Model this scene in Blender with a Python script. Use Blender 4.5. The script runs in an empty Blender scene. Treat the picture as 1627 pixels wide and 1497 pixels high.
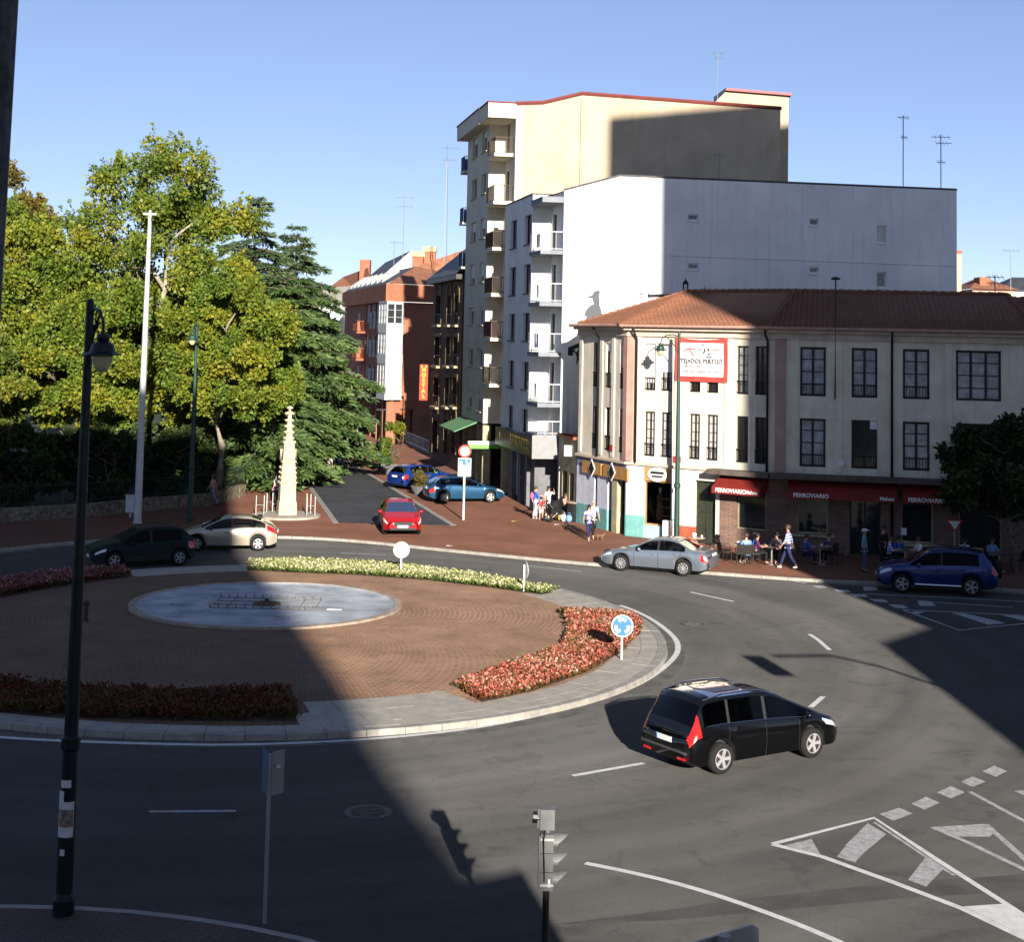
import bpy, math, random
import numpy as np
from mathutils import Vector, Matrix
random.seed(11); RNG = np.random.default_rng(5)
sc = bpy.context.scene; col = sc.collection
rad = math.radians
# ------------------------------------------------------------------ camera
CH, CF, CY0, CTH, CR = 9.39, 2449.0, 334.0, .0828, .0219   # height, focal (px of the 1627 px photo), principal row, pitch up, roll
IW, IH = 1627.0, 1497.0
cam = bpy.data.cameras.new('camera'); camo = bpy.data.objects.new('camera', cam); col.objects.link(camo)
cr, sr, ct, st = math.cos(CR), math.sin(CR), math.cos(CTH), math.sin(CTH)
right = Vector((cr, -st*sr, ct*sr)); up = Vector((-sr, -st*cr, ct*cr)); fwd = Vector((0, ct, st))
camo.matrix_world = Matrix.Translation((0, 0, CH)) @ Matrix((right, up, -fwd)).transposed().to_4x4()
cam.sensor_fit = 'HORIZONTAL'; cam.sensor_width = 36; cam.lens = CF/IW*36
cam.shift_y = -(IH/2-CY0)/IW; cam.clip_start = .1; cam.clip_end = 4000
sc.camera = camo
# ------------------------------------------------------------------ sky, sun, exposure
SUN_TAN, SX, SY = .30, -.1895, .9819            # light travels towards (SX, SY), falling SUN_TAN per metre
elev = math.atan(SUN_TAN)
world = bpy.data.worlds.new('World'); sc.world = world; world.use_nodes = True
wn = world.node_tree; bg = wn.nodes['Background']
sky = wn.nodes.new('ShaderNodeTexSky'); sky.sky_type = 'NISHITA'; sky.sun_disc = False
sky.sun_elevation = elev; sky.sun_rotation = math.atan2(-SX, -SY); sky.altitude = 1500
sky.air_density = .6; sky.dust_density = .25; sky.ozone_density = 3
gm = wn.nodes.new('ShaderNodeGamma'); gm.inputs[1].default_value = .70; wn.links.new(sky.outputs[0], gm.inputs[0])
tn = wn.nodes.new('ShaderNodeVectorMath'); tn.operation = 'MULTIPLY'; tn.inputs[1].default_value = (1.12, 1.03, 1.10)   # one even tint: the camera's white balance
wn.links.new(gm.outputs[0], tn.inputs[0]); wn.links.new(tn.outputs[0], bg.inputs[0]); bg.inputs[1].default_value = .093
sun = bpy.data.lights.new('sun', 'SUN'); suno = bpy.data.objects.new('sun', sun); col.objects.link(suno)
sun.energy = 5.0; sun.angle = rad(.5); sun.color = (1, .92, .80)
suno.rotation_euler = Vector((SX, SY, -SUN_TAN)).to_track_quat('-Z', 'Y').to_euler(); suno.location = (20, -60, 60)
sc.view_settings.view_transform = 'Standard'; sc.view_settings.look = 'None'
sc.view_settings.exposure = 1.32; sc.view_settings.gamma = 1
sc.cycles.max_bounces = 6; sc.cycles.transparent_max_bounces = 12
# ------------------------------------------------------------------ survey helpers (photo pixel -> place)
def ray(px, py):
    x, y = px-IW/2, py-CY0
    x, y = cr*x+sr*y, -sr*x+cr*y
    v = (x/CF, 1, -y/CF)
    return (v[0], ct*v[1]-st*v[2], st*v[1]+ct*v[2])
def G(px, py, z=0.0):
    v = ray(px, py); t = (z-CH)/v[2]
    return (v[0]*t, v[1]*t)
def AT(px, py, Y):
    v = ray(px, py); t = Y/v[1]
    return Vector((v[0]*t, Y, CH+v[2]*t))
class Wall:
    """a vertical plane through P along d; n points to the side of the viewer"""
    def __init__(s, P, Q, flip=False):
        s.P = Vector((P[0], P[1], 0)); d = Vector((Q[0]-P[0], Q[1]-P[1], 0)); s.L = d.length; s.d = d/s.L
        s.n = Vector((s.d.y, -s.d.x, 0))
        if flip: s.n = -s.n
    def uv(s, px, py):
        v = ray(px, py)
        a, b, c, d = v[0], -s.d.x, v[1], -s.d.y
        det = a*d-b*c; t = (s.P.x*d-b*s.P.y)/det; u = (a*s.P.y-s.P.x*c)/det
        return u, CH+v[2]*t
    def pt(s, u, v, o=0.0):
        return s.P+s.d*u+s.n*o+Vector((0, 0, v))
    def off(s, o):
        w = Wall((0, 0), (1, 0)); w.P = s.P+s.n*o; w.d = s.d; w.n = s.n; w.L = s.L; return w
# ------------------------------------------------------------------ mesh + object helpers
OFF = {}
class MB:
    def __init__(s): s.v = []; s.f = []; s.m = []
    def quad(s, a, b, c, d, m=0):
        i = len(s.v); s.v += [a, b, c, d]; s.f.append((i, i+1, i+2, i+3)); s.m.append(m)
    def poly(s, pts, m=0):
        i = len(s.v); s.v += list(pts); s.f.append(tuple(range(i, i+len(pts)))); s.m.append(m)
    def hexa(s, p, m=0):
        i = len(s.v); s.v += p
        for q in ((0, 3, 2, 1), (4, 5, 6, 7), (0, 1, 5, 4), (1, 2, 6, 5), (2, 3, 7, 6), (3, 0, 4, 7)):
            s.f.append(tuple(i+k for k in q)); s.m.append(m)
    def box(s, x0, x1, y0, y1, z0, z1, m=0):
        s.hexa([(x0, y0, z0), (x1, y0, z0), (x1, y1, z0), (x0, y1, z0), (x0, y0, z1), (x1, y0, z1), (x1, y1, z1), (x0, y1, z1)], m)
    def wbox(s, w, u0, u1, v0, v1, o0, o1, m=0):
        s.hexa([w.pt(u0, v0, o1), w.pt(u1, v0, o1), w.pt(u1, v0, o0), w.pt(u0, v0, o0),
                w.pt(u0, v1, o1), w.pt(u1, v1, o1), w.pt(u1, v1, o0), w.pt(u0, v1, o0)], m)
    def prism(s, poly, z0, z1, m=0, top=None):
        n = len(poly); i = len(s.v)
        s.v += [(p[0], p[1], z0) for p in poly]+[(p[0], p[1], z1) for p in poly]
        for k in range(n):
            s.f.append((i+k, i+(k+1) % n, i+n+(k+1) % n, i+n+k)); s.m.append(m)
        s.f.append(tuple(range(i+n, i+2*n))); s.m.append(m if top is None else top)
        s.f.append(tuple(range(i+n-1, i-1, -1))); s.m.append(m)
    def tube(s, pts, r, n=8, m=0, cap=True):
        pts = [Vector(p) for p in pts]
        rs = r if isinstance(r, (list, tuple)) else [r]*len(pts)
        i0 = len(s.v)
        for k, p in enumerate(pts):
            d = (pts[min(k+1, len(pts)-1)]-pts[max(k-1, 0)]).normalized()
            a = d.cross(Vector((0, 0, 1)))
            if a.length < 1e-3: a = Vector((1, 0, 0))
            a.normalize(); b = d.cross(a)
            for j in range(n):
                t = 2*math.pi*j/n; s.v.append(tuple(p+(a*math.cos(t)+b*math.sin(t))*rs[k]))
        for k in range(len(pts)-1):
            for j in range(n):
                a = i0+k*n+j; b = i0+k*n+(j+1) % n
                s.f.append((a, b, b+n, a+n)); s.m.append(m)
        if cap:
            s.f.append(tuple(i0+j for j in range(n))[::-1]); s.m.append(m)
            s.f.append(tuple(i0+(len(pts)-1)*n+j for j in range(n))); s.m.append(m)
    def lathe(s, prof, c=(0, 0, 0), n=16, m=0, axis='z', ph=0.0, cap=True):
        i0 = len(s.v)
        for r, z in prof:
            for j in range(n):
                t = 2*math.pi*j/n+ph; x, y = r*math.cos(t), r*math.sin(t)
                s.v.append((c[0]+x, c[1]+y, c[2]+z) if axis == 'z' else (c[0]+x, c[1]+z, c[2]+y))
        for k in range(len(prof)-1):
            for j in range(n):
                a = i0+k*n+j; b = i0+k*n+(j+1) % n
                s.f.append((a, b, b+n, a+n) if axis == 'z' else (a, a+n, b+n, b)); s.m.append(m)
        if cap:
            s.f.append(tuple(i0+j for j in range(n))[::-1]); s.m.append(m)
            s.f.append(tuple(i0+(len(prof)-1)*n+j for j in range(n))); s.m.append(m)
    def ball(s, c, rx, ry, rz, n=10, k=6, m=0):
        prof = [(math.sin(math.pi*i/k), -math.cos(math.pi*i/k)) for i in range(1, k)]
        i0 = len(s.v)
        for r, z in prof:
            for j in range(n):
                t = 2*math.pi*j/n; s.v.append((c[0]+rx*r*math.cos(t), c[1]+ry*r*math.sin(t), c[2]+rz*z))
        for q in range(k-2):
            for j in range(n):
                a = i0+q*n+j; b = i0+q*n+(j+1) % n
                s.f.append((a, b, b+n, a+n)); s.m.append(m)
        s.f.append(tuple(i0+j for j in range(n))[::-1]); s.m.append(m)
        s.f.append(tuple(i0+(k-2)*n+j for j in range(n))); s.m.append(m)
    def wallgrid(s, w, u0, u1, v0, v1, holes, depth=.2, o=0.0, m=0, mr=None):
        """wall sheet with rectangular openings (a, b, c, d) and their reveals"""
        us = sorted({u0, u1} | {min(max(q, u0), u1) for h in holes for q in h[:2]})
        vs = sorted({v0, v1} | {min(max(q, v0), v1) for h in holes for q in h[2:4]})
        for i in range(len(us)-1):
            for j in range(len(vs)-1):
                cu, cv = (us[i]+us[i+1])/2, (vs[j]+vs[j+1])/2
                if us[i+1]-us[i] < 1e-5 or vs[j+1]-vs[j] < 1e-5: continue
                if any(h[0] < cu < h[1] and h[2] < cv < h[3] for h in holes): continue
                s.quad(w.pt(us[i], vs[j], o), w.pt(us[i+1], vs[j], o), w.pt(us[i+1], vs[j+1], o), w.pt(us[i], vs[j+1], o), m)
        mr = m if mr is None else mr
        for a, b, c, d in [h[:4] for h in holes]:
            for (p, q) in (((a, c), (b, c)), ((b, c), (b, d)), ((b, d), (a, d)), ((a, d), (a, c))):
                s.quad(w.pt(p[0], p[1], o), w.pt(q[0], q[1], o), w.pt(q[0], q[1], o-depth), w.pt(p[0], p[1], o-depth), mr)
    def build(s, name, mats, parent=None, smooth=False, world=False, kind=None, label=None):
        me = bpy.data.meshes.new(name)
        o = OFF.get(parent, Vector((0, 0, 0))) if world else Vector((0, 0, 0))
        vs = [(p[0]-o.x, p[1]-o.y, p[2]-o.z) for p in s.v] if world else [tuple(p) for p in s.v]
        me.from_pydata(vs, [], s.f)
        if not isinstance(mats, (list, tuple)): mats = [mats]
        for mm in mats: me.materials.append(mm)
        if len(mats) > 1: me.polygons.foreach_set('material_index', s.m)
        if smooth: me.polygons.foreach_set('use_smooth', [True]*len(me.polygons))
        me.update()
        return link(name, me, parent, kind, label)
def link(name, me, parent=None, kind=None, label=None):
    o = bpy.data.objects.new(name, me); col.objects.link(o)
    if parent is not None: o.parent = parent; OFF[o] = OFF.get(parent, Vector((0, 0, 0)))
    if kind: o['kind'] = kind
    if label: o['label'] = label
    return o
def tag(o, label, cat, group=None):
    o['label'] = label; o['category'] = cat
    if group: o['group'] = group
    return o
def thing(name, label, cat, loc=(0, 0, 0), rz=0.0, group=None):
    o = bpy.data.objects.new(name, None); col.objects.link(o)
    o.location = loc; o.rotation_euler = (0, 0, rz); o.empty_display_size = .3
    OFF[o] = Vector(loc)
    return tag(o, label, cat, group)
def fast_mesh(name, V, Q, mats, mi=None, smooth=False):
    me = bpy.data.meshes.new(name); V = np.asarray(V, dtype=np.float32); Q = np.asarray(Q, dtype=np.int32)
    k = Q.shape[1]; n = len(Q)
    me.vertices.add(len(V)); me.vertices.foreach_set('co', V.ravel())
    me.loops.add(n*k); me.loops.foreach_set('vertex_index', Q.ravel())
    me.polygons.add(n); me.polygons.foreach_set('loop_start', np.arange(n, dtype=np.int32)*k)
    me.polygons.foreach_set('loop_total', np.full(n, k, dtype=np.int32))
    for mm in (mats if isinstance(mats, (list, tuple)) else [mats]): me.materials.append(mm)
    if mi is not None: me.polygons.foreach_set('material_index', np.asarray(mi, dtype=np.int32))
    me.update(calc_edges=True); me.validate()
    return me
def text_mesh(s, size, mat, shear=0.0, bold=0.0, space=1.0, align='CENTER'):
    cu = bpy.data.curves.new('lettering', 'FONT'); cu.body = s; cu.size = size; cu.align_x = align; cu.align_y = 'CENTER'
    cu.extrude = .004; cu.offset = bold; cu.shear = shear; cu.space_character = space; cu.resolution_u = 3
    o = bpy.data.objects.new('lettering', cu); col.objects.link(o)
    me = bpy.data.meshes.new_from_object(o.evaluated_get(bpy.context.evaluated_depsgraph_get()))
    bpy.data.objects.remove(o); me.materials.clear(); me.materials.append(mat); me.name = 'lettering'
    return me
def lettering(s, size, mat, w, u, v, o, parent, name='lettering', sx=1.0, **k):
    me = text_mesh(s, size, mat, **k)
    M = Matrix((w.d*sx, Vector((0, 0, 1)), w.n)).transposed().to_4x4()
    M.translation = w.pt(u, v, o)-OFF.get(parent, Vector((0, 0, 0)))
    me.transform(M); me.update()
    return link(name, me, parent)
# ------------------------------------------------------------------ materials
MAT = {}
def mat(name, c, rough=.8, var=.12, scale=1.5, bump=0.0, bscale=40.0, metal=0.0, spec=.35, c2=None, coat=0.0, dr=0.0, streak=0.0, fine=0.0):
    if name in MAT: return MAT[name]
    m = bpy.data.materials.new(name); m.use_nodes = True; nt = m.node_tree; N = nt.nodes; L = nt.links
    b = N['Principled BSDF']; b.inputs['Roughness'].default_value = rough; b.inputs['Metallic'].default_value = metal
    b.inputs['Specular IOR Level'].default_value = spec; b.inputs['Coat Weight'].default_value = coat; b.inputs['Coat Roughness'].default_value = .04
    if dr: b.inputs['Diffuse Roughness'].default_value = dr
    geo = N.new('ShaderNodeNewGeometry')
    no = N.new('ShaderNodeTexNoise'); no.inputs['Scale'].default_value = scale; no.inputs['Detail'].default_value = 6; no.inputs['Roughness'].default_value = .62
    L.new(geo.outputs['Position'], no.inputs['Vector'])
    mx = N.new('ShaderNodeMix'); mx.data_type = 'RGBA'
    d = c2 if c2 else tuple(max(0, q*(1-2.2*var)) for q in c)
    e = c if c2 else tuple(min(1, q*(1+var)) for q in c)
    mx.inputs[6].default_value = (*d, 1); mx.inputs[7].default_value = (*e, 1)
    mr = N.new('ShaderNodeMapRange'); mr.inputs[1].default_value = .3; mr.inputs[2].default_value = .7
    L.new(no.outputs[0], mr.inputs[0]); L.new(mr.outputs[0], mx.inputs[0])
    out = mx.outputs[2]
    if streak:
        mp = N.new('ShaderNodeMapping'); mp.inputs['Scale'].default_value = (3.0, 3.0, .18)
        n2 = N.new('ShaderNodeTexNoise'); n2.inputs['Scale'].default_value = 1.3; n2.inputs['Detail'].default_value = 4
        L.new(geo.outputs['Position'], mp.inputs[0]); L.new(mp.outputs[0], n2.inputs['Vector'])
        r2 = N.new('ShaderNodeMapRange'); r2.inputs[1].default_value = .52; r2.inputs[2].default_value = .75; r2.inputs[4].default_value = streak
        L.new(n2.outputs[0], r2.inputs[0])
        m2 = N.new('ShaderNodeMix'); m2.data_type = 'RGBA'; m2.inputs[7].default_value = (c[0]*.42, c[1]*.40, c[2]*.38, 1)
        L.new(r2.outputs[0], m2.inputs[0]); L.new(out, m2.inputs[6]); out = m2.outputs[2]
    if fine:
        n3 = N.new('ShaderNodeTexNoise'); n3.inputs['Scale'].default_value = 55; n3.inputs['Detail'].default_value = 3
        L.new(geo.outputs['Position'], n3.inputs['Vector'])
        r3 = N.new('ShaderNodeMapRange'); r3.inputs[1].default_value = .25; r3.inputs[2].default_value = .75; r3.inputs[3].default_value = 1-fine; r3.inputs[4].default_value = 1+fine
        L.new(n3.outputs[0], r3.inputs[0])
        m3 = N.new('ShaderNodeVectorMath'); m3.operation = 'SCALE'
        L.new(out, m3.inputs[0]); L.new(r3.outputs[0], m3.inputs['Scale']); out = m3.outputs[0]
    L.new(out, b.inputs['Base Color'])
    if bump:
        nb = N.new('ShaderNodeTexNoise'); nb.inputs['Scale'].default_value = bscale; nb.inputs['Detail'].default_value = 4
        L.new(geo.outputs['Position'], nb.inputs['Vector'])
        bu = N.new('ShaderNodeBump'); bu.inputs['Strength'].default_value = bump; bu.inputs['Distance'].default_value = .02
        L.new(nb.outputs[0], bu.inputs['Height']); L.new(bu.outputs[0], b.inputs['Normal'])
    MAT[name] = m; return m
def brickmat(name, c1, c2, mortar, bw, bh, msize, frame=None, polar=None, rough=.85, bump=.4, var=.25, vs=.5, dr=0.0):
    """rows of small pieces. frame: a Wall for upright faces; polar: centre for rings laid round a point; else flat on the ground"""
    if name in MAT: return MAT[name]
    m = bpy.data.materials.new(name); m.use_nodes = True; nt = m.node_tree; N = nt.nodes; L = nt.links
    b = N['Principled BSDF']; b.inputs['Roughness'].default_value = rough; b.inputs['Specular IOR Level'].default_value = .25
    if dr: b.inputs['Diffuse Roughness'].default_value = dr
    geo = N.new('ShaderNodeNewGeometry'); vec = geo.outputs['Position']
    if frame is not None:
        du = N.new('ShaderNodeVectorMath'); du.operation = 'DOT_PRODUCT'; du.inputs[1].default_value = frame.d
        L.new(vec, du.inputs[0]); sp = N.new('ShaderNodeSeparateXYZ'); L.new(vec, sp.inputs[0])
        cb = N.new('ShaderNodeCombineXYZ'); L.new(du.outputs['Value'], cb.inputs[0]); L.new(sp.outputs[2], cb.inputs[1]); vec = cb.outputs[0]
    elif polar is not None:
        sb = N.new('ShaderNodeVectorMath'); sb.operation = 'SUBTRACT'; sb.inputs[1].default_value = (polar[0], polar[1], 0)
        L.new(vec, sb.inputs[0]); sp = N.new('ShaderNodeSeparateXYZ'); L.new(sb.outputs[0], sp.inputs[0])
        at = N.new('ShaderNodeMath'); at.operation = 'ARCTAN2'; L.new(sp.outputs[1], at.inputs[0]); L.new(sp.outputs[0], at.inputs[1])
        ml = N.new('ShaderNodeMath'); ml.operation = 'MULTIPLY'; ml.inputs[1].default_value = 8.0; L.new(at.outputs[0], ml.inputs[0])
        cx = N.new('ShaderNodeCombineXYZ'); L.new(sp.outputs[0], cx.inputs[0]); L.new(sp.outputs[1], cx.inputs[1])
        ln = N.new('ShaderNodeVectorMath'); ln.operation = 'LENGTH'; L.new(cx.outputs[0], ln.inputs[0])
        cb = N.new('ShaderNodeCombineXYZ'); L.new(ml.outputs[0], cb.inputs[0]); L.new(ln.outputs['Value'], cb.inputs[1]); vec = cb.outputs[0]
    t = N.new('ShaderNodeTexBrick'); L.new(vec, t.inputs['Vector'])
    t.inputs['Color1'].default_value = (*c1, 1); t.inputs['Color2'].default_value = (*c2, 1); t.inputs['Mortar'].default_value = (*mortar, 1)
    t.inputs['Scale'].default_value = 1; t.inputs['Brick Width'].default_value = bw; t.inputs['Row Height'].default_value = bh
    t.inputs['Mortar Size'].default_value = msize; t.inputs['Mortar Smooth'].default_value = .3
    no = N.new('ShaderNodeTexNoise'); no.inputs['Scale'].default_value = vs; no.inputs['Detail'].default_value = 7; no.inputs['Roughness'].default_value = .65
    L.new(geo.outputs['Position'], no.inputs['Vector'])
    r = N.new('ShaderNodeMapRange'); r.inputs[1].default_value = .3; r.inputs[2].default_value = .7; r.inputs[3].default_value = 1-var; r.inputs[4].default_value = 1+var
    L.new(no.outputs[0], r.inputs[0])
    sc_ = N.new('ShaderNodeVectorMath'); sc_.operation = 'SCALE'; L.new(t.outputs[0], sc_.inputs[0]); L.new(r.outputs[0], sc_.inputs['Scale'])
    L.new(sc_.outputs[0], b.inputs['Base Color'])
    if bump:
        iv = N.new('ShaderNodeMath'); iv.operation = 'SUBTRACT'; iv.inputs[0].default_value = 1; L.new(t.outputs['Fac'], iv.inputs[1])
        bu = N.new('ShaderNodeBump'); bu.inputs['Strength'].default_value = bump; bu.inputs['Distance'].default_value = .012
        L.new(iv.outputs[0], bu.inputs['Height']); L.new(bu.outputs[0], b.inputs['Normal'])
    MAT[name] = m; return m
def leafmat(name, ca, cb, cc, rough=.55, trans=.28):
    if name in MAT: return MAT[name]
    m = bpy.data.materials.new(name); m.use_nodes = True; nt = m.node_tree; N = nt.nodes; L = nt.links
    b = N['Principled BSDF']; b.inputs['Roughness'].default_value = rough; b.inputs['Specular IOR Level'].default_value = .3
    geo = N.new('ShaderNodeNewGeometry'); ra = N.new('ShaderNodeValToRGB')
    no = N.new('ShaderNodeTexNoise'); no.inputs['Scale'].default_value = .45; no.inputs['Detail'].default_value = 3
    L.new(geo.outputs['Position'], no.inputs['Vector'])
    ad = N.new('ShaderNodeMath'); ad.operation = 'MULTIPLY_ADD'; ad.inputs[1].default_value = .45
    L.new(geo.outputs['Random Per Island'], ad.inputs[0])
    sb = N.new('ShaderNodeMath'); sb.operation = 'MULTIPLY_ADD'; sb.inputs[1].default_value = 1.7; sb.inputs[2].default_value = -.55
    L.new(no.outputs[0], sb.inputs[0]); L.new(sb.outputs[0], ad.inputs[2])
    e = ra.color_ramp.elements; e[0].position = .12; e[0].color = (*ca, 1); e[1].position = .85; e[1].color = (*cc, 1)
    k = e.new(.5); k.color = (*cb, 1)
    L.new(ad.outputs[0], ra.inputs[0]); L.new(ra.outputs[0], b.inputs['Base Color'])
    tr = N.new('ShaderNodeBsdfTranslucent'); L.new(ra.outputs[0], tr.inputs[0])
    mx = N.new('ShaderNodeMixShader'); mx.inputs[0].default_value = trans
    L.new(b.outputs[0], mx.inputs[1]); L.new(tr.outputs[0], mx.inputs[2]); L.new(mx.outputs[0], N['Material Output'].inputs[0])
    MAT[name] = m; return m
def glassmat(name, tint, fac=1.36):
    if name in MAT: return MAT[name]
    m = bpy.data.materials.new(name); m.use_nodes = True; nt = m.node_tree; N = nt.nodes; L = nt.links
    N.remove(N['Principled BSDF'])
    tr = N.new('ShaderNodeBsdfTransparent'); tr.inputs[0].default_value = (*tint, 1)
    gl = N.new('ShaderNodeBsdfGlossy'); gl.inputs[1].default_value = .03
    fr = N.new('ShaderNodeFresnel'); fr.inputs[0].default_value = fac
    mx = N.new('ShaderNodeMixShader'); L.new(fr.outputs[0], mx.inputs[0]); L.new(tr.outputs[0], mx.inputs[1]); L.new(gl.outputs[0], mx.inputs[2])
    L.new(mx.outputs[0], N['Material Output'].inputs[0]); MAT[name] = m; return m
def asphalt(name, c, c2):
    m = mat(name, c, rough=.88, scale=.22, c2=c2, bump=.35, bscale=70, spec=.2, dr=.9, fine=.22)
    nt = m.node_tree; N = nt.nodes; L = nt.links; b = N['Principled BSDF']
    geo = N.new('ShaderNodeNewGeometry'); src = b.inputs['Base Color'].links[0].from_socket
    # dark patches, stains and fine cracks
    n = N.new('ShaderNodeTexNoise'); n.inputs['Scale'].default_value = 1.1; n.inputs['Detail'].default_value = 8; n.inputs['Distortion'].default_value = 1.2
    L.new(geo.outputs['Position'], n.inputs['Vector'])
    r = N.new('ShaderNodeMapRange'); r.inputs[1].default_value = .55; r.inputs[2].default_value = .78; r.inputs[3].default_value = 1; r.inputs[4].default_value = .66
    L.new(n.outputs[0], r.inputs[0])
    vo = N.new('ShaderNodeTexVoronoi'); vo.feature = 'DISTANCE_TO_EDGE'; vo.inputs['Scale'].default_value = .19
    nd = N.new('ShaderNodeTexNoise'); nd.inputs['Scale'].default_value = .9; nd.inputs['Detail'].default_value = 4
    L.new(geo.outputs['Position'], nd.inputs['Vector'])
    va = N.new('ShaderNodeVectorMath'); va.operation = 'MULTIPLY_ADD'; va.inputs[1].default_value = (2.2, 2.2, 0)
    L.new(nd.outputs['Color'], va.inputs[0]); L.new(geo.outputs['Position'], va.inputs[2]); L.new(va.outputs[0], vo.inputs['Vector'])
    rc = N.new('ShaderNodeMapRange'); rc.inputs[1].default_value = .0; rc.inputs[2].default_value = .006; rc.inputs[3].default_value = .82; rc.inputs[4].default_value = 1
    L.new(vo.outputs['Distance'], rc.inputs[0])
    mu = N.new('ShaderNodeMath'); mu.operation = 'MULTIPLY'; L.new(r.outputs[0], mu.inputs[0]); L.new(rc.outputs[0], mu.inputs[1])
    # wheel tracks worn in rings round the island
    sb = N.new('ShaderNodeVectorMath'); sb.operation = 'DISTANCE'; sb.inputs[1].default_value = (-7.75, 49.38, 0); L.new(geo.outputs['Position'], sb.inputs[0])
    cb = N.new('ShaderNodeCombineXYZ'); L.new(sb.outputs['Value'], cb.inputs[0])
    n1 = N.new('ShaderNodeVectorMath'); n1.operation = 'MULTIPLY_ADD'; n1.inputs[1].default_value = (.06, .06, .06); L.new(geo.outputs['Position'], n1.inputs[0]); L.new(cb.outputs[0], n1.inputs[2])
    nr = N.new('ShaderNodeTexNoise'); nr.inputs['Scale'].default_value = .75; nr.inputs['Detail'].default_value = 5; L.new(n1.outputs[0], nr.inputs['Vector'])
    rn = N.new('ShaderNodeMapRange'); rn.inputs[1].default_value = .3; rn.inputs[2].default_value = .7; rn.inputs[3].default_value = .74; rn.inputs[4].default_value = 1.22; L.new(nr.outputs[0], rn.inputs[0])
    sg_ = N.new('ShaderNodeTexNoise'); sg_.inputs['Scale'].default_value = 14; sg_.inputs['Detail'].default_value = 5; sg_.inputs['Roughness'].default_value = .8; L.new(geo.outputs['Position'], sg_.inputs['Vector'])
    rg_ = N.new('ShaderNodeMapRange'); rg_.inputs[1].default_value = .3; rg_.inputs[2].default_value = .7; rg_.inputs[3].default_value = .84; rg_.inputs[4].default_value = 1.16; L.new(sg_.outputs[0], rg_.inputs[0])
    m4 = N.new('ShaderNodeMath'); m4.operation = 'MULTIPLY'; L.new(mu.outputs[0], m4.inputs[0]); L.new(rn.outputs[0], m4.inputs[1])
    mu = N.new('ShaderNodeMath'); mu.operation = 'MULTIPLY'; L.new(m4.outputs[0], mu.inputs[0]); L.new(rg_.outputs[0], mu.inputs[1])
    s = N.new('ShaderNodeVectorMath'); s.operation = 'SCALE'; L.new(src, s.inputs[0]); L.new(mu.outputs[0], s.inputs['Scale'])
    L.new(s.outputs[0], b.inputs['Base Color']); return m
M_asph = asphalt('asphalt', (.058, .0565, .055), (.041, .0395, .0385))
M_paint = mat('road_paint', (.60, .59, .57), .7, .10, 4, bump=.2, fine=.12)
M_paintw = mat('worn_road_paint', (.46, .46, .45), .75, .2, 7, c2=(.2, .195, .19), fine=.2)
M_kerb = mat('kerb_granite', (.29, .27, .24), .8, .14, 3, bump=.25, fine=.12)
M_slab = mat('granite_slab', (.345, .315, .265), .8, .10, 2.5, bump=.2, fine=.10)
M_joint = mat('joint_dirt', (.14, .125, .10), .9, .2, 5)
M_soil = mat('soil', (.09, .06, .04), .95, .3, 8, bump=.5)
M_gutter = mat('gutter_concrete', (.12, .112, .098), .9, .25, 1.4, bump=.3, fine=.15)
# ================================================================== THE GROUND
def sheet(name, pts, z, m, kind='structure', parent=None):
    b = MB(); b.poly([(p[0], p[1], z) for p in pts]); return b.build(name, m, parent, kind=kind)
sheet('ground', [(-900, -300), (900, -300), (900, 1800), (-900, 1800)], -.04, mat('far_ground', (.16, .15, .13), .95, .2, .05))
road = sheet('road', [(-75, -60), (75, -60), (75, 80), (-75, 80)], 0.0, M_asph)
# --- plaza pavement with its kerb
M_plaza = brickmat('plaza_brick', (.115, .047, .029), (.092, .039, .025), (.06, .036, .025), .22, .11, .008, var=.24, vs=.35, bump=.15, dr=.6)
kpx = [(-260, 905), (0, 873), (100, 862), (250, 852), (440, 851), (560, 857), (700, 872), (830, 885), (960, 897), (1140, 910), (1250, 918), (1330, 923), (1450, 928), (1627, 938), (1800, 950)]
kerb_line = [Vector(G(x, y, .12)) for x, y in kpx]
def resample(pts, step):
    out = [pts[0]]; acc = 0.0
    for a, b in zip(pts[:-1], pts[1:]):
        d = (b-a).length; t = step-acc
        while t <= d: out.append(a+(b-a)*(t/d)); t += step
        acc = (acc+d) % step
    return out
def smooth_pts(pts, k=2):
    for _ in range(k):
        q = [pts[0]]
        for a, b in zip(pts[:-1], pts[1:]): q += [a*.75+b*.25, a*.25+b*.75]
        pts = q+[pts[-1]]
    return pts
ks = smooth_pts(kerb_line)
inner = []
for i, p in enumerate(ks):
    d = (ks[min(i+1, len(ks)-1)]-ks[max(i-1, 0)]).normalized(); inner.append(p+Vector((-d.y, d.x))*.16)
plaza = sheet('pavement', [tuple(p) for p in inner]+[(60, 63), (60, 260), (-120, 260), (-120, 57)], .118, M_plaza)
kst = resample(ks, 1.05)
for a, b in zip(kst[:-1], kst[1:]):
    d = (b-a).normalized(); n = Vector((-d.y, d.x)); a2, b2 = a+d*.008, b-d*.008; j = random.uniform(-.004, .004)
    m = MB(); m.hexa([(*a2, 0), (*b2, 0), (*(b2+n*.17), 0), (*(a2+n*.17), 0)]+[(*(a2+n*.012), .122+j), (*(b2+n*.012), .122+j), (*(b2+n*.17), .123+j), (*(a2+n*.17), .123+j)])
    m.build('kerb_stone', M_kerb, plaza)
# gutter strip of paler concrete along that kerb
g = MB()
for a, b in zip(ks[:-1], ks[1:]):
    d = (b-a).normalized(); n = Vector((d.y, -d.x)); g.quad((*a, .004), (*(a+n*.38), .004), (*(b+n*.38), .004), (*b, .004))
g.build('gutter', M_gutter, road)
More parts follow.
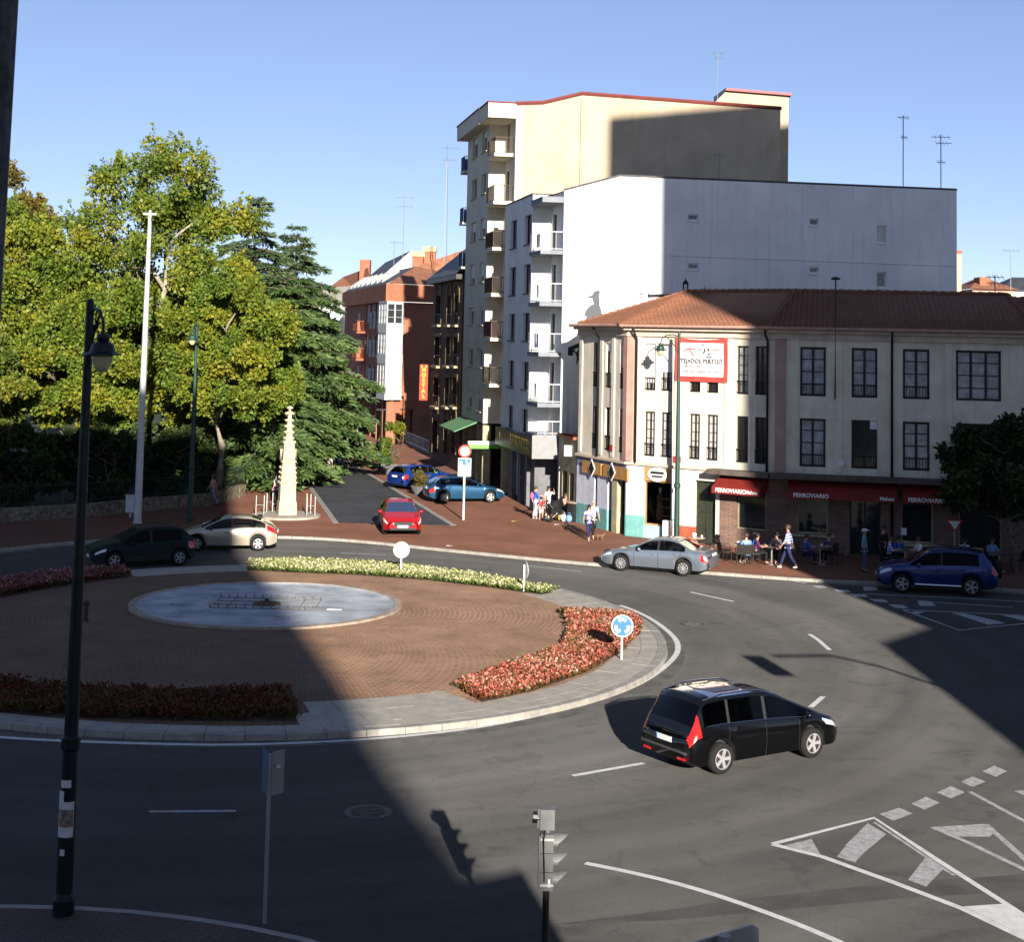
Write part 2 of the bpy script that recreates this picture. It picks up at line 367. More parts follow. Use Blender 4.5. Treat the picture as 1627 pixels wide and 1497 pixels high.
# --- slate-grey carriageway of the side street, with pale edge stones
M_sett = brickmat('grey_setts', (.06, .064, .073), (.044, .047, .056), (.032, .032, .036), .30, .15, .01, var=.3, vs=.5, bump=.2)
Rr = [G(716, 835, .12), G(640, 788, .12), G(560, 739, .12), (-26, 170), (-34, 205)]
Lr = [G(538, 831, .12), G(497, 775, .12), G(470, 741, .12), (-31, 170), (-40, 205)]
street = sheet('street', Rr+Lr[::-1], .1225, M_sett)
def edging(line, w, z, m, parent, name):
    pts = resample([Vector(p) for p in line], 1.3)
    for a, b in zip(pts[:-1], pts[1:]):
        if a.y > 135: break
        d = (b-a).normalized(); n = Vector((-d.y, d.x)); q = MB()
        q.prism([tuple(a+d*.01), tuple(b-d*.01), tuple(b-d*.01+n*w), tuple(a+d*.01+n*w)], z-.01, z+.012); q.build(name, m, parent)
edging(Rr, -.28, .12, M_kerb, street, 'edging_stone'); edging(Lr, .28, .12, M_kerb, street, 'edging_stone')
# --- near pavement at the lower left
nk = [Vector(G(x, y, .12)) for x, y in [(-500, 1450), (0, 1437), (120, 1440), (260, 1450), (420, 1475), (490, 1491), (640, 1540), (760, 1600)]]
ns = smooth_pts(nk)
M_near = brickmat('near_paver', (.085, .06, .055), (.07, .052, .048), (.035, .03, .028), .21, .105, .012, var=.2, vs=.8, bump=.5)
npav = sheet('near_pavement', [tuple(p-Vector((0, .14))) for p in ns][::-1]+[(-14, 4), (2.4, 4)], .118, M_near)
q = resample(ns, 1.0)
for a, b in zip(q[:-1], q[1:]):
    d = (b-a).normalized(); n = Vector((d.y, -d.x)); m = MB()
    m.prism([tuple(a+d*.008+n*.15), tuple(b-d*.008+n*.15), tuple(b-d*.008), tuple(a+d*.008)], 0, .124); m.build('kerb_stone', M_kerb, npav)
# --- road markings
def mk(pts, m=None, z=.006, S=1, O=(0, 0)):
    p = [G(O[0]+x/S, O[1]+y/S, z) for x, y in pts]; b = MB(); b.poly([(x, y, z) for x, y in p]); return b.build('lane_marking', m or M_paint, road)
def strip(pts, w, m=None, z=.006, S=1, O=(0, 0), sm=0):
    p = [Vector(G(O[0]+x/S, O[1]+y/S, z)) for x, y in pts]
    if sm: p = smooth_pts(p, sm)
    b = MB(); L_, R_ = [], []
    for i, c in enumerate(p):
        d = (p[min(i+1, len(p)-1)]-p[max(i-1, 0)]).normalized(); n = Vector((-d.y, d.x))*w/2
        L_.append((*(c+n), z)); R_.append((*(c-n), z))
    for i in range(len(p)-1): b.quad(R_[i], R_[i+1], L_[i+1], L_[i])
    return b.build('lane_marking', m or M_paint, road)
ring_px = [(-300, 1148), (-150, 1160), (0, 1172), (100, 1178), (307, 1184), (421, 1183), (577, 1176), (700, 1164.6), (799, 1150), (898, 1127), (983, 1103), (1039, 1075), (1074, 1044), (1079, 1026), (1069, 1009), (1039, 985.6), (1011, 971.5), (985.5, 962)]
strip(ring_px, .17, sm=2)
strip([(237, 1290), (375, 1289)], .12, M_paintw); strip([(910, 1233), (1023, 1213)], .14); strip([(1288, 1124), (1308, 1107)], .15)
strip([(1286, 1008), (1300, 1017), (1318, 1033)], .15); strip([(1097, 941), (1165, 956)], .14); strip([(838, 899), (924, 908)], .14, M_paintw); strip([(540, 879), (612, 882)], .13, M_paintw)
strip([(930, 1372), (995, 1385), (1060, 1400), (1130, 1420), (1200, 1444), (1270, 1470), (1340, 1500), (1420, 1540)], .15, sm=1)
Z7 = dict(S=3.64, O=(1180, 1180))
strip([(172, 590), (460, 662), (850, 802), (1270, 962), (1800, 1215)], .15, **Z7); strip([(172, 588), (760, 437), (1140, 690), (1500, 920), (1800, 1115)], .13, z=.0075, **Z7)
mk([(235, 598), (398, 560), (452, 652)], M_paintw, **Z7); mk([(722, 468), (832, 530), (700, 640), (650, 695), (545, 662), (600, 590)], M_paintw, **Z7)
mk([(1055, 668), (1158, 735), (1062, 835), (955, 797)], M_paintw, **Z7); mk([(1275, 950), (1500, 935), (1800, 1100), (1800, 1200)], M_paint, z=.005, **Z7)
strip([(760, 462), (1220, 770)], .08, M_paintw, z=.009, **Z7)
for a in ([(790, 415), (870, 455), (985, 412), (905, 378)], [(975, 355), (1050, 390), (1140, 350), (1060, 315)], [(1125, 290), (1200, 325), (1285, 290), (1205, 252)], [(1260, 228), (1330, 258), (1405, 228), (1330, 197)], [(1385, 168), (1465, 200), (1530, 167), (1455, 135)]): mk(a, M_paintw, **Z7)
strip([(1097, 492), (1300, 578), (1627, 735), (1900, 865)], .13, M_paintw, **Z7); strip([(1405, 474), (1627, 672), (1900, 905)], .13, M_paintw, **Z7)
mk([(1100, 490), (1240, 546), (1430, 546), (1452, 522), (1405, 472)], M_paintw, z=.005, **Z7)
strip([(1312, 285), (1627, 455), (1900, 600)], .12, M_paintw, **Z7); mk([(1568, 282), (1720, 345), (1720, 300), (1627, 278)], M_paintw, **Z7)
Z8 = dict(S=3.341, O=(1140, 840))
for a in ([(770, 308), (780, 330), (852, 328), (840, 310)], [(610, 323), (640, 338), (712, 340), (690, 326)], [(700, 346), (730, 363), (805, 364), (780, 349)], [(805, 373), (840, 390), (910, 392), (885, 376)], [(905, 402), (945, 424), (1018, 424), (985, 406)], [(500, 302), (530, 316), (585, 316), (560, 304)], [(1060, 382), (1075, 411), (1158, 411), (1140, 388)]): mk(a, M_paintw, **Z8)
strip([(985, 432), (1285, 540), (1700, 497)], .13, M_paintw, **Z8); strip([(985, 430), (1700, 466)], .12, M_paintw, z=.0075, **Z8)
mk([(1240, 447), (1320, 452), (1530, 502), (1440, 512)], M_paintw, **Z8); mk([(1500, 458), (1600, 463), (1760, 490), (1650, 495)], M_paintw, **Z8); mk([(1030, 440), (1110, 440), (1060, 455)], M_paintw, **Z8)
strip([(770, 346), (1200, 366), (1700, 392)], .12, M_paintw, **Z8); strip([(1150, 392), (1570, 418)], .1, M_paintw, **Z8); strip([(250, 263), (370, 272), (470, 292)], .16, M_paintw, **Z8)
# --- tarred joints, and a shadow band painted as darker asphalt
M_tar = mat('tar_joint', (.022, .021, .021), .7, .3, 6); M_patch = mat('shadow_band_asphalt', (.034, .033, .0325), .9, .18, 1.2, bump=.3, fine=.2, dr=.8); M_patch2 = mat('asphalt_patch_pale', (.082, .076, .068), .9, .18, 1.2, bump=.3, fine=.2, dr=.8)
def shade_band(px, m): p = [G(x, y, .003) for x, y in px]; b = MB(); b.poly([(x, y, .003) for x, y in p]); b.build('shadow_band', m, road)
shade_band([(880, 1470), (1060, 1447), (1230, 1424), (1420, 1404), (1700, 1385), (1700, 1412), (1430, 1428), (1240, 1447), (1060, 1463)], M_patch)  # faint shadow across the near lane, put into the road colour as a tapered strip
for js in ([(1190, 1000), (1270, 990), (1360, 975)],):
    o = strip([(x+random.uniform(-2, 2), y+random.uniform(-2, 2)) for x, y in js], .022, M_tar, z=.0045, sm=1); o.name = 'tar_joint'
# --- iron manhole covers
def manhole(px, py, r, label):
    x, y = G(px, py); b = MB(); b.lathe([(r+.06, 0), (r+.06, .007), (r, .009)], (0, 0, 0), 28); o = b.build('manhole_cover', mat('cast_iron', (.07, .068, .065), .6, .25, 9, metal=.4, bump=.6, bscale=30))
    o.location = (x, y, 0); tag(o, label, 'manhole'); c = MB()
    for k in range(-4, 5):
        w = math.sqrt(max(.01, (r*.85)**2-(k*.09)**2)); c.box(-w, w, k*.09-.025, k*.09+.025, .009, .017)
    c.build('tread_bars', MAT['cast_iron'], o)
manhole(585, 1291, .42, 'round iron manhole cover in the shaded near lane')
manhole(1100, 992, .36, 'round iron manhole cover beside the island on the sunny right lane')
# ================================================================== ROUNDABOUT ISLAND
IC = Vector((-7.75, 49.38))
kp = [(0, 1150), (307, 1166), (577, 1158), (800, 1147), (943, 1103), (1053.4, 1009.6), (978.5, 960), (886.6, 934.7), (385, 897), (206, 906)]
ang = []; rr = []
for x, y in kp:
    p = Vector(G(x, y, .15))-IC; ang.append(math.atan2(p.y, p.x)); rr.append(p.length)
A_ = np.array([[1]+[f(k*a) for k in (1, 2, 3) for f in (math.cos, math.sin)] for a in ang]); lam = np.diag([0]+[.05*k**2 for k in (1, 2, 3) for _ in (0, 1)])
co = np.linalg.solve(A_.T@A_+lam, A_.T@np.array(rr))
def ir(a): return float(co@np.array([1]+[f(k*a) for k in (1, 2, 3) for f in (math.cos, math.sin)]))
def ip(a, d=0.0): r = ir(a)-d; return (IC.x+r*math.cos(a), IC.y+r*math.sin(a))
def pol(px, py): p = Vector(G(px, py, .15))-IC; return math.atan2(p.y, p.x)
FC = Vector((-8.07, 53.5)); FR = 4.39
M_cob = brickmat('island_cobble', (.135, .069, .041), (.098, .055, .036), (.135, .10, .07), .20, .17, .022, polar=(FC.x+1.2, FC.y-1.0), var=.26, vs=.55, bump=.6, dr=.7)
isl = sheet('traffic_island', [ip(2*math.pi*k/160, .3) for k in range(160)], .142, M_cob)
gut = MB()
for k in range(160):
    a, b = 2*math.pi*k/160, 2*math.pi*(k+1)/160
    gut.quad((*ip(a, -.52), .0045), (*ip(b, -.52), .0045), (*ip(b, .02), .0045), (*ip(a, .02), .0045))
gut.build('island_gutter', M_gutter, road)
NK = 88
for k in range(NK):
    a, b = 2*math.pi*k/NK+.0006, 2*math.pi*(k+1)/NK-.0006; z = .152+random.uniform(-.003, .003); m = MB()
    A0, A1 = ip(a), ip(b); B0, B1 = ip(a, .3), ip(b, .3); C0, C1 = ip(a, .025), ip(b, .025)
    m.hexa([(*A0, 0), (*A1, 0), (*B1, 0), (*B0, 0), (*C0, z), (*C1, z), (*B1, z), (*B0, z)]); m.build('kerb_stone', M_kerb, isl)
    m = MB(); m.prism([ip(a, .312), ip(b, .312), ip(b, .80), ip(a, .80)], .10, z+random.uniform(-.002, .003)); m.build('paving_slab', M_slab, isl)
def wedge(a0, a1, d0, d1, na, nd):
    for i in range(na):
        for j in range(nd):
            sh = .5*(j % 2)*(a1-a0)/na
            a = a0+(a1-a0)*i/na+sh+.0007; b = a0+(a1-a0)*(i+1)/na+sh-.0007
            b = min(b, a1); e, f = d0+(d1-d0)*j/nd+.008, d0+(d1-d0)*(j+1)/nd-.008
            if b-a < .004: continue
            m = MB(); m.prism([ip(a, e), ip(b, e), ip(b, f), ip(a, f)], .10, .150+random.uniform(-.003, .003)); m.build('paving_slab', M_slab, isl)
wedge(pol(470, 1140), pol(742, 1112), .80, 3.1, 6, 2)
wedge(pol(742, 1112)+.002, pol(1000, 978), .81, 1.5, 16, 1)
wedge(pol(975, 975), pol(880, 938), .80, 2.0, 5, 1)
wedge(pol(392, 900), pol(205, 912), .80, 1.7, 6, 1)
# --- flower beds: soil and a mass of small leafy plants
def inside(P, poly):
    x, y = P[:, 0], P[:, 1]; c = np.zeros(len(P), bool); n = len(poly)
    for i in range(n):
        (x1, y1), (x2, y2) = poly[i], poly[(i+1) % n]
        t = ((y1 > y) != (y2 > y)) & (x < (x2-x1)*(y-y1)/((y2-y1)+1e-12)+x1); c ^= t
    return c
def leaves(P, S, N, wid=.55, fold=.15):
    """diamond leaves at points P, length S, tip direction N"""
    n = len(P); N = N/np.linalg.norm(N, axis=1, keepdims=True)
    r = RNG.normal(size=(n, 3)); T = np.cross(N, r); T /= np.linalg.norm(T, axis=1, keepdims=True)+1e-9
    U = np.cross(N, T); S = S[:, None]
    V = np.stack([P, P+N*S*.5+T*S*wid*.5+U*S*fold, P+N*S, P+N*S*.5-T*S*wid*.5+U*S*fold], 1).reshape(-1, 3)
    return V, np.arange(4*n).reshape(-1, 4)
def bed(name, px, mats, mix, dens, h, label, spread=.5):
    poly = [G(x, y, .15) for x, y in px]
    a = np.array(poly); lo, hi = a.min(0), a.max(0); n = int((hi-lo).prod()*dens)
    P = lo+(hi-lo)*RNG.random((n, 2)); P = P[inside(P, poly)]; n = len(P)
    hs = h*(.65+.5*RNG.random(n)); V = []; Q = []; MI = []; o = 0
    for k in range(13):
        top = k >= 5
        z = .15+hs*((.75+.3*RNG.random(n)) if top else (.15+.55*RNG.random(n)))
        pp = np.c_[P+RNG.normal(size=(n, 2))*.045, z]
        N = np.c_[RNG.normal(size=(n, 2))*spread*2, .35+RNG.random(n)*.9]
        v, q = leaves(pp, (.05+.05*RNG.random(n)) if top else (.09+.06*RNG.random(n)), N, .8 if top else .55)
        V.append(v); Q.append(q+o); o += len(v)
        MI.append(np.where(RNG.random(n) < mix, 1+(RNG.random(n) < .45), 0) if top else np.zeros(n, int))
    me = fast_mesh(name, np.concatenate(V), np.concatenate(Q), mats, np.concatenate(MI))
    o = link(name, me); o['kind'] = 'stuff'; tag(o, label, 'flower bed')
    c = Vector((a[:, 0].mean(), a[:, 1].mean(), .145)); s = MB(); s.poly([(x, y, .149) for x, y in poly]); s.build('soil', M_soil, o)
    return o
Lgreen = leafmat('bed_leaf', (.05, .09, .02), (.09, .14, .03), (.14, .16, .04)); Lred = leafmat('bed_red_leaf', (.10, .03, .012), (.14, .06, .02), (.09, .10, .02))
Pcor = leafmat('petal_coral', (.34, .055, .03), (.46, .10, .06), (.52, .19, .13)); Ppk = leafmat('petal_pink', (.45, .16, .11), (.52, .25, .20), (.58, .38, .32))
Pwh = leafmat('petal_white', (.50, .47, .26), (.58, .55, .34), (.64, .62, .44)); Pyl = leafmat('leaf_pale', (.25, .27, .06), (.34, .34, .10), (.45, .43, .18))
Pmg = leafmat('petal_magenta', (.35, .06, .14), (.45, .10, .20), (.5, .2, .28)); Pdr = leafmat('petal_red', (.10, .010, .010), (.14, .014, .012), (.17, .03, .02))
bed('flower_bed', [(725, 1092), (766, 1116), (850, 1097), (930, 1069), (985, 1038), (1014, 1010), (1016, 990), (1003, 980), (950, 976), (893, 972), (906, 1004), (894, 1030), (850, 1050), (790, 1068)], [Lred, Pcor, Ppk], .62, 130, .17, 'coral pink begonia bed round the blue roundabout sign, in full sun')
bed('flower_bed', [(394, 906), (395, 896), (470, 894), (560, 897), (650, 904), (740, 915), (830, 931), (887, 940), (860, 945), (780, 934), (680, 922), (560, 913), (470, 910)], [Lgreen, Pwh, Pyl], .70, 105, .19, 'white flowering strip along the far sunny edge of the island')
bed('flower_bed', [(0, 950), (60, 938), (130, 927), (207, 916), (196, 909), (130, 911), (60, 918), (0, 928), (-120, 950), (-120, 985)], [Lred, Pmg, Ppk], .5, 80, .26, 'magenta flower strip on the far left of the island, in shade')
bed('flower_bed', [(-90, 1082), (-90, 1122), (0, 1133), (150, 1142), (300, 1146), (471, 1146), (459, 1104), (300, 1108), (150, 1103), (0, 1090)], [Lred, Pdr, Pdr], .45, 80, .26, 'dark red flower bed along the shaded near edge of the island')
# --- dry fountain basin
M_basin = mat('basin_paint', (.44, .47, .51), .75, .15, .9, c2=(.20, .215, .24), bump=.2, fine=.15)
ft = thing('fountain', 'round dry fountain basin with pale blue floor and bare pipes', 'fountain', (FC.x, FC.y, .142))
b = MB(); b.lathe([(0.02, .03), (FR-.35, .012), (FR-.12, .03), (FR-.04, .06)], n=72, cap=False); b.build('basin_floor', M_basin, ft, smooth=True)
b = MB(); b.lathe([(FR-.04, .004), (FR-.04, .075), (FR+.20, .075), (FR+.22, .004)], n=72, cap=False); b.build('basin_rim', mat('rim_stone', (.33, .26, .20), .85, .2, 3, bump=.2), ft)
M_pipe = mat('old_pipe', (.20, .18, .155), .7, .3, 9, metal=.3)
b = MB()
for y in (-1.0, -.35, .35, 1.0): b.tube([(-1.75, y, .05), (1.75, y, .05)], .014, 6)
for x in (-1.75, -1.2, 1.2, 1.75): b.tube([(x, -1.0, .05), (x, 1.0, .05)], .014, 6)
b.build('pipe_frame', M_pipe, ft)
noz = MB(); noz.lathe([(.022, 0), (.022, .08), (.012, .1), (.012, .16)], n=6); nme = None
for i in range(26):
    x = -1.75+3.5*(i % 13)/12; y = -1.0 if i < 13 else 1.0
    if nme is None: o = noz.build('nozzle', M_pipe, ft); nme = o.data
    else: o = link('nozzle', nme, ft)
    o.location = (x, y, .05)
b = MB(); b.lathe([(.5, .03), (.42, .08), (.25, .10), (.08, .12), (.06, .22)], n=14); b.build('centre_jet', mat('rusty_iron', (.13, .07, .045), .9, .4, 6), ft)
for (x, y, w, h) in ((-2.9, -.3, .8, .35), (-2.2, .9, .3, .2), (2.4, -.7, .5, .3), (.6, -2.2, .4, .2)):
    b = MB(); b.box(x-w/2, x+w/2, y-h/2, y+h/2, .02, .05); b.build('basin_hatch', mat('basin_hatch', (.42, .42, .42), .8, .3, 4), ft)
b = MB(); b.lathe([(.10, .14), (.10, .22), (.07, .24), (.07, .62), (.12, .66), (.12, .74), (.05, .80)], n=10); o = b.build('standpipe', mat('standpipe_iron', (.06, .055, .05), .6, .2, 8, metal=.3)); o.location = (*G(136, 987, .14), 0); tag(o, 'small dark iron standpipe on the shaded island paving', 'standpipe')
# ================================================================== BUILDINGS
M_pane = mat('pane_dark', (.018, .022, .026), .06, .1, 2, spec=.6)
M_paneb = mat('pane_curtain', (.46, .47, .47), .12, .25, 3, spec=.6, c2=(.22, .23, .24))
M_panew = mat('pane_white_blind', (.44, .43, .40), .25, .1, 3, spec=.5)
M_brown = mat('window_brown', (.035, .024, .018), .5, .2, 6)
M_whitefr = mat('window_white', (.72, .72, .70), .5, .05, 4)
M_shut = mat('roller_blind', (.74, .73, .69), .6, .06, 8)
M_iron = mat('black_iron', (.018, .018, .02), .5, .2, 8, metal=.2)
def window(par, w, u0, u1, v0, v1, rec=.16, fr=None, pane=None, cols=2, rows=1, fw=.06, bar=.03, sill=None, rail=0.0, blind=0.0, blindm=None):
    fr = fr or M_brown; b = MB(); o0, o1 = -rec-.04, -rec+.03
    b.wbox(w, u0, u0+fw, v0, v1, o0, o1); b.wbox(w, u1-fw, u1, v0, v1, o0, o1)
    b.wbox(w, u0+fw, u1-fw, v0, v0+fw, o0, o1-.001); b.wbox(w, u0+fw, u1-fw, v1-fw, v1, o0, o1-.001)
    for k in range(1, cols):
        c = u0+(u1-u0)*k/cols; b.wbox(w, c-fw*.55, c+fw*.55, v0+fw, v1-fw, o0+.005, o1-.004)
    for k in range(1, rows):
        c = v0+(v1-v0)*k/rows; b.wbox(w, u0+fw, u1-fw, c-bar/2, c+bar/2, o0+.01, o1-.012)
    wi = b.build('window', fr, par, world=True)
    p = MB(); p.quad(w.pt(u0+fw*.5, v0+fw*.5, -rec-.012), w.pt(u1-fw*.5, v0+fw*.5, -rec-.012), w.pt(u1-fw*.5, v1-fw*.5, -rec-.012), w.pt(u0+fw*.5, v1-fw*.5, -rec-.012))
    p.build('pane', pane or M_pane, wi, world=True)
    if sill:
        s = MB(); s.wbox(w, u0-.06, u1+.06, v0-.07, v0-.003, -.02, .07); s.build('sill', sill, wi, world=True)
    if blind:
        s = MB(); n = max(3, int((v1-v0)*blind/.09)); h = (v1-v0)*blind/n
        for k in range(n): s.wbox(w, u0+.02, u1-.02, v1-(k+1)*h+.006, v1-k*h, -rec+.035, -rec+.06)
        s.wbox(w, u0+.02, u1-.02, v1-n*h, v1, -rec+.032, -rec+.045); s.build('blind', blindm or M_shut, wi, world=True)
    if rail:
        s = MB(); n = max(4, int((u1-u0)/.13))
        s.wbox(w, u0, u1, v0+rail-.04, v0+rail, -.03, .01); s.wbox(w, u0, u1, v0+.05, v0+.09, -.03, .01)
        for k in range(n+1):
            c = u0+.02+(u1-u0-.04)*k/n; s.wbox(w, c-.01, c+.01, v0+.09, v0+rail-.04, -.02, 0)
        s.build('railing', M_iron, wi, world=True)
    return wi
def rect(w, x0, x1, y0, y1):
    """opening on a wall from its photo corners"""
    xm, ym = (x0+x1)/2, (y0+y1)/2
    u = sorted((w.uv(x0, ym)[0], w.uv(x1, ym)[0])); return u[0], u[1], w.uv(xm, y1)[1], w.uv(xm, y0)[1]
def simple(par, name, m, fn, **k):
    b = MB(); fn(b); return b.build(name, m, par, world=True, **k)
def tile_facet(par, E0, E1, R0, R1, m, per=.24, row=.36, name='roof_tiles'):
    """rows of half-round tiles between an eave and a ridge"""
    E0, E1, R0, R1 = map(Vector, (E0, E1, R0, R1)); ud = (E1-E0).normalized()
    nrm = ud.cross(((R0+R1)/2-(E0+E1)/2)).normalized()
    if nrm.z < 0: nrm = -nrm
    n = max(2, int(((R0+R1)/2-(E0+E1)/2).length/row)); V = []; Q = []
    prof = [(0, 0), (.12, .035), (.30, .055), (.48, .035), (.6, 0), (.8, -.012)]
    for j in range(n):
        t0, t1 = j/n, (j+1.08)/n
        a0, b0 = E0.lerp(R0, t0), E1.lerp(R1, t0); a1, b1 = E0.lerp(R0, min(t1, 1)), E1.lerp(R1, min(t1, 1))
        ua, ub = min((a0-E0).dot(ud), (a1-E0).dot(ud)), max((b0-E0).dot(ud), (b1-E0).dot(ud))
        if ua > ub: continue
        k = math.floor(ua/per); us = []
        while k*per < ub:
            for f, h in prof:
                u = (k+f)*per
                if ua <= u <= ub: us.append((u, h))
            k += 1
        if len(us) < 2: continue
        i0 = len(V); base0 = a0-ud*((a0-E0).dot(ud)); base1 = a1-ud*((a1-E0).dot(ud))
        for u, h in us:
            jt = random.uniform(-.004, .004)
            V.append(base0+ud*u+nrm*(h+.032+jt)); V.append(base1+ud*u+nrm*(h+.004+jt)); V.append(base0+ud*u+nrm*(h-.02))
        for q in range(len(us)-1):
            i = i0+3*q; Q.append((i, i+3, i+4, i+1)); Q.append((i+2, i+5, i+3, i))
    me = fast_mesh(name, np.array([tuple(v-OFF.get(par, Vector())) for v in V]), np.array(Q), m)
    o = link(name, me, par); o['kind'] = 'stuff'; return o
def rail_balcony(par, w, u0, u1, v, o0, o1, m, slabm, h=1.0, solid=False, step=.12, thick=.16, sides=(True, True)):
    """slab with a railing along its outer edge and ends"""
    b = MB(); b.wbox(w, u0, u1, v-thick, v, o0, o1); s = b.build('balcony', slabm, par, world=True)
    r = MB()
    def run(pa, pb):
        d = pb-pa; n = max(2, int(d.length/step)); d2 = d.normalized()
        r.tube([pa+Vector((0, 0, h)), pb+Vector((0, 0, h))], .025, 4); r.tube([pa+Vector((0, 0, .08)), pb+Vector((0, 0, .08))], .018, 4)
        for k in range(n+1):
            p = pa.lerp(pb, k/n); r.tube([p+Vector((0, 0, .0)), p+Vector((0, 0, h))], .011, 4, cap=False)
    A, B = w.pt(u0+.04, v, o1-.05), w.pt(u1-.04, v, o1-.05)
    run(A, B)
    if sides[0]: run(w.pt(u0+.04, v, o0), A)
    if sides[1]: run(w.pt(u1-.04, v, o0), B)
    r.build('railing', m, s, world=True)
    if solid:
        q = MB(); q.wbox(w, u0+.05, u1-.05, v+.06, v+h-.05, o1-.075, o1-.062)
        if sides[0]: q.hexa([w.pt(u0+.05, v+.06, o0+.02), w.pt(u0+.065, v+.06, o0+.02), w.pt(u0+.065, v+.06, o1-.08), w.pt(u0+.05, v+.06, o1-.08), w.pt(u0+.05, v+h-.05, o0+.02), w.pt(u0+.065, v+h-.05, o0+.02), w.pt(u0+.065, v+h-.05, o1-.08), w.pt(u0+.05, v+h-.05, o1-.08)])
        q.build('railing_panel', solid, s, world=True)
    return s
# ------------------------------------------------------------------ corner restaurant building
A, B, C, D = (3.6, 79.6), (5.75, 74.5), (11.9, 70.2), (22.9, 67.9)
F1, F2, F3 = Wall(A, B), Wall(B, C), Wall(C, D)
M_cream = mat('cream_render', (.67, .60, .475), .9, .10, .8, bump=.15, streak=.35, fine=.05)
M_pinkp = mat('pink_render', (.42, .26, .21), .9, .12, 1.2, streak=.2)
M_mould = mat('cornice_plaster', (.58, .47, .37), .85, .12, 1.5, streak=.3)
M_tile = mat('roof_tile', (.215, .088, .045), .85, .2, 3, c2=(.14, .06, .036), fine=.2)
M_clad = brickmat('stone_cladding', (.24, .14, .105), (.165, .11, .088), (.08, .06, .05), .42, .085, .012, frame=F3, var=.3, vs=1.1, bump=.8)
rest = thing('restaurant_building', 'cream three storey corner house with red tiled hip roof and restaurant awnings', 'building', (9, 72, 0))
up1, up2, up3 = [], [], []
for a, b in ((941.5, 949), (961.5, 970.5), (984.5, 993.5)): u0, u1 = F1.uv(a, 640)[0], F1.uv(b, 640)[0]; up1 += [(u0, u1, 7.05, 9.26), (u0, u1, 3.98, 6.1)]
for a, b in ((1024.4, 1041), (1050.5, 1067.4), (1095.6, 1112.5), (1123.3, 1141), (1170, 1189), (1199.5, 1217)): u0, u1 = F2.uv(a, 640)[0], F2.uv(b, 640)[0]; up2 += [(u0, u1, 7.06, 9.27), (u0, u1, 3.95, 6.06)]
for a, b in ((1271, 1312), (1353, 1394), (1434.5, 1477), (1519, 1591)): u0, u1 = F3.uv(a, 640)[0], F3.uv(b, 640)[0]; up3 += [(u0, u1, 7.08, 9.29), (u0, u1, 3.93, 6.08)]
ZL = 3.62
for w, holes in ((F1, up1), (F2, up2), (F3, up3)):
    simple(rest, 'wall', M_cream, lambda b: b.wallgrid(w, 0, w.L, ZL, 10.2, holes, .22))
for i, h in enumerate(up1):
    window(rest, F1, *h, rows=5, cols=1, rail=.75, pane=M_pane if i % 2 else M_paneb, blind=(0, 0, .18, 0, .52, 0)[i])
for i, h in enumerate(up2):
    window(rest, F2, *h, rows=5, cols=2, rail=.62, pane=[M_paneb, M_panew, M_paneb, M_paneb, M_pane, M_panew, M_pane, M_panew, M_paneb, M_pane, M_pane, M_pane][i], blind=(.84, 0, .6, 0)[i] if i < 4 else 0, fw=.07)
for i, h in enumerate(up3):
    window(rest, F3, *h, rows=4, cols=3 if i > 5 else 2, rail=.55 if i < 6 else 0, pane=[M_paneb, M_paneb, M_paneb, M_pane, M_paneb, M_paneb, M_paneb, M_pane][i], fw=.10, bar=.045)
for w, us in ((F1, (.35, 2.7, 4.0)), (F2, (.55, 2.75, 5.35)), (F3, (1.05, 3.0, 5.25, 7.75))):
    for u in us: simple(rest, 'pilaster', M_cream, lambda b: b.wbox(w, u-.16, u+.16, ZL+.1, 9.62, -.02, .05))
simple(rest, 'pilaster', M_pinkp, lambda b: b.wbox(F2, -.02, .32, ZL+.05, 9.6, -.02, .09))
simple(rest, 'pilaster', M_pinkp, lambda b: b.wbox(F1, F1.L-.34, F1.L+.06, ZL+.05, 9.6, -.02, .088))
u = F3.uv(1240, 640)[0]; simple(rest, 'pilaster', M_pinkp, lambda b: b.wbox(F3, u-.24, u+.24, ZL+.05, 9.6, -.02, .09))
for w, e in ((F1, (0, .12)), (F2, (.05, .05)), (F3, (.12, 0))):
    simple(rest, 'cornice', M_mould, lambda b: (b.wbox(w, -.02+0*e[0], w.L+.02, 9.62, 9.72, -.02, .12), b.wbox(w, -.05, w.L+.05, 9.723, 9.90, -.02, .07), b.wbox(w, -.1, w.L+.1, 9.903, 10.12, -.02, .30)))
    simple(rest, 'gutter', M_pinkp, lambda b: b.tube([w.pt(-.2, 10.12, .46), w.pt(w.L+.2, 10.12, .46)], .085, 8))
for w, px, z0 in ((F1, 952, 3.6), (F2, 1012, 3.55), (F2, 1220.5, 3.4), (F3, 1417, 0.1)):
    u = w.uv(px, 640)[0]; o = .10
    simple(rest, 'drainpipe', M_iron, lambda b: b.tube([w.pt(u, 10.1, .42), w.pt(u, 9.8, .36), w.pt(u, 9.5, o), w.pt(u, z0, o)], .055, 8), smooth=True)
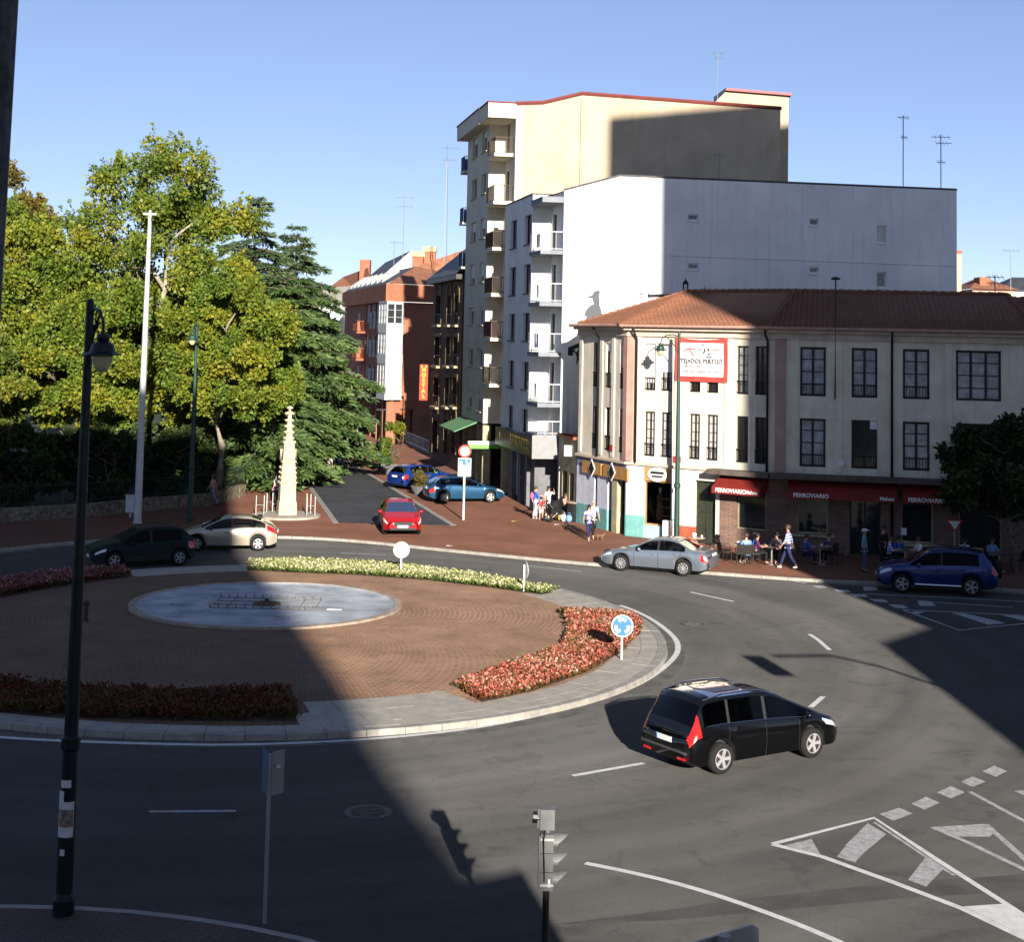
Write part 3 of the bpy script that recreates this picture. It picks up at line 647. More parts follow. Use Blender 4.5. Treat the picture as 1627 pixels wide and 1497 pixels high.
# roof
e = lambda w, u: w.pt(u, 10.17, .5)
EB = e(F2, 0).lerp(e(F1, F1.L), .5)+Vector((-.05, -.05, 0)); EC = e(F2, F2.L).lerp(e(F3, 0), .5)+Vector((0, -.05, 0))
EA = F1.pt(.25, 10.17, .2); ED = e(F3, F3.L+.4)
R1_ = AT(1092, 464, 80.5); R2_ = AT(1262, 463, 76.3); R3_ = AT(1600, 469, 73.8)
simple(rest, 'roof', M_tile, lambda b: (b.poly([EA, EB, R1_]), b.poly([EB, EC, R2_, R1_]), b.poly([EC, ED, R3_, R2_]), b.poly([ED, Vector((24.5, 80, 10.1)), R3_]), b.poly([EA, R1_, Vector((5.5, 88, 10.1))]), b.poly([R1_, R2_, R3_, Vector((24.5, 80, 10.1)), Vector((5.5, 88, 10.1))])))
tile_facet(rest, EA, EB, R1_, R1_, M_tile); tile_facet(rest, EB, EC, R1_, R2_, M_tile); tile_facet(rest, EC, ED, R2_, R3_, M_tile)
for p, q in ((EB, R1_), (EC, R2_), (R1_, R2_), (R2_, R3_), (ED, R3_), (EA, R1_)):
    n = int((q-p).length/.42); k = MB()
    for i in range(n):
        a_, b_ = p.lerp(q, i/n), p.lerp(q, (i+1.1)/n); k.tube([a_+Vector((0, 0, .04)), b_+Vector((0, 0, .02))], [.13, .105], 7)
    k.build('ridge_tiles', M_tile, rest, world=True, kind='stuff')
simple(rest, 'eave', M_brown, lambda b: [b.wbox(w, -.15, w.L+.15, 10.10, 10.16, .0, .48) for w in (F1, F2, F3)][:0] or [b.wbox(w, 0, w.L, 10.125, 10.165, -.02, .44) for w in (F1, F2, F3)])
simple(rest, 'side_wall', M_cream, lambda b: (b.quad((*D, 0), (24.4, 80, 0), (24.4, 80, 10.2), (*D, 10.2)), b.quad((*A, 0), (*A, 10.2), (5.4, 88, 10.2), (5.4, 88, 0)), b.quad((5.4, 88, 0), (5.4, 88, 10.2), (24.4, 80, 10.2), (24.4, 80, 0))))
# ground floor
M_lilac = mat('lilac_paint', (.56, .57, .66), .8, .08, 2, streak=.2); M_teal = mat('teal_paint', (.16, .38, .36), .7, .12, 2, streak=.25)
M_gstone = mat('yellow_stone', (.42, .35, .22), .9, .15, 2, bump=.2); M_orange = mat('orange_board', (.42, .22, .07), .6, .12, 3); M_redb = mat('red_base_paint', (.36, .09, .05), .8, .12, 2)
def u1(px, w, y=800): return w.uv(px, y)[0]
VT = 1.12
cols1 = [(928.5, 943.5), (948.5, 965), (985, 1001)]
spans = []
for a, b in ((0, 943.5), (948.5, 965), (993, 1003)):
    ua = 0 if a == 0 else u1(a, F1); ub = min(F1.L-.003, u1(b, F1)); spans.append((ua, ub))
    simple(rest, 'pier', M_lilac, lambda q: q.wbox(F1, ua, ub, VT, 3.0, -.3, .0)); simple(rest, 'pier_base', M_teal, lambda q: q.wbox(F1, ua, ub, 0.05, VT-.003, -.3, .02))
ua, ub = u1(972.6, F1), u1(981, F1); simple(rest, 'pier', M_gstone, lambda q: q.wbox(F1, ua, ub, .05, 3.0, -.3, .03))
M_door = mat('dark_door', (.02, .018, .016), .5, .2, 5)
for a, b in ((943.5, 948.5), (965, 972.6), (981, 993)):
    ua, ub = u1(a, F1), u1(b, F1); window(rest, F1, ua+.004, ub-.004, .12, 3.0, rec=.28, fr=M_door, cols=1, rows=2, fw=.08)
simple(rest, 'fascia', mat('blue_grey_fascia', (.16, .18, .25), .7, .1, 2), lambda q: q.wbox(F1, 0, F1.L-.003, 3.003, ZL-.003, -.3, .0))
for a, b in ((928, 958), (961, 1000)):
    ua, ub = u1(a, F1, 745), u1(b, F1, 745); simple(rest, 'shop_sign', M_orange, lambda q: q.wbox(F1, ua, ub, 2.72, 3.3, .003, .12))
for px in (944, 976):
    u = u1(px, F1, 745); s = MB(); s.hexa([F1.pt(u-.38, 3.0, .125), F1.pt(u, 2.58, .125), F1.pt(u+.38, 3.0, .125), F1.pt(u, 3.46, .125), F1.pt(u-.38, 3.0, .16), F1.pt(u, 2.58, .16), F1.pt(u+.38, 3.0, .16), F1.pt(u, 3.46, .16)])
    o = s.build('sign_lozenge', M_whitefr, rest, world=True); s = MB(); s.hexa([F1.pt(u-.31, 3.0, .161), F1.pt(u, 2.66, .161), F1.pt(u+.31, 3.0, .161), F1.pt(u, 3.38, .161), F1.pt(u-.31, 3.0, .17), F1.pt(u, 2.66, .17), F1.pt(u+.31, 3.0, .17), F1.pt(u, 3.38, .17)]); s.build('sign_face', M_iron, o, world=True)
# second facet, ground floor
ud = [u1(p, F2) for p in (1022, 1066, 1073, 1103, 1137, 1143)]
M_wp = mat('white_paint', (.66, .66, .70), .8, .07, 2, streak=.25)
for ua, ub in ((.003, ud[0]), (ud[1], ud[2])):
    simple(rest, 'pier', M_wp, lambda q: q.wbox(F2, ua, ub, VT, ZL-.003, -.3, .0)); simple(rest, 'pier_base', M_teal, lambda q: q.wbox(F2, ua, ub, .05, VT-.003, -.3, .02))
simple(rest, 'stall_riser', mat('pale_teal_paint', (.34, .55, .54), .7, .1, 2), lambda q: q.wbox(F2, ud[0], ud[1], .05, .72, -.3, -.02))
simple(rest, 'shop_fascia', M_orange, lambda q: q.wbox(F2, ud[0], ud[1], 2.8, ZL-.2, -.3, -.04)); simple(rest, 'lintel', MAT['white_paint'], lambda q: q.wbox(F2, ud[0], ud[1], ZL-.197, ZL-.003, -.3, -.01))
window(rest, F2, ud[0]+.004, ud[1]-.004, .723, 2.797, rec=.2, fr=M_orange, cols=1, rows=1, fw=.07, pane=glassmat('shop_glass', (.75, .78, .78)))
simple(rest, 'shop_interior', M_door, lambda q: (q.quad(F2.pt(ud[0], .7, -1.4), F2.pt(ud[1], .7, -1.4), F2.pt(ud[1], 2.8, -1.4), F2.pt(ud[0], 2.8, -1.4)), q.quad(F2.pt(ud[0], .72, -.3), F2.pt(ud[1], .72, -.3), F2.pt(ud[1], .72, -1.4), F2.pt(ud[0], .72, -1.4)), q.quad(F2.pt(ud[0], .72, -.3), F2.pt(ud[0], .72, -1.4), F2.pt(ud[0], 2.8, -1.4), F2.pt(ud[0], 2.8, -.3)), q.quad(F2.pt(ud[1], .72, -.3), F2.pt(ud[1], .72, -1.4), F2.pt(ud[1], 2.8, -1.4), F2.pt(ud[1], 2.8, -.3))))
for k in (1.15, 1.55, 1.95): simple(rest, 'shelf', M_orange, lambda q: q.wbox(F2, ud[0]+.75, ud[1]-.15, k, k+.03, -.7, -.4))
um = (ud[0]+ud[1])/2
def oval(w, u, v, ru, rv, o, m, par, name):
    s = MB(); n = 20; f = [w.pt(u+ru*math.cos(2*math.pi*k/n), v+rv*math.sin(2*math.pi*k/n), o) for k in range(n)]; bk = [p-w.n*.03 for p in f]
    s.poly(f); [s.quad(bk[k], bk[(k+1) % n], f[(k+1) % n], f[k]) for k in range(n)]; return s.build(name, m, par, world=True)
so = oval(F2, um, 3.12, .52, .34, .03, M_whitefr, rest, 'shop_sign'); simple(so, 'sign_band', M_iron, lambda q: (q.wbox(F2, um-.36, um+.36, 3.14, 3.26, .031, .036), q.wbox(F2, um-.30, um+.30, 2.98, 3.07, .031, .036)))
simple(rest, 'wall', M_cream, lambda q: (q.wbox(F2, ud[2]+.002, ud[3], .85, ZL-.003, -.3, .0), q.wbox(F2, ud[3]+.001, ud[4]-.001, 3.0, ZL-.003, -.3, .0), q.wbox(F2, ud[4], ud[5], .05, ZL-.003, -.3, .01)))
simple(rest, 'wall_base', M_redb, lambda q: q.wbox(F2, ud[2]+.002, ud[3], .05, .847, -.3, .02))
window(rest, F2, ud[3]+.003, ud[4]-.003, .12, 2.995, rec=.25, fr=mat('green_black_door', (.03, .035, .022), .5, .2, 5), cols=2, rows=4, fw=.1, pane=MAT['green_black_door'])
def clad(w, ua, ub, holes, par=rest): simple(par, 'wall', M_clad, lambda q: q.wallgrid(w, ua, ub, .05, ZL-.003, holes, .25))
hw = (u1(1170, F2), u1(1216, F2), .95, 2.9)
clad(F2, ud[5]+.002, F2.L, [hw]); window(rest, F2, hw[0]+.004, hw[1]-.004, hw[2]+.004, hw[3]-.004, fr=M_gstone, cols=1, rows=1, fw=.07)
g3 = [(u1(1266, F3), u1(1316, F3), .95, 2.75), (u1(1350, F3), u1(1399, F3), .13, 2.75), (u1(1431, F3), u1(1483, F3), .75, 2.75), (u1(1523, F3), u1(1592, F3), .6, 2.6)]
clad(F3, .0, F3.L, g3)
for i, h in enumerate(g3): window(rest, F3, h[0]+.004, h[1]-.004, h[2]+.004, h[3]-.004, fr=M_gstone if i != 1 else M_door, cols=2 if i == 1 else 1, rows=1, fw=.07)
for i in (0, 2): simple(rest, 'sill', M_gstone, lambda q: q.wbox(F3, g3[i][0]-.3, g3[i][1]+.3, g3[i][2]-.12, g3[i][2]-.003, .002, .10))
# canopy over the ground floor
M_canopy = mat('canopy_bitumen', (.11, .085, .07), .85, .2, 2)
uc = u1(1134, F2, 745); simple(rest, 'canopy', M_canopy, lambda q: q.wbox(F2, uc, F2.L+.22, 3.40, 3.615, .002, .75)); simple(rest, 'canopy', M_canopy, lambda q: q.wbox(F3, -.0, F3.L+.1, 3.395, 3.61, .002, .75))
simple(rest, 'ledge', M_mould, lambda q: (q.wbox(F2, 0, uc-.003, 3.5, 3.615, .002, .14), q.wbox(F1, 0, F1.L, 3.5, 3.617, .002, .13)))
M_awn = mat('red_awning', (.20, .016, .012), .75, .12, 3); M_lett = mat('white_lettering', (.78, .76, .72), .6, .03, 5)
def awning(w, x0, x1, words):
    ua, ub = u1(x0, w, 770), u1(x1, w, 770); z0, z1, z2 = 3.30, 2.88, 2.58
    b = MB()
    b.hexa([w.pt(ua, z1, .95), w.pt(ub, z1, .95), w.pt(ub, z1, .93), w.pt(ua, z1, .93), w.pt(ua, z0, .1), w.pt(ub, z0, .1), w.pt(ub, z0, .08), w.pt(ua, z0, .08)])
    b.hexa([w.pt(ua, z2, .97), w.pt(ub, z2, .97), w.pt(ub, z2, .955), w.pt(ua, z2, .955), w.pt(ua, z1, .952), w.pt(ub, z1, .952), w.pt(ub, z1, .937), w.pt(ua, z1, .937)])
    for u in (ua, ub): b.poly([w.pt(u, z2, .95), w.pt(u, z1, .95), w.pt(u, z0, .1), w.pt(u, z1, .1)])
    o = b.build('awning', M_awn, rest, world=True)
    for s, px, sz in words: lettering(s, sz, M_lett, w, u1(px, w, 785), (z1+z2)/2, .975, o, bold=.006)
    return o
awning(F2, 1146, 1222, [('FERROVIARIO', 1176, .25), ('Mahou', 1209, .22)])
awning(F3, 1252, 1424, [('FERROVIARIO', 1289, .25), ('Mahou', 1408, .22)])
awning(F3, 1433, 1535, [('FERROVIARIO', 1470, .25)])
# small wall signs
def plate(w, px, py, du, dv, o, m, par=rest, name='wall_plate'):
    u, v = w.uv(px, py); return simple(par, name, m, lambda q: q.wbox(w, u-du/2, u+du/2, v-dv/2, v+dv/2, o, o+.03))
plate(F2, 1077, 730, .38, .3, .055, mat('red_plate', (.40, .03, .03), .5, .1, 4)); plate(F1, 973, 712, .3, .3, .055, MAT['red_plate'])
plate(F3, 1336.5, 736, .26, .26, .055, M_whitefr); plate(F3, 1388, 675, .3, .42, -.1, M_whitefr); plate(F3, 1435, 845, .3, .3, -.1, M_whitefr)
simple(rest, 'wall_box', M_whitefr, lambda q: q.wbox(F2, u1(1059, F2), u1(1071, F2), .1, 1.05, .025, .35))
# banner
ban = thing('banner', 'white banner with red border reading TEJADOS PERTEJO on the cream facade', 'banner', tuple(F2.pt(4, 8, .1)))
bu0, bv0 = F2.uv(1074, 605); bu1, bv1 = F2.uv(1158, 537)
def cloth(par, name, m, u0, u1_, v0, v1, o, sag=0.0):
    b = MB(); nu, nv = 16, 8
    P = [[F2.pt(u0+(u1_-u0)*i/nu, v0+(v1-v0)*j/nv-(sag*math.sin(math.pi*i/nu)*(j/nv)**3), o+.012*math.sin(i*1.3+j*.9)+.01*math.sin(j*2.1)) for j in range(nv+1)] for i in range(nu+1)]
    for i in range(nu):
        for j in range(nv): b.quad(P[i][j], P[i+1][j], P[i+1][j+1], P[i][j+1])
    return b.build(name, m, par, world=True, smooth=True)
M_banr = mat('banner_red', (.50, .06, .05), .6, .06, 3)
cloth(ban, 'border', M_banr, bu0, bu1, bv0, bv1, .09, .12); cloth(ban, 'face', mat('banner_white', (.72, .72, .74), .6, .03, 3), bu0+.2, bu1-.2, bv0+.24, bv1-.26, .12)
bc = (bu0+bu1)/2; M_ink = mat('dark_ink', (.04, .035, .04), .6, .05, 4); M_inkg = mat('grey_ink', (.30, .29, .30), .6, .05, 4)
bh = bv1-bv0
lettering('TEJADOS PERTEJO', .29, M_ink, F2, bc+.04, bv0+bh*.46, .15, ban, bold=.006, sx=.86, space=1.1)
lettering('690 94 02 04', .17, M_inkg, F2, bc-.45, bv0+bh*.345, .15, ban); lettering('www.tejadospertejo.com', .20, M_inkg, F2, bc, bv0+bh*.235, .15, ban, bold=.003)
def flat(par, m, w, pts, o, name): s = MB(); s.poly([w.pt(u, v, o) for u, v in pts]); return s.build(name, m, par, world=True)
X = lambda a, b: (bu0+(bu1-bu0)*(a-80)/1350, bv0+bh*(1280-b)/1110)
flat(ban, M_banr, F2, [X(280, 515), X(430, 440), X(645, 455), X(645, 470), X(450, 470), X(300, 528)], .15, 'logo_line'); flat(ban, M_banr, F2, [X(445, 480), X(465, 475), X(585, 625), X(570, 635)], .152, 'logo_line'); flat(ban, M_banr, F2, [X(1010, 460), X(1220, 462), X(1220, 480), X(1010, 480)], .15, 'logo_line')
for pts in ([(785, 360), (815, 340), (845, 362), (815, 375)], [(660, 420), (690, 465), (775, 455), (770, 488), (680, 488)], [(850, 440), (878, 480), (850, 580), (818, 575)], [(930, 420), (1000, 500), (935, 498)], [(890, 610), (1010, 545), (985, 600)], [(890, 640), (1030, 640), (1040, 700), (1015, 660), (895, 660)]): flat(ban, M_ink, F2, [X(*p) for p in pts][::-1], .15, 'logo_figure')
# ------------------------------------------------------------------ low shop between
P0 = (2.82, 83.2)
LS = Wall((2.87, 83.0), (3.58, 79.72))
low = thing('low_shop', 'single storey cream shop squeezed between the white block and the corner house', 'shop', (3.2, 81.3, 0))
hh = [(.5, 1.5, .12, 2.5), (2.0, 2.9, .12, 2.5)]
simple(low, 'wall', M_gstone, lambda q: q.wallgrid(LS, 0, LS.L, .05, 4.25, hh, .3))
for h in hh: window(low, LS, h[0]+.01, h[1]-.01, h[2], h[3], rec=.2, fr=M_brown, cols=1, rows=2)
simple(low, 'roof', M_redb, lambda q: q.poly([LS.pt(0, 4.4, .2), LS.pt(LS.L, 4.4, .2), LS.pt(LS.L, 4.4, -6), LS.pt(0, 4.4, -6)]) or q.wbox(LS, 0, LS.L, 4.253, 4.4, -.1, .2))
SW = Wall((2.98, 80.7), (4.35, 80.55)); ss = simple(low, 'sign_box', mat('white_sign', (.74, .74, .76), .5, .04, 4), lambda q: q.wbox(SW, .0, 1.2, 3.35, 3.9, -.25, 0)); lettering('Peluquería', .2, M_inkg, SW, .6, 3.68, .006, ss, shear=.2); lettering('Carmela', .2, M_inkg, SW, .62, 3.48, .006, ss, shear=.25)
# ------------------------------------------------------------------ white apartment block
sd = Vector((-.1867, .9824)); q3 = lambda p, k, o=0: (p[0]+sd.x*k-.9824*o, p[1]+sd.y*k-.1867*o)
gd = Vector((4.08, 1)).normalized()
WG = Wall(P0, (P0[0]+gd.x*23.58, P0[1]+gd.y*23.58))
M_white = mat('white_render', (.74, .74, .72), .9, .07, .35, bump=.1, streak=.22); M_greyr = mat('grey_white_render', (.74, .74, .73), .9, .07, .7, streak=.12)
wb = thing('white_apartment_block', 'white six storey block with blank gable wall and corner balconies', 'building', (10, 88, 0))
gh = [rect(WG, *r) for r in ((1093, 1110, 340, 350), (1286, 1301, 347, 358), (1393, 1408, 358, 386), (1093, 1110, 418, 428), (1286, 1301, 424, 434), (1393, 1408, 432, 457))]
simple(wb, 'gable_wall', M_white, lambda q: (q.wallgrid(WG, 0, 23.58, 0, 17.3, gh, .2), q.poly([WG.pt(0, 17.3), WG.pt(23.58, 17.3), WG.pt(23.58, 18.5), WG.pt(3.14, 18.37), WG.pt(0, 17.45)])))
for i, h in enumerate(gh): window(wb, WG, *h, rec=.14, fr=M_whitefr, cols=1, fw=.07, sill=M_whitefr, pane=M_panew if i == 2 else M_pane)
M_line = mat('grey_cable', (.62, .62, .63), .7, .1, 3)
simple(wb, 'wall_cable', M_line, lambda q: q.tube([WG.pt(6, WG.uv(1060, 406)[1], .02), WG.pt(14, WG.uv(1280, 414)[1], .02), WG.pt(23.5, WG.uv(1515, 423)[1], .02)], .02, 4))
M_cop = mat('dark_coping', (.10, .09, .09), .7, .2, 3, metal=.2)
simple(wb, 'coping', M_cop, lambda q: (q.tube([WG.pt(0, 17.47, -.05), WG.pt(3.14, 18.4, -.05), WG.pt(23.6, 18.53, -.05)], .08, 6)))
RW = Wall(q3(P0, 3.1), P0); BW = Wall(q3(P0, 11.3, 1.1), q3(P0, 3.1, 1.1)); BS = Wall(q3(P0, 3.1, 1.1), q3(P0, 3.1))
simple(wb, 'pilaster', M_white, lambda q: q.wbox(WG, -.02, .34, .0, 17.3, .003, .08))
rowy = [(342, 388), (419.5, 466), (497, 541.5), (575, 620), (651, 690)]
rowv = [(BW.uv(838, b)[1], BW.uv(838, a)[1]) for a, b in rowy]
ucol = [sorted((BW.uv(810.6, 400)[0], BW.uv(820.5, 400)[0])), sorted((BW.uv(833, 400)[0], BW.uv(843.5, 400)[0]))]
bh_ = [(c[0], c[1], v[0], v[1]) for c in ucol for v in rowv]
ZT = 17.45
simple(wb, 'wall', M_greyr, lambda q: q.wallgrid(BW, 0, BW.L, 3.9, ZT, bh_, .22)); simple(wb, 'bay_side', M_white, lambda q: q.wallgrid(BS, 0, BS.L, 3.9, ZT, [], .2))
for h in bh_: window(wb, BW, *h, rec=.2, fr=M_brown, cols=1, rows=1, sill=M_cop)
lv = [RW.uv(885, y)[1] for y in (400, 481, 560, 640, 690)]
rh = [(.35, 1.3, v+.05, v+2.15) for v in lv[:4]]
simple(wb, 'recess_wall', M_white, lambda q: q.wallgrid(RW, 0, RW.L, 3.9, ZT, rh, .2))
for h in rh: window(wb, RW, *h, rec=.15, fr=M_brown, cols=1, rows=1)
M_railw = mat('white_railing', (.72, .72, .71), .5, .05, 4)
M_slabg = mat('balcony_grey', (.20, .22, .25), .8, .12, 2)
for i, v in enumerate(lv): rail_balcony(wb, RW, .01, RW.L-.02, v, .005, 1.25, M_railw, M_slabg, sides=(False, True), step=.3, thick=.22, h=1.0 if i < 4 else .7)
simple(wb, 'canopy', M_slabg, lambda q: q.wbox(RW, .01, RW.L-.02, RW.uv(885, 326)[1], RW.uv(885, 317)[1], .005, 1.2))
far_ = q3(P0, 11.3); simple(wb, 'roof', M_cop, lambda q: (q.poly([(*P0, 17.4), (*q3(P0, 11.3), 17.4), (*q3(P0, 11.3, 1.1), 17.43), (*q3(P0, 3.1, 1.1), 17.43), (*q3(P0, 3.1), 17.4)]), q.poly([WG.pt(3.14, 18.34, -.03), WG.pt(23.58, 18.47, -.03), WG.pt(21.4, 17.2, -11), WG.pt(1, 17.2, -11)])))
simple(wb, 'end_wall', M_white, lambda q: q.quad(WG.pt(23.58, 0), WG.pt(23.58, 0, -11), WG.pt(23.58, 18.4, -11), WG.pt(23.58, 18.48)))
simple(wb, 'parapet_cap', M_cop, lambda q: (q.wbox(BW, 0, BW.L+.02, ZT+.002, ZT+.08, -.25, .05), q.wbox(BS, 0, BS.L, ZT+.003, ZT+.075, -.2, .04)))
# things on its balconies
M_clo = [mat('cloth_%d' % i, c, .9, .15, 6) for i, c in enumerate([(.10, .25, .55), (.7, .7, .7), (.55, .15, .3), (.6, .5, .3), (.08, .08, .09), (.2, .45, .5)])]
pl = [(0, 1.3, 1), (0, .8, 3), (1, 1.2, 1), (2, 1.3, 0), (2, .7, 1), (3, 1.0, 1)]
for i, u, k in pl:
    b = MB(); p = RW.pt(u, lv[i]+.95, 1.0); n = 6
    for j in range(n): b.quad(RW.pt(u+.08*j, lv[i]+.25+.05*math.sin(j*2), 1.0+.03*math.sin(j*1.7)), RW.pt(u+.08*(j+1), lv[i]+.25+.05*math.sin(j*2+2), 1.0+.03*math.sin(j*1.7+1.7)), RW.pt(u+.08*(j+1), lv[i]+.97, 1.02), RW.pt(u+.08*j, lv[i]+.97, 1.02))
    o = b.build('laundry', M_clo[k]); tag(o, ['white sheet drying on the top balcony of the white block', 'sand coloured cloth on the top balcony of the white block', 'white towel hung on the second balcony down of the white block', 'blue garment hung on the third balcony down of the white block', 'white towel beside the blue garment on the third balcony', 'white cloth hung on the lowest full balcony of the white block'][pl.index((i, u, k))], 'laundry', 'washing on the balconies')
# mural silhouettes on the gable
M_mug = mat('mural_grey', (.085, .093, .105), .9, .04, 1); M_muk = mat('mural_black', (.02, .022, .03), .9, .1, 2)
def mural(name, m, px, label, o=.006):
    pts = [WG.uv(x, y) for x, y in px]; b = MB(); b.poly([WG.pt(u, v, o) for u, v in pts]); b.build(name, m, wb, world=True, label=label)
mz = lambda x, y: (890+x/6.508, 420+y/6.508)
mural('mural_figure', M_mug, [mz(*p) for p in ((262, 343), (330, 318), (350, 280), (385, 268), (410, 272), (412, 300), (402, 330), (410, 390), (408, 420), (425, 470), (430, 520), (420, 600), (260, 600), (275, 545), (245, 525), (270, 470), (300, 435), (350, 405), (335, 370), (335, 352), (300, 350))][::-1], 'grey painted silhouette of a person in a peaked cap')
mural('mural_figure', M_muk, [mz(*p) for p in ((30, 880), (250, 790), (262, 800), (262, 830), (140, 880), (130, 945), (35, 940))][::-1], 'black painted roof silhouette')
mural('mural_figure', M_muk, [mz(*p) for p in ((140, 905), (128, 890), (150, 880), (160, 910), (185, 890), (190, 850), (205, 838), (225, 850), (225, 880), (250, 900), (260, 960), (255, 985), (225, 990), (215, 1035), (200, 1035), (200, 1000), (180, 1000), (180, 1030), (165, 1030), (172, 970), (165, 935))][::-1], 'black painted dog silhouette')
for p in (((785, 310), (885, 310), (885, 345), (877, 345), (877, 318), (835, 300), (793, 318), (793, 385), (785, 385)), ((900, 300), (912, 285), (918, 310), (1180, 306), (1180, 330), (905, 345))): mural('mural_skyline', M_muk, [mz(*q) for q in p][::-1], 'black painted skyline')
for x0, x1, yt in ((1268, 1326, 130), (1475, 1520, 222)):
    xm = (x0+x1)/2; w_ = (x1-x0); mural('mural_skyline', M_muk, [mz(*q) for q in ((x0, 300), (x0, yt+60), (xm-6, yt+30), (xm, yt), (xm+6, yt+30), (x1, yt+60), (x1, 300), (x1-w_*.25, 300), (x1-w_*.25, yt+75), (x0+w_*.25, yt+75), (x0+w_*.25, 300))][::-1], 'black painted tower')
# shop floor of the white and the beige blocks
M_shopd = mat('shop_black', (.025, .024, .022), .4, .2, 4); M_pierg = mat('pier_grey', (.12, .12, .13), .6, .15, 3); M_gold = mat('gold_letter', (.55, .36, .06), .45, .1, 4)
simple(wb, 'shopfront', M_shopd, lambda q: (q.quad(BW.pt(0, .1, -.6), BW.pt(BW.L, .1, -.6), BW.pt(BW.L, 3.9, -.6), BW.pt(0, 3.9, -.6)), q.quad(BW.pt(0, 3.0, -.6), BW.pt(BW.L, 3.0, -.6), BW.pt(BW.L, 3.0, .05), BW.pt(0, 3.0, .05)), q.wbox(BW, -.02, BW.L+.05, 3.86, 3.9, -.6, .05)))
for u in (.2, 2.6, 3.2, 5.6, 7.5): simple(wb, 'pier', M_pierg if u > 2 else M_gstone, lambda q: q.wbox(BW, u, u+.55, .1, 3.0, -.55, .0))
for a, b in ((.78, 2.55), (3.78, 5.55), (6.18, 7.45)): window(wb, BW, a, b, .35, 2.95, rec=.3, fr=M_whitefr if a > 3 else M_gstone, cols=1, fw=.05, pane=mat('shop_pane', (.03, .02, .018), .08, .3, 1, spec=.6))
simple(wb, 'recess_shop', M_shopd, lambda q: q.quad(RW.pt(0, .1, -.3), RW.pt(RW.L, .1, -.3), RW.pt(RW.L, 3.9, -.3), RW.pt(0, 3.9, -.3))); simple(wb, 'pier', M_gstone, lambda q: q.wbox(RW, RW.L-.35, RW.L, .1, 3.9, -.29, .02)); simple(wb, 'pier', M_pierg, lambda q: q.wbox(RW, .1, 1.0, .1, 3.0, -.29, .9))
sg = simple(wb, 'shop_sign', mat('sign_black', (.012, .011, .010), .4, .15, 4), lambda q: (q.wbox(BW, .0, BW.L, 3.02, 4.05, .06, .35), q.wbox(BW, BW.L-.003, BW.L+3.05, 3.02, 4.05, .06, .35)))
simple(sg, 'sign_end', mat('sign_steel', (.19, .195, .20), .45, .06, 3, metal=.2), lambda q: q.hexa([tuple(x) for x in (BW.pt(BW.L+3.052, 3.0, .4), BW.pt(BW.L+3.052, 3.0, -1.2), BW.pt(BW.L+3.09, 3.0, -1.2), BW.pt(BW.L+3.09, 3.0, .4), BW.pt(BW.L+3.052, 4.25, .4), BW.pt(BW.L+3.052, 4.25, -1.2), BW.pt(BW.L+3.09, 4.25, -1.2), BW.pt(BW.L+3.09, 4.25, .4))]))
lettering('UNION', .85, M_gold, BW, 6.6, 3.58, .365, sg, bold=.02, sx=1.25); lettering('café', .5, M_gold, BW, 1.2, 3.6, .365, sg, bold=.012)
lettering('RESTAURANTE', .36, M_gold, BW, 9.7, 3.75, .365, sg, bold=.01); lettering('PIZZERIA', .42, M_gold, BW, 9.7, 3.3, .365, sg, bold=.012)
# ------------------------------------------------------------------ tall beige block
T0 = (.13, 94.6); TG = Wall(T0, (T0[0]+gd.x*17.6, T0[1]+gd.y*17.6))
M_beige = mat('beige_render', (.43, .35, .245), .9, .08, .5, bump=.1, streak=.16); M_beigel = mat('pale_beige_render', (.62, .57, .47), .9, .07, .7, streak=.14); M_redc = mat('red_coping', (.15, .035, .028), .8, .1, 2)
tb = thing('tall_beige_block', 'tall beige eight storey block with blank side wall and red coping', 'building', (6, 100, 0))
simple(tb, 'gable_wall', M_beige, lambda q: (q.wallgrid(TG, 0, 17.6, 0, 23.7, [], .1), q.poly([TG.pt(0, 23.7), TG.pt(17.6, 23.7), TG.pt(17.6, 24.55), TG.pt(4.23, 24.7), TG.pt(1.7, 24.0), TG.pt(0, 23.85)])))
simple(tb, 'coping', M_redc, lambda q: q.tube([TG.pt(0, 23.9, -.04), TG.pt(1.7, 24.05, -.04), TG.pt(4.23, 24.78, -.04), TG.pt(17.65, 24.6, -.04)], .14, 6))
simple(tb, 'drainpipe', M_beige, lambda q: q.tube([TG.pt(4.2, 24.4, .08), TG.pt(4.2, 17, .08)], .07, 6)); simple(tb, 'pilaster', M_beigel, lambda q: q.wbox(TG, -.02, .4, 10, 23.7, .003, .1))
TR = Wall(q3(T0, 3.4), T0); TB = Wall(q3(T0, 12.0, 1.05), q3(T0, 3.4, 1.05)); TS = Wall(q3(T0, 3.4, 1.05), q3(T0, 3.4))
trow = [(211, 243), (278, 309), (347.5, 378), (416, 447.6), (487, 516), (555, 584), (624, 655)]
tv = [(TB.uv(766, b)[1], TB.uv(766, a)[1]) for a, b in trow]
tc = [sorted((TB.uv(747, 400)[0], TB.uv(755, 400)[0])), sorted((TB.uv(762, 400)[0], TB.uv(769.6, 400)[0]))]
th_ = [(c[0], c[1], v[0], v[1]) for c in tc for v in tv]
simple(tb, 'wall', M_beigel, lambda q: q.wallgrid(TB, 0, TB.L, 4.0, 23.0, th_, .22)); simple(tb, 'bay_side', M_beigel, lambda q: q.wallgrid(TS, 0, TS.L, 4.0, 23.0, [], .2))
for i, h in enumerate(th_): window(tb, TB, *h, rec=.2, fr=M_whitefr, cols=1, rows=1, sill=M_gstone, blind=(.3, 0, .5, .7, .2, 0, .4)[i % 7], blindm=M_shut)
tl = [TR.uv(800, y)[1] for y in (253, 326, 397, 468, 537, 609)]
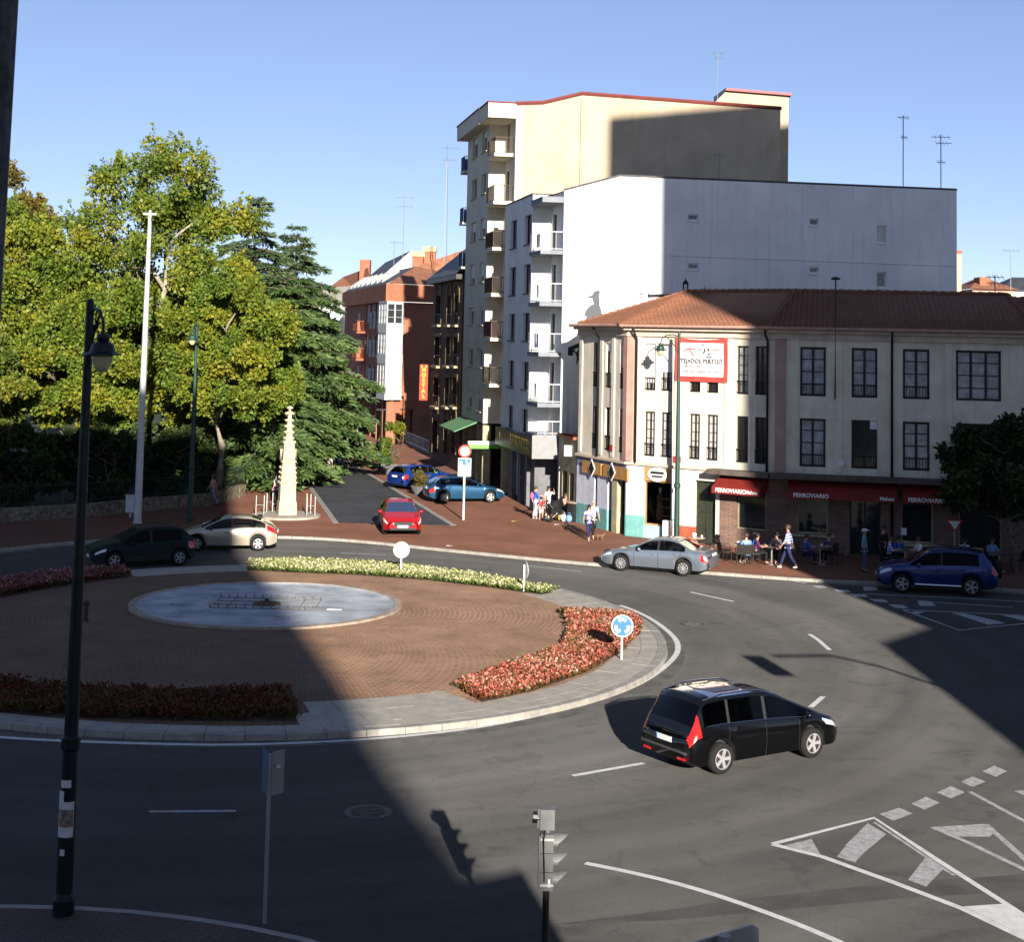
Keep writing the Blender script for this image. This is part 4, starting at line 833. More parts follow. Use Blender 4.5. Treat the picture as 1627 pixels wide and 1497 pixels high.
trh = [(.5, 1.5, v+.05, v+2.1) for v in tl]
simple(tb, 'recess_wall', M_beigel, lambda q: q.wallgrid(TR, 0, TR.L, 4.0, 23.0, trh, .2))
for i, h in enumerate(trh): window(tb, TR, *h, rec=.15, fr=M_brown, cols=1, blind=.9 if i == 0 else 0, blindm=mat('brown_blind', (.20, .09, .05), .7, .1, 5))
M_railb = mat('brown_railing', (.13, .09, .065), .6, .15, 5)
for i, v in enumerate(tl): rail_balcony(tb, TR, .01, TR.L-.6, v, .005, 1.2, M_railb, M_beigel, sides=(False, True), step=.13, thick=.2, solid=mat('brown_panel', (.19, .115, .075), .7, .15, 3) if i in (2, 3) else (M_clo[2] if i == 4 else False))
simple(tb, 'cornice', M_beigel, lambda q: (q.wbox(TB, -.3, TB.L+.3, 22.95, 23.9, -.5, .75), q.wbox(TR, .0, TR.L-.02, 22.97, 23.88, -.5, 1.75))); simple(tb, 'coping', M_redc, lambda q: (q.wbox(TB, -.32, TB.L+.32, 23.903, 23.99, -.5, .8), q.wbox(TR, 0, TR.L, 23.905, 23.985, -.5, 1.8)))
simple(tb, 'roof', M_redc, lambda q: (q.poly([(*T0, 23.6), (*q3(T0, 12), 23.6), TG.pt(14, 23.6, -12), TG.pt(17.6, 23.6, 0)]), q.poly([TG.pt(1.7, 23.95, -.02), TG.pt(4.23, 24.68, -.02), TG.pt(17.6, 24.5, -.02), TG.pt(15, 23.6, -9), TG.pt(3, 23.6, -9)])))
simple(tb, 'end_wall', M_beige, lambda q: q.quad(TG.pt(17.6, 0), TG.pt(17.6, 0, -12), TG.pt(17.6, 23.6, -12), TG.pt(17.6, 24.5)))
s0, s1 = AT(1133, 165, 103), AT(1253, 152, 103); st_ = simple(tb, 'stair_tower', M_beige, lambda q: q.hexa([(s0.x, 103, 20), (s1.x, 103, 20), (s1.x, 109, 20), (s0.x, 109, 20), (s0.x, 103, s0.z), (s1.x, 103, s1.z), (s1.x, 109, s1.z), (s0.x, 109, s0.z)]))
sa = AT(1155, 143, 103); simple(tb, 'stair_tower_top', M_beige, lambda q: q.poly([(s0.x, 102.99, s0.z), (s1.x, 102.99, s1.z), (sa.x+.9, 102.99, sa.z), (sa.x, 102.99, sa.z)])); simple(tb, 'stair_roof', mat('red_metal', (.13, .02, .024), .45, .15, 2, metal=.3), lambda q: q.hexa([(sa.x-.1, 102.7, sa.z-.05), (s1.x+.15, 102.7, s1.z-.02), (s1.x+.15, 109, s1.z-.02), (sa.x-.1, 109, sa.z-.05), (sa.x-.1, 102.7, sa.z+.12), (s1.x+.15, 102.7, s1.z+.15), (s1.x+.15, 109, s1.z+.4), (sa.x-.1, 109, sa.z+.5)]))
for y in (250, 330, 400):
    v = TB.uv(740, y)[1]; rail_balcony(tb, Wall(q3(T0, 13.6, 1.05), q3(T0, 12.0, 1.05)), 0, 1.55, v-1.0, -.6, .25, mat('blue_railing', (.10, .16, .26), .5, .1, 4), M_beigel, solid=mat('blue_glass_panel', (.16, .25, .40), .2, .1, 4))
simple(tb, 'shopfront', M_shopd, lambda q: (q.quad(TB.pt(0, .1, -.6), TB.pt(TB.L, .1, -.6), TB.pt(TB.L, 4.0, -.6), TB.pt(0, 4.0, -.6)), q.quad(TB.pt(0, 3.95, -.6), TB.pt(TB.L, 3.95, -.6), TB.pt(TB.L, 3.95, 0), TB.pt(0, 3.95, 0)), q.quad(TR.pt(0, .1, -.1), TR.pt(TR.L, .1, -.1), TR.pt(TR.L, 4, -.1), TR.pt(0, 4, -.1))))
for u in (.3, 3.0, 5.8, 8.0): simple(tb, 'pier', M_gstone, lambda q: q.wbox(TB, u, u+.35, .1, 3.95, -.55, -.05))
M_gaw = mat('green_awning', (.12, .26, .12), .7, .15, 3); M_gsg = mat('green_sign', (.12, .42, .06), .5, .1, 3)
simple(tb, 'awning', M_gaw, lambda q: q.hexa([TB.pt(-.2, 3.3, 1.5), TB.pt(TB.L*.75, 3.3, 1.5), TB.pt(TB.L*.75, 3.9, .02), TB.pt(-.2, 3.9, .02), TB.pt(-.2, 3.36, 1.5), TB.pt(TB.L*.75, 3.36, 1.5), TB.pt(TB.L*.75, 3.98, .02), TB.pt(-.2, 3.98, .02)]))
gs = Wall(q3(T0, 1.8, 2.2), q3(T0, 1.8, .2)); o = simple(tb, 'hanging_sign', M_gsg, lambda q: q.wbox(gs, 0, 2, 2.55, 2.8, -.15, .15)); simple(o, 'sign_top', M_whitefr, lambda q: q.wbox(gs, -.05, 2.05, 2.803, 3.0, -.17, .17))
# ------------------------------------------------------------------ dark brick house with arched windows
DA = Wall((-5.95, 119.6), (-3.3, 107.0))
M_dbrick = brickmat('dark_brick', (.15, .075, .05), (.12, .06, .042), (.09, .065, .05), .24, .075, .01, frame=DA, var=.25, bump=.2); M_ystone = mat('ochre_stone', (.21, .145, .065), .9, .2, 2, streak=.2); M_slate = mat('slate', (.055, .06, .07), .55, .25, 3, fine=.15)
db = thing('arched_house', 'dark brick house with ochre arched windows and steep slate roof', 'building', (-4.6, 113, 0))
dcol = [(690, 698), (708, 714.5), (720, 726.5)]; drow = [(470, 516), (535, 581), (600, 646), (668, 722)]
dh = []
for a, b in dcol:
    ua, ub = sorted((DA.uv(a, 600)[0], DA.uv(b, 600)[0])); xm = (a+b)/2
    for c, d in drow: dh.append((ua, ub, max(.15, DA.uv(xm, d)[1]), DA.uv(xm, c)[1]))
simple(db, 'wall', M_dbrick, lambda q: q.wallgrid(DA, 0, DA.L, .05, 13.6, dh, .3))
for i, h in enumerate(dh):
    wi = window(db, DA, *h, rec=.22, fr=M_brown, cols=2, rows=3, rail=.8 if i % 4 < 3 else 0)
    s = MB(); n = 8; uc_ = (h[0]+h[1])/2; ru = (h[1]-h[0])/2
    if i % 4 in (0, 3):
        for k in range(n):
            t0, t1 = math.pi*k/n, math.pi*(k+1)/n; P_ = lambda t, r_, o: DA.pt(uc_+(ru+r_)*math.cos(t), h[3]-.02+(ru+r_)*math.sin(t), o)
            s.hexa([P_(t0, 0, .003), P_(t1, 0, .003), P_(t1, .3, .003), P_(t0, .3, .003), P_(t0, 0, .07), P_(t1, 0, .07), P_(t1, .3, .07), P_(t0, .3, .07)])
    else: s.wbox(DA, h[0]-.25, h[1]+.25, h[3]+.003, h[3]+.25, .003, .07)
    s.wbox(DA, h[0]-.25, h[0]-.003, h[2], h[3], .003, .06); s.wbox(DA, h[1]+.003, h[1]+.25, h[2], h[3], .003, .06)
    s.build('stone_surround', M_ystone, db, world=True)
    if i % 4 < 3: s = MB(); s.wbox(DA, h[0]-.2, h[1]+.2, h[2]-.16, h[2]-.004, -.05, .3); s.build('sill', M_gstone, db, world=True)
simple(db, 'cornice', M_brown, lambda q: q.wbox(DA, -.2, DA.L+.1, 13.4, 13.75, -.1, .5))
simple(db, 'end_wall', M_dbrick, lambda q: q.quad((-5.95, 119.6, 0), (4, 121.7, 0), (4, 121.7, 13.6), (-5.95, 119.6, 13.6)))
simple(db, 'roof', M_slate, lambda q: (q.quad(DA.pt(-.2, 13.76, .55), DA.pt(DA.L+.1, 13.76, .55), DA.pt(DA.L+.1, 17.0, -3.2), DA.pt(1.2, 17.0, -3.2)), q.poly([DA.pt(-.2, 13.76, .55), DA.pt(1.2, 17.0, -3.2), DA.pt(-.2, 13.76, -8)]), q.quad(DA.pt(1.2, 17.0, -3.2), DA.pt(DA.L, 17.0, -3.2), DA.pt(DA.L, 16, -9), DA.pt(1.2, 16, -9))))
simple(db, 'front_wall', M_dbrick, lambda q: q.quad(DA.pt(DA.L, 0), DA.pt(DA.L, 0, -9), DA.pt(DA.L, 16, -9), DA.pt(DA.L, 13.6)))
# hostal sign
hs = thing('hostal_sign', 'tall red and yellow HOSTAL sign hanging over the side passage', 'sign', (-6.7, 119, 5))
HW = Wall((-7.45, 119.0), (-6.75, 118.95)); ht, hb_ = AT(673, 579, 119).z, AT(673, 636, 119).z; hx0, hx1 = HW.uv(667, 600)[0], HW.uv(680, 600)[0]
simple(hs, 'board', mat('sign_red', (.42, .045, .02), .45, .06, 3), lambda q: q.wbox(HW, hx0, hx1, hb_, ht, -.1, .1)); M_yel = mat('sign_yellow', (.75, .48, .02), .45, .06, 3)
for k, c in enumerate('HOSTAL'): lettering(c, .40, M_yel, HW, (hx0+hx1)/2, ht-.42-(ht-hb_-.62)*k/5.3, .11, hs, bold=.02)
simple(hs, 'star_bar', M_yel, lambda q: (q.wbox(HW, hx0+.08, hx0+.2, ht-.2, ht-.08, .101, .11), q.wbox(HW, hx1-.2, hx1-.08, ht-.2, ht-.08, .101, .11))); simple(hs, 'bracket', M_iron, lambda q: (q.tube([HW.pt(hx1, ht-.4, 0), HW.pt(hx1+.9, ht-.4, 0)], .04, 6), q.tube([HW.pt(hx1, hb_+.4, 0), HW.pt(hx1+.9, hb_+.4, 0)], .04, 6)))
# ------------------------------------------------------------------ red brick building with glazed corner bay
K = (-10.4, 133.0); RF = Wall(K, (K[0]+1.35*5.6, K[1]+5.6)); RS = Wall((K[0]-.224*32.2, K[1]+32.2), K)
M_rbrick = brickmat('red_brick', (.31, .12, .07), (.26, .10, .06), (.30, .15, .09), .24, .075, .008, frame=RS, var=.14, bump=.15); M_rband = mat('brick_band', (.31, .115, .065), .9, .12, 1)
rb = thing('red_brick_building', 'red brick four storey building with white glazed corner bay', 'building', (-12, 138, 0))
rc = [(563, 567.5), (570.5, 575), (578.5, 583)]; rr_ = [(484, 512), (533, 561), (581, 612)]
rh_ = []
for a, b in rc:
    ua, ub = sorted((RS.uv(a+17.5, 550)[0], RS.uv(b+17.5, 550)[0]))
    for c, d in rr_: rh_.append((ua, ub, RS.uv(588, d)[1], RS.uv(588, c)[1]))
base_v = 4.2
simple(rb, 'street_wall', M_rbrick, lambda q: q.wallgrid(RS, 0, RS.L, base_v, 12.3, rh_, .2))
for h in rh_: window(rb, RS, *h, rec=.15, fr=M_whitefr, cols=1, rows=2, pane=M_panew, sill=M_gstone)
for k in range(3):
    v = (5.4, 8.0, 10.6)[k]; rail_balcony(rb, RS, 14.5, 18, v-.9, .0, .9, M_rband, M_rband, solid=M_rband)
    for u in (12.4, 21, 23.4, 26): window(rb, RS, u, u+1.1, v-.6, v+.9, rec=-.03, fr=M_whitefr, cols=2, pane=M_paneb)
simple(rb, 'front_wall', M_rbrick, lambda q: q.wallgrid(RF, 0, RF.L, .1, 12.3, [(1.4, 2.7, .15, 3.1)], .3)); window(rb, RF, 1.42, 2.68, .17, 3.08, rec=.2, fr=M_brown, cols=2, pane=M_rband)
simple(rb, 'parapet', M_rband, lambda q: (q.wbox(RS, 0, RS.L+.35, 12.33, 13.85, -.3, .35), q.wbox(RF, -.03, RF.L, 12.335, 13.84, -.3, .35)))
simple(rb, 'arcade', M_shopd, lambda q: (q.quad(RS.pt(0, .1, -1.5), RS.pt(RS.L, .1, -1.5), RS.pt(RS.L, base_v, -1.5), RS.pt(0, base_v, -1.5)), q.quad(RS.pt(0, base_v, -1.5), RS.pt(RS.L, base_v, -1.5), RS.pt(RS.L, base_v, 0), RS.pt(0, base_v, 0))))
for u in range(2, 32, 4): simple(rb, 'pier', M_rbrick, lambda q: q.wbox(RS, u, u+.6, .1, base_v-.002, -1.0, -.02))
simple(rb, 'pier', M_rbrick, lambda q: q.wbox(RS, RS.L-.6, RS.L-.05, .1, base_v-.002, -.6, -.02))
M_bayw = mat('bay_white', (.46, .455, .44), .6, .06, 3, streak=.1)
bf = Wall(RF.pt(-.55, 0, .55).to_2d(), RF.pt(1.15, 0, .55).to_2d()); bs_ = Wall(RS.pt(RS.L-2.6, 0, .55).to_2d(), bf.P.to_2d())
for a, b in ((3.9, 4.9), (6.95, 7.75), (9.6, 10.35), (12.2, 12.32)): simple(rb, 'bay_spandrel', M_bayw, lambda q: q.prism([tuple(bs_.pt(0, 0, .0).to_2d()), tuple(bf.P.to_2d()), tuple(bf.pt(bf.L, 0).to_2d()), tuple(RF.pt(1.1, 0, -.2).to_2d()), tuple(RS.pt(RS.L-2.5, 0, -.2).to_2d())], a, b))
for a, b in ((4.9, 6.95), (7.75, 9.6), (10.35, 12.2)):
    for w, n in ((bf, 1), (bs_, 3)):
        for k in range(n): window(rb, w, w.L*k/n+.02, w.L*(k+1)/n-.02, a, b, rec=.06, fr=M_bayw, cols=2 if w is bf else 1, rows=3, fw=.11, pane=M_panew if (a < 10 and w is bf) or (w is bs_ and k % 2) else M_pane)
M_tile2 = mat('far_roof_tile', (.25, .105, .06), .9, .2, 2, fine=.2)
rl = AT(583, 440, 172); rp = AT(660, 423, 141); rq = AT(737, 397, 143)
simple(rb, 'roof', M_tile2, lambda q: (q.poly([RS.pt(RS.L+.2, 13.86, .2), RF.pt(RF.L+7, 13.86, .2), rq+Vector((2, 1, 0)), rq, rp]), q.poly([rp, rq, rq+Vector((0, 8, -3)), rp+Vector((-3, 10, -1))])))
simple(rb, 'roof_slope', M_slate, lambda q: q.poly([RS.pt(RS.L+.2, 13.87, .2), rp, rl, RS.pt(0, 13.87, .2)]))
for i, u in enumerate((2.5, 5.2, 8.5, 11.6, 15.5, 19.0, 22.8, 26.5)):
    sl = lambda uu, k, h: RS.pt(uu, 13.9, .2).lerp(rl.lerp(rp, uu/RS.L), k)+Vector((0, 0, h))
    simple(rb, 'skylight', M_whitefr, lambda q: q.hexa([sl(u, .12, .02), sl(u+1.0, .12, .02), sl(u+1.0, .75, .02), sl(u, .75, .02), sl(u, .12, .3), sl(u+1.0, .12, .3), sl(u+1.0, .75, .3), sl(u, .75, .3)]))
for (x, y0, y1) in ((665, 400, 425), (683, 392, 412)):
    p = AT(x, y0, 143); w_ = .55; o = simple(rb, 'chimney', M_rband, lambda q: q.box(p.x-w_, p.x+w_, 142.4, 143.6, 15, p.z-.5)); simple(o, 'chimney_cap', M_gstone, lambda q: q.box(p.x-w_-.1, p.x+w_+.1, 142.3, 143.7, p.z-.48, p.z))
# white gable house and brick house farther down the street
wg = thing('white_gable_house', 'house with white gable end and dark slate slope behind the brick building', 'building', (-14, 172, 0))
g1, g2, g3_, g4 = AT(592, 452, 168), AT(655, 397, 172), AT(676, 432, 172), AT(570, 440, 190)
simple(wg, 'gable', M_white, lambda q: q.poly([(g1.x, 168, 8), (g3_.x+2, 172, 8), (g3_.x+2, 172, g3_.z-1), tuple(g3_), tuple(g2), (g1.x, 168, g1.z)])); simple(wg, 'roof', M_slate, lambda q: q.poly([tuple(g1), tuple(g2), AT(612, 417, 192), AT(546, 474, 180)])); simple(wg, 'wall', M_beigel, lambda q: q.quad((g1.x, 168, 0), (g1.x, 168, g1.z), (g1.x-12, 194, g1.z), (g1.x-12, 194, 0)))
fb = thing('far_brick_house', 'brick house with orange gable roof far down the street', 'building', (-24, 205, 0))
f1, f2, f3, f4 = AT(500, 470, 178), AT(585, 425, 182), AT(590, 440, 182), AT(552, 463, 178)
simple(fb, 'wall', M_rband, lambda q: (q.poly([(f1.x-2, 178, 0), (f4.x+3, 178, 0), (f4.x+3, 178, f4.z-2), (f1.x-2, 178, f1.z-3)]),)); simple(fb, 'roof', M_tile2, lambda q: q.poly([(f1.x-3, 177.5, f1.z-3), (f4.x+3.2, 177.5, f4.z-2), tuple(f2), AT(545, 440, 190), AT(505, 470, 190)])); simple(fb, 'parapet', M_greyr, lambda q: q.box(f4.x-3, f4.x+2.6, 176.8, 178, f4.z-4.4, f4.z-1.6)); p = AT(581, 413, 184); simple(fb, 'chimney', M_rband, lambda q: q.box(p.x-.6, p.x+.6, 183, 185, p.z-2.5, p.z))
for k in range(5):
    for j in range(3): window(fb, Wall((f1.x-2, 177.9), (f4.x+3, 177.9)), 1+2.0*k, 2.1+2.0*k, 2.5+2.8*j, 4.2+2.8*j, rec=-.04, fr=M_whitefr, cols=1, pane=M_pane)
# ------------------------------------------------------------------ far houses at the right edge
def far_house(name, label, px0, px1, ytop, ybase, Y, m, roofm, roofh, nw, nv):
    a, b = AT(px0, ytop, Y), AT(px1, ytop, Y); w = Wall((a.x, Y), (b.x, Y)); o = thing(name, label, 'building', ((a.x+b.x)/2, Y, 0)); zt = (a.z+b.z)/2
    hs_ = []; zb = zt-2.6*nv
    for i in range(nw):
        for j in range(nv): c = w.L*(i+.5)/nw; hs_.append((c-.45, c+.45, zt-1.9-2.6*j, zt-.6-2.6*j))
    simple(o, 'wall', m, lambda q: (q.wallgrid(w, 0, w.L, 0, zt, hs_, .2), q.quad(w.pt(0, 0), w.pt(0, zt), w.pt(0, zt, -9), w.pt(0, 0, -9))))
    for h in hs_: window(o, w, *h, rec=.15, fr=M_brown, cols=1)
    simple(o, 'roof', roofm, lambda q: (q.quad(w.pt(-.4, zt, .4), w.pt(w.L+.4, zt, .4), w.pt(w.L-2, zt+roofh, -4), w.pt(2, zt+roofh, -4)), q.poly([w.pt(-.4, zt, .4), w.pt(2, zt+roofh, -4), w.pt(-.4, zt, -9)]), q.poly([w.pt(w.L+.4, zt, .4), w.pt(w.L+.4, zt, -9), w.pt(w.L-2, zt+roofh, -4)])))
    return o
o = far_house('far_house', 'distant pink house with orange mansard roof beyond the dark tiled roof', 1545, 1612, 460, 520, 150, mat('pink_far', (.50, .30, .22), .9, .1, .5), M_tile2, 1.4, 5, 3); p = AT(1560, 441, 152); simple(o, 'chimney', M_rband, lambda q: q.box(p.x-.5, p.x+.5, 151, 153, p.z-2, p.z))
far_house('far_house', 'distant block with dark slate roof at the right edge of the view', 1598, 1680, 462, 520, 165, mat('pale_far', (.50, .45, .38), .9, .1, .5), M_slate, 1.6, 4, 3)
p0, p1 = AT(1521.5, 402, 140), AT(1527.5, 402, 140); o = thing('far_chimney_wall', 'narrow sunlit beige wall edge beyond the white block', 'building', (p0.x, 140, 0)); simple(o, 'wall', M_beige, lambda q: q.box(p0.x-2, p1.x, 140, 150, 0, p0.z)); simple(o, 'cap', M_rband, lambda q: q.box(p0.x-2.1, p1.x+.05, 139.9, 150.1, p0.z+.003, p0.z+.25))
o = thing('low_brick_house', 'low brick house with red tiled roof just right of the corner house', 'building', (27, 84, 0)); p = AT(1622, 497, 82); simple(o, 'wall', M_rband, lambda q: q.box(p.x-.2, p.x+9, 82, 92, 0, p.z)); simple(o, 'roof', M_redc, lambda q: q.hexa([(p.x-.6, 81.6, p.z+.003), (p.x+9.4, 81.6, p.z+.003), (p.x+9.4, 92, p.z+.003), (p.x-.6, 92, p.z+.003), (p.x+.4, 83, p.z+.9), (p.x+9.4, 83, p.z+.9), (p.x+9.4, 92, p.z+.9), (p.x+.4, 92, p.z+.9)]))
# ------------------------------------------------------------------ buildings behind the viewer: they throw the two great shadows
M_conc = mat('behind_render', (.55, .50, .42), .9, .1, .6)
def backdrop(name, label, poly, z0, z1, nw=0):
    c = (sum(p[0] for p in poly)/len(poly), sum(p[1] for p in poly)/len(poly)); o = thing(name, label, 'building', (*c, 0))
    simple(o, 'wall', M_conc, lambda q: q.prism(poly, z0, z1)); simple(o, 'roof', M_cop, lambda q: q.prism([(p[0]*.999+c[0]*.001, p[1]*.999+c[1]*.001) for p in poly], z1+.002, z1+.1))
    for k in range(len(poly)):
        w = Wall(poly[k], poly[(k+1) % len(poly)])
        if w.n.y < .3: continue
    return o
H1 = 33.0; T1 = H1/SUN_TAN; shf = lambda p, t: (p[0]-SX*t, p[1]-SY*t)
sh = [G(770, 1410), G(600, 1200), G(560, 1110), G(430, 935), G(372, 870), (-17.2, 97)]
pl_ = [shf(p, T1) for p in sh]
backdrop('apartment_block', 'high apartment block behind the viewpoint', [(pl_[0][0]-48, pl_[0][1]-4), pl_[0]]+pl_[1:]+[(pl_[-1][0]-34, pl_[-1][1]-3)], 0, H1)
ta = shf((14.32, 52.46), 40); backdrop('tower_block', 'tower block behind the viewpoint to the right', [ta, (ta[0]+3, ta[1]-8), (ta[0]+24, ta[1]-4), (ta[0]+24, ta[1]+12), (ta[0]+12, ta[1]+9.5)], 0, 48.6)
t2 = 10/SUN_TAN; lw = [shf(p, t2) for p in ((12.04, 49.56), (14.9, 53.2), (27, 55), (27, 24), (12.35, 37.26-8))]
backdrop('low_wing', 'low wing behind the viewpoint to the right', lw[::-1], 0, 10)
tp = 7.2/SUN_TAN; pc = shf(G(835, 1392), tp); pe = (pc[0]-SX*-0+1.2, pc[1]-9)
backdrop('terrace_block', 'terrace on which the viewer stands', [pc, (pc[0]-8, pc[1]-5.7), (pc[0]-8, pc[1]-14), (pc[0]+1.5, pc[1]-12)], 0, 7.2)
# ================================================================== PARK: wall, fence, trees
lawn = sheet('park_lawn', [(-18.4, 81.5), (-16.3, 84), (-15.2, 89.5), (-20, 125), (-32, 205), (-110, 205), (-110, 60), (-24.2, 75.0)], .15, mat('grass', (.03, .045, .014), .95, .35, 2.5, bump=.6))
pw = [Vector(p) for p in ((-40, 66.5), (-24.0, 74.2), (-20.35, 77.4), (-19.0, 79.6), (-15.85, 83.1), (-14.7, 89.3))]
wl = thing('park_wall', 'low rough stone wall at the edge of the park', 'wall', (-19, 79.6, .118))
M_rub = mat('rubble_stone', (.20, .165, .115), .95, .35, 5, bump=.8, bscale=6)
pk = resample(pw, .55)
for a, b in zip(pk[:-1], pk[1:]):
    d = (b-a).normalized(); n = Vector((-d.y, d.x))
    for z0, z1 in ((.1, .45), (.455, .78)):
        j = random.uniform(-.02, .02); q = MB(); q.prism([tuple(a+d*.01-n*j), tuple(b-d*.01-n*j), tuple(b-d*.01+n*.35), tuple(a+d*.01+n*.35)], z0, z1+random.uniform(-.02, .01)); q.build('stone', M_rub, wl, world=True)
fe = thing('park_fence', 'dark iron railing on top of the park wall', 'fence', (-19, 79.7, .78)); M_fe = mat('fence_iron', (.02, .028, .022), .6, .2, 8)
c = [p+Vector((-.12, .12)) for p in pw]
for z in (.95, 1.75):
    b = MB(); b.tube([(*p, z) for p in c], .022, 5); b.build('rail', M_fe, fe, world=True)
fp = resample(c, .17); bb = MB(); bb.tube([(0, 0, .02), (0, 0, 1.15)], [.012, .012], 4); bm_ = None
for p in fp[40:290]:
    if bm_ is None: o = bb.build('bar', M_fe, fe); bm_ = o.data
    else: o = link('bar', bm_, fe)
    o.location = Vector((*p, .78))-OFF[fe]
def branches(root, top, H, n, R, seed):
    """trunk and limbs: list of polylines with radii"""
    rnd = random.Random(seed); out = []; r0 = .022*H
    tr = [Vector((rnd.uniform(-.12, .12)*k, rnd.uniform(-.12, .12)*k, H*.72*k/6)) for k in range(7)]
    out.append((tr, [r0*(1-.12*k) for k in range(7)]))
    tips = []
    for i in range(n):
        k = rnd.randint(2, 6); s = tr[k]; a = 2.4*i+rnd.uniform(-.4, .4); L = R*rnd.uniform(.6, 1.0); upz = rnd.uniform(.25, 1.0)*H*.28
        pts = [s+Vector((math.cos(a)*L*t, math.sin(a)*L*t, upz*(t**.8)))+Vector((rnd.uniform(-.2, .2), rnd.uniform(-.2, .2), rnd.uniform(-.15, .15)))*t for t in (0, .3, .6, 1)]
        rr0 = r0*(.5-.05*k+.1); out.append((pts, [rr0, rr0*.7, rr0*.45, rr0*.2])); tips.append(pts[-1])
        for j in range(2):
            b2 = a+rnd.uniform(-.9, .9); q = pts[2]; l2 = L*.5; pp = [q, q+Vector((math.cos(b2)*l2*.5, math.sin(b2)*l2*.5, l2*.3)), q+Vector((math.cos(b2)*l2, math.sin(b2)*l2, l2*rnd.uniform(.2, .8)))]
            out.append((pp, [rr0*.4, rr0*.25, rr0*.1])); tips.append(pp[-1])
    return out, tips
M_bark = mat('bark', (.14, .115, .085), .95, .3, 6, bump=.7, bscale=20); M_barkp = mat('pale_bark', (.30, .26, .20), .95, .3, 3, bump=.4, bscale=12)
def broadleaf(name, label, loc, H, R, zlo, leafm, bark, nblob=70, nleaf=30000, size=.27, seed=1, group=None, squash=1.0, cx=(0, 0)):
    rg = np.random.default_rng(seed); t = thing(name, label, 'tree', loc, 0, group)
    br, tips = branches(None, None, H*.92, 11, R*.55, seed); b = MB()
    for pts, rs in br: b.tube(pts, rs, 7)
    b.build('trunk', bark, t, smooth=True)
    # clump centres: shell-biased inside an uneven egg
    zc = (H+zlo)/2; hz = (H-zlo)/2; C_ = []
    nbig = max(5, nblob//7); tries = 0; big = [(np.array((cx[0], cx[1], H-R*.30)), R*.26), (np.array((cx[0]+R*.28, cx[1]-R*.2, H-R*.55)), R*.28), (np.array((cx[0]-R*.3, cx[1]-R*.1, H-R*.6)), R*.28), (np.array((cx[0]+R*.62, cx[1]-R*.1, H-R*.95)), R*.27), (np.array((cx[0]-R*.62, cx[1]-R*.2, H-R*1.0)), R*.27), (np.array((cx[0], cx[1]-R*.5, H-R*1.0)), R*.28)] if H > 6 else []
    while len(big) < nbig:
        tries += 1; d = rg.normal(size=3); d /= np.linalg.norm(d); rr_ = .35+.65*rg.random()**.4
        k = 1+.22*math.sin(3*math.atan2(d[1], d[0])+seed)+.15*math.sin(7*d[2]+seed*2); wz = 1-.25*max(0, d[2])
        p = np.array((d[0]*R*rr_*k*wz*.78+cx[0], d[1]*R*rr_*k*wz*.78*squash+cx[1], zc+d[2]*hz*rr_*.80)); br_ = R*(.20+.14*rg.random())
        if tries < 4000 and any(np.linalg.norm(p-b_[0]) < .62*(br_+b_[1]) for b_ in big): continue
        big.append((p, br_))
    while len(C_) < nblob:
        p, br_ = big[len(C_) % nbig]; d = rg.normal(size=3); d /= np.linalg.norm(d); d[2] = d[2]*.8+.15
        C_.append(tuple(p+d*br_*(.45+.55*rg.random()**.5)))
    C_ = np.array(C_); rad_ = R*(.07+.10*rg.random(nblob)**1.5); w = rad_**2; w /= w.sum()
    idx = rg.choice(nblob, nleaf, p=w); d = rg.normal(size=(nleaf, 3)); d /= np.linalg.norm(d, axis=1, keepdims=True)
    rr_ = rad_[idx]*(.30+.95*rg.random(nleaf)**.6); P = C_[idx]+d*rr_[:, None]*np.array([1.15, 1.15, .8])
    N = d*.8+rg.normal(size=(nleaf, 3))*.75+np.array([0, 0, -.2])
    # loose sprays of leaves standing out of the clumps
    ns_ = max(20, nleaf//220); si = rg.integers(0, nblob, ns_); sdir = C_[si]-np.array([cx[0], cx[1], zc-hz*.2]); sdir = sdir/(np.linalg.norm(sdir, axis=1, keepdims=True)+1e-6)+rg.normal(size=(ns_, 3))*.45+np.array([0, 0, .35]); sdir /= np.linalg.norm(sdir, axis=1, keepdims=True)
    k_ = nleaf//6; wh = rg.integers(0, ns_, k_); tt = rg.random(k_); ln = rad_[si][wh]*(1.3+.9*rg.random(ns_)[wh])
    P[:k_] = C_[si][wh]+sdir[wh]*(ln*tt)[:, None]+rg.normal(size=(k_, 3))*(.16*(1.15-tt))[:, None]; N[:k_] = sdir[wh]*.8+rg.normal(size=(k_, 3))*.7
    v, q = leaves(P, size*(.5+.9*rg.random(nleaf)), N, .75, .12)
    # keep a hem of looser twigs at the edge
    me = fast_mesh('crown', v, q, leafm); link('crown', me, t); return t
LA = leafmat('leaf_autumn', (.055, .105, .012), (.12, .17, .018), (.24, .225, .022)); LB = leafmat('leaf_green', (.05, .085, .012), (.10, .135, .016), (.18, .18, .022)); LC = leafmat('leaf_brownish', (.10, .075, .015), (.15, .12, .02), (.2, .14, .03)); LD = leafmat('leaf_dark', (.02, .035, .01), (.035, .055, .014), (.05, .075, .02))
g = 'leafy trees of the park'
broadleaf('plane_tree', 'tallest yellow green plane tree, behind the tall pale light pole', (-20.8, 90.5, .15), 21.0, 6.2, 2.2, LA, M_barkp, 260, 105000, .20, 3, g)
broadleaf('plane_tree', 'yellow green tree at the far left of the park, behind the dark lamp post', (-28.2, 87, .15), 16.6, 5.2, 2.2, LA, M_barkp, 200, 72000, .20, 8, g)
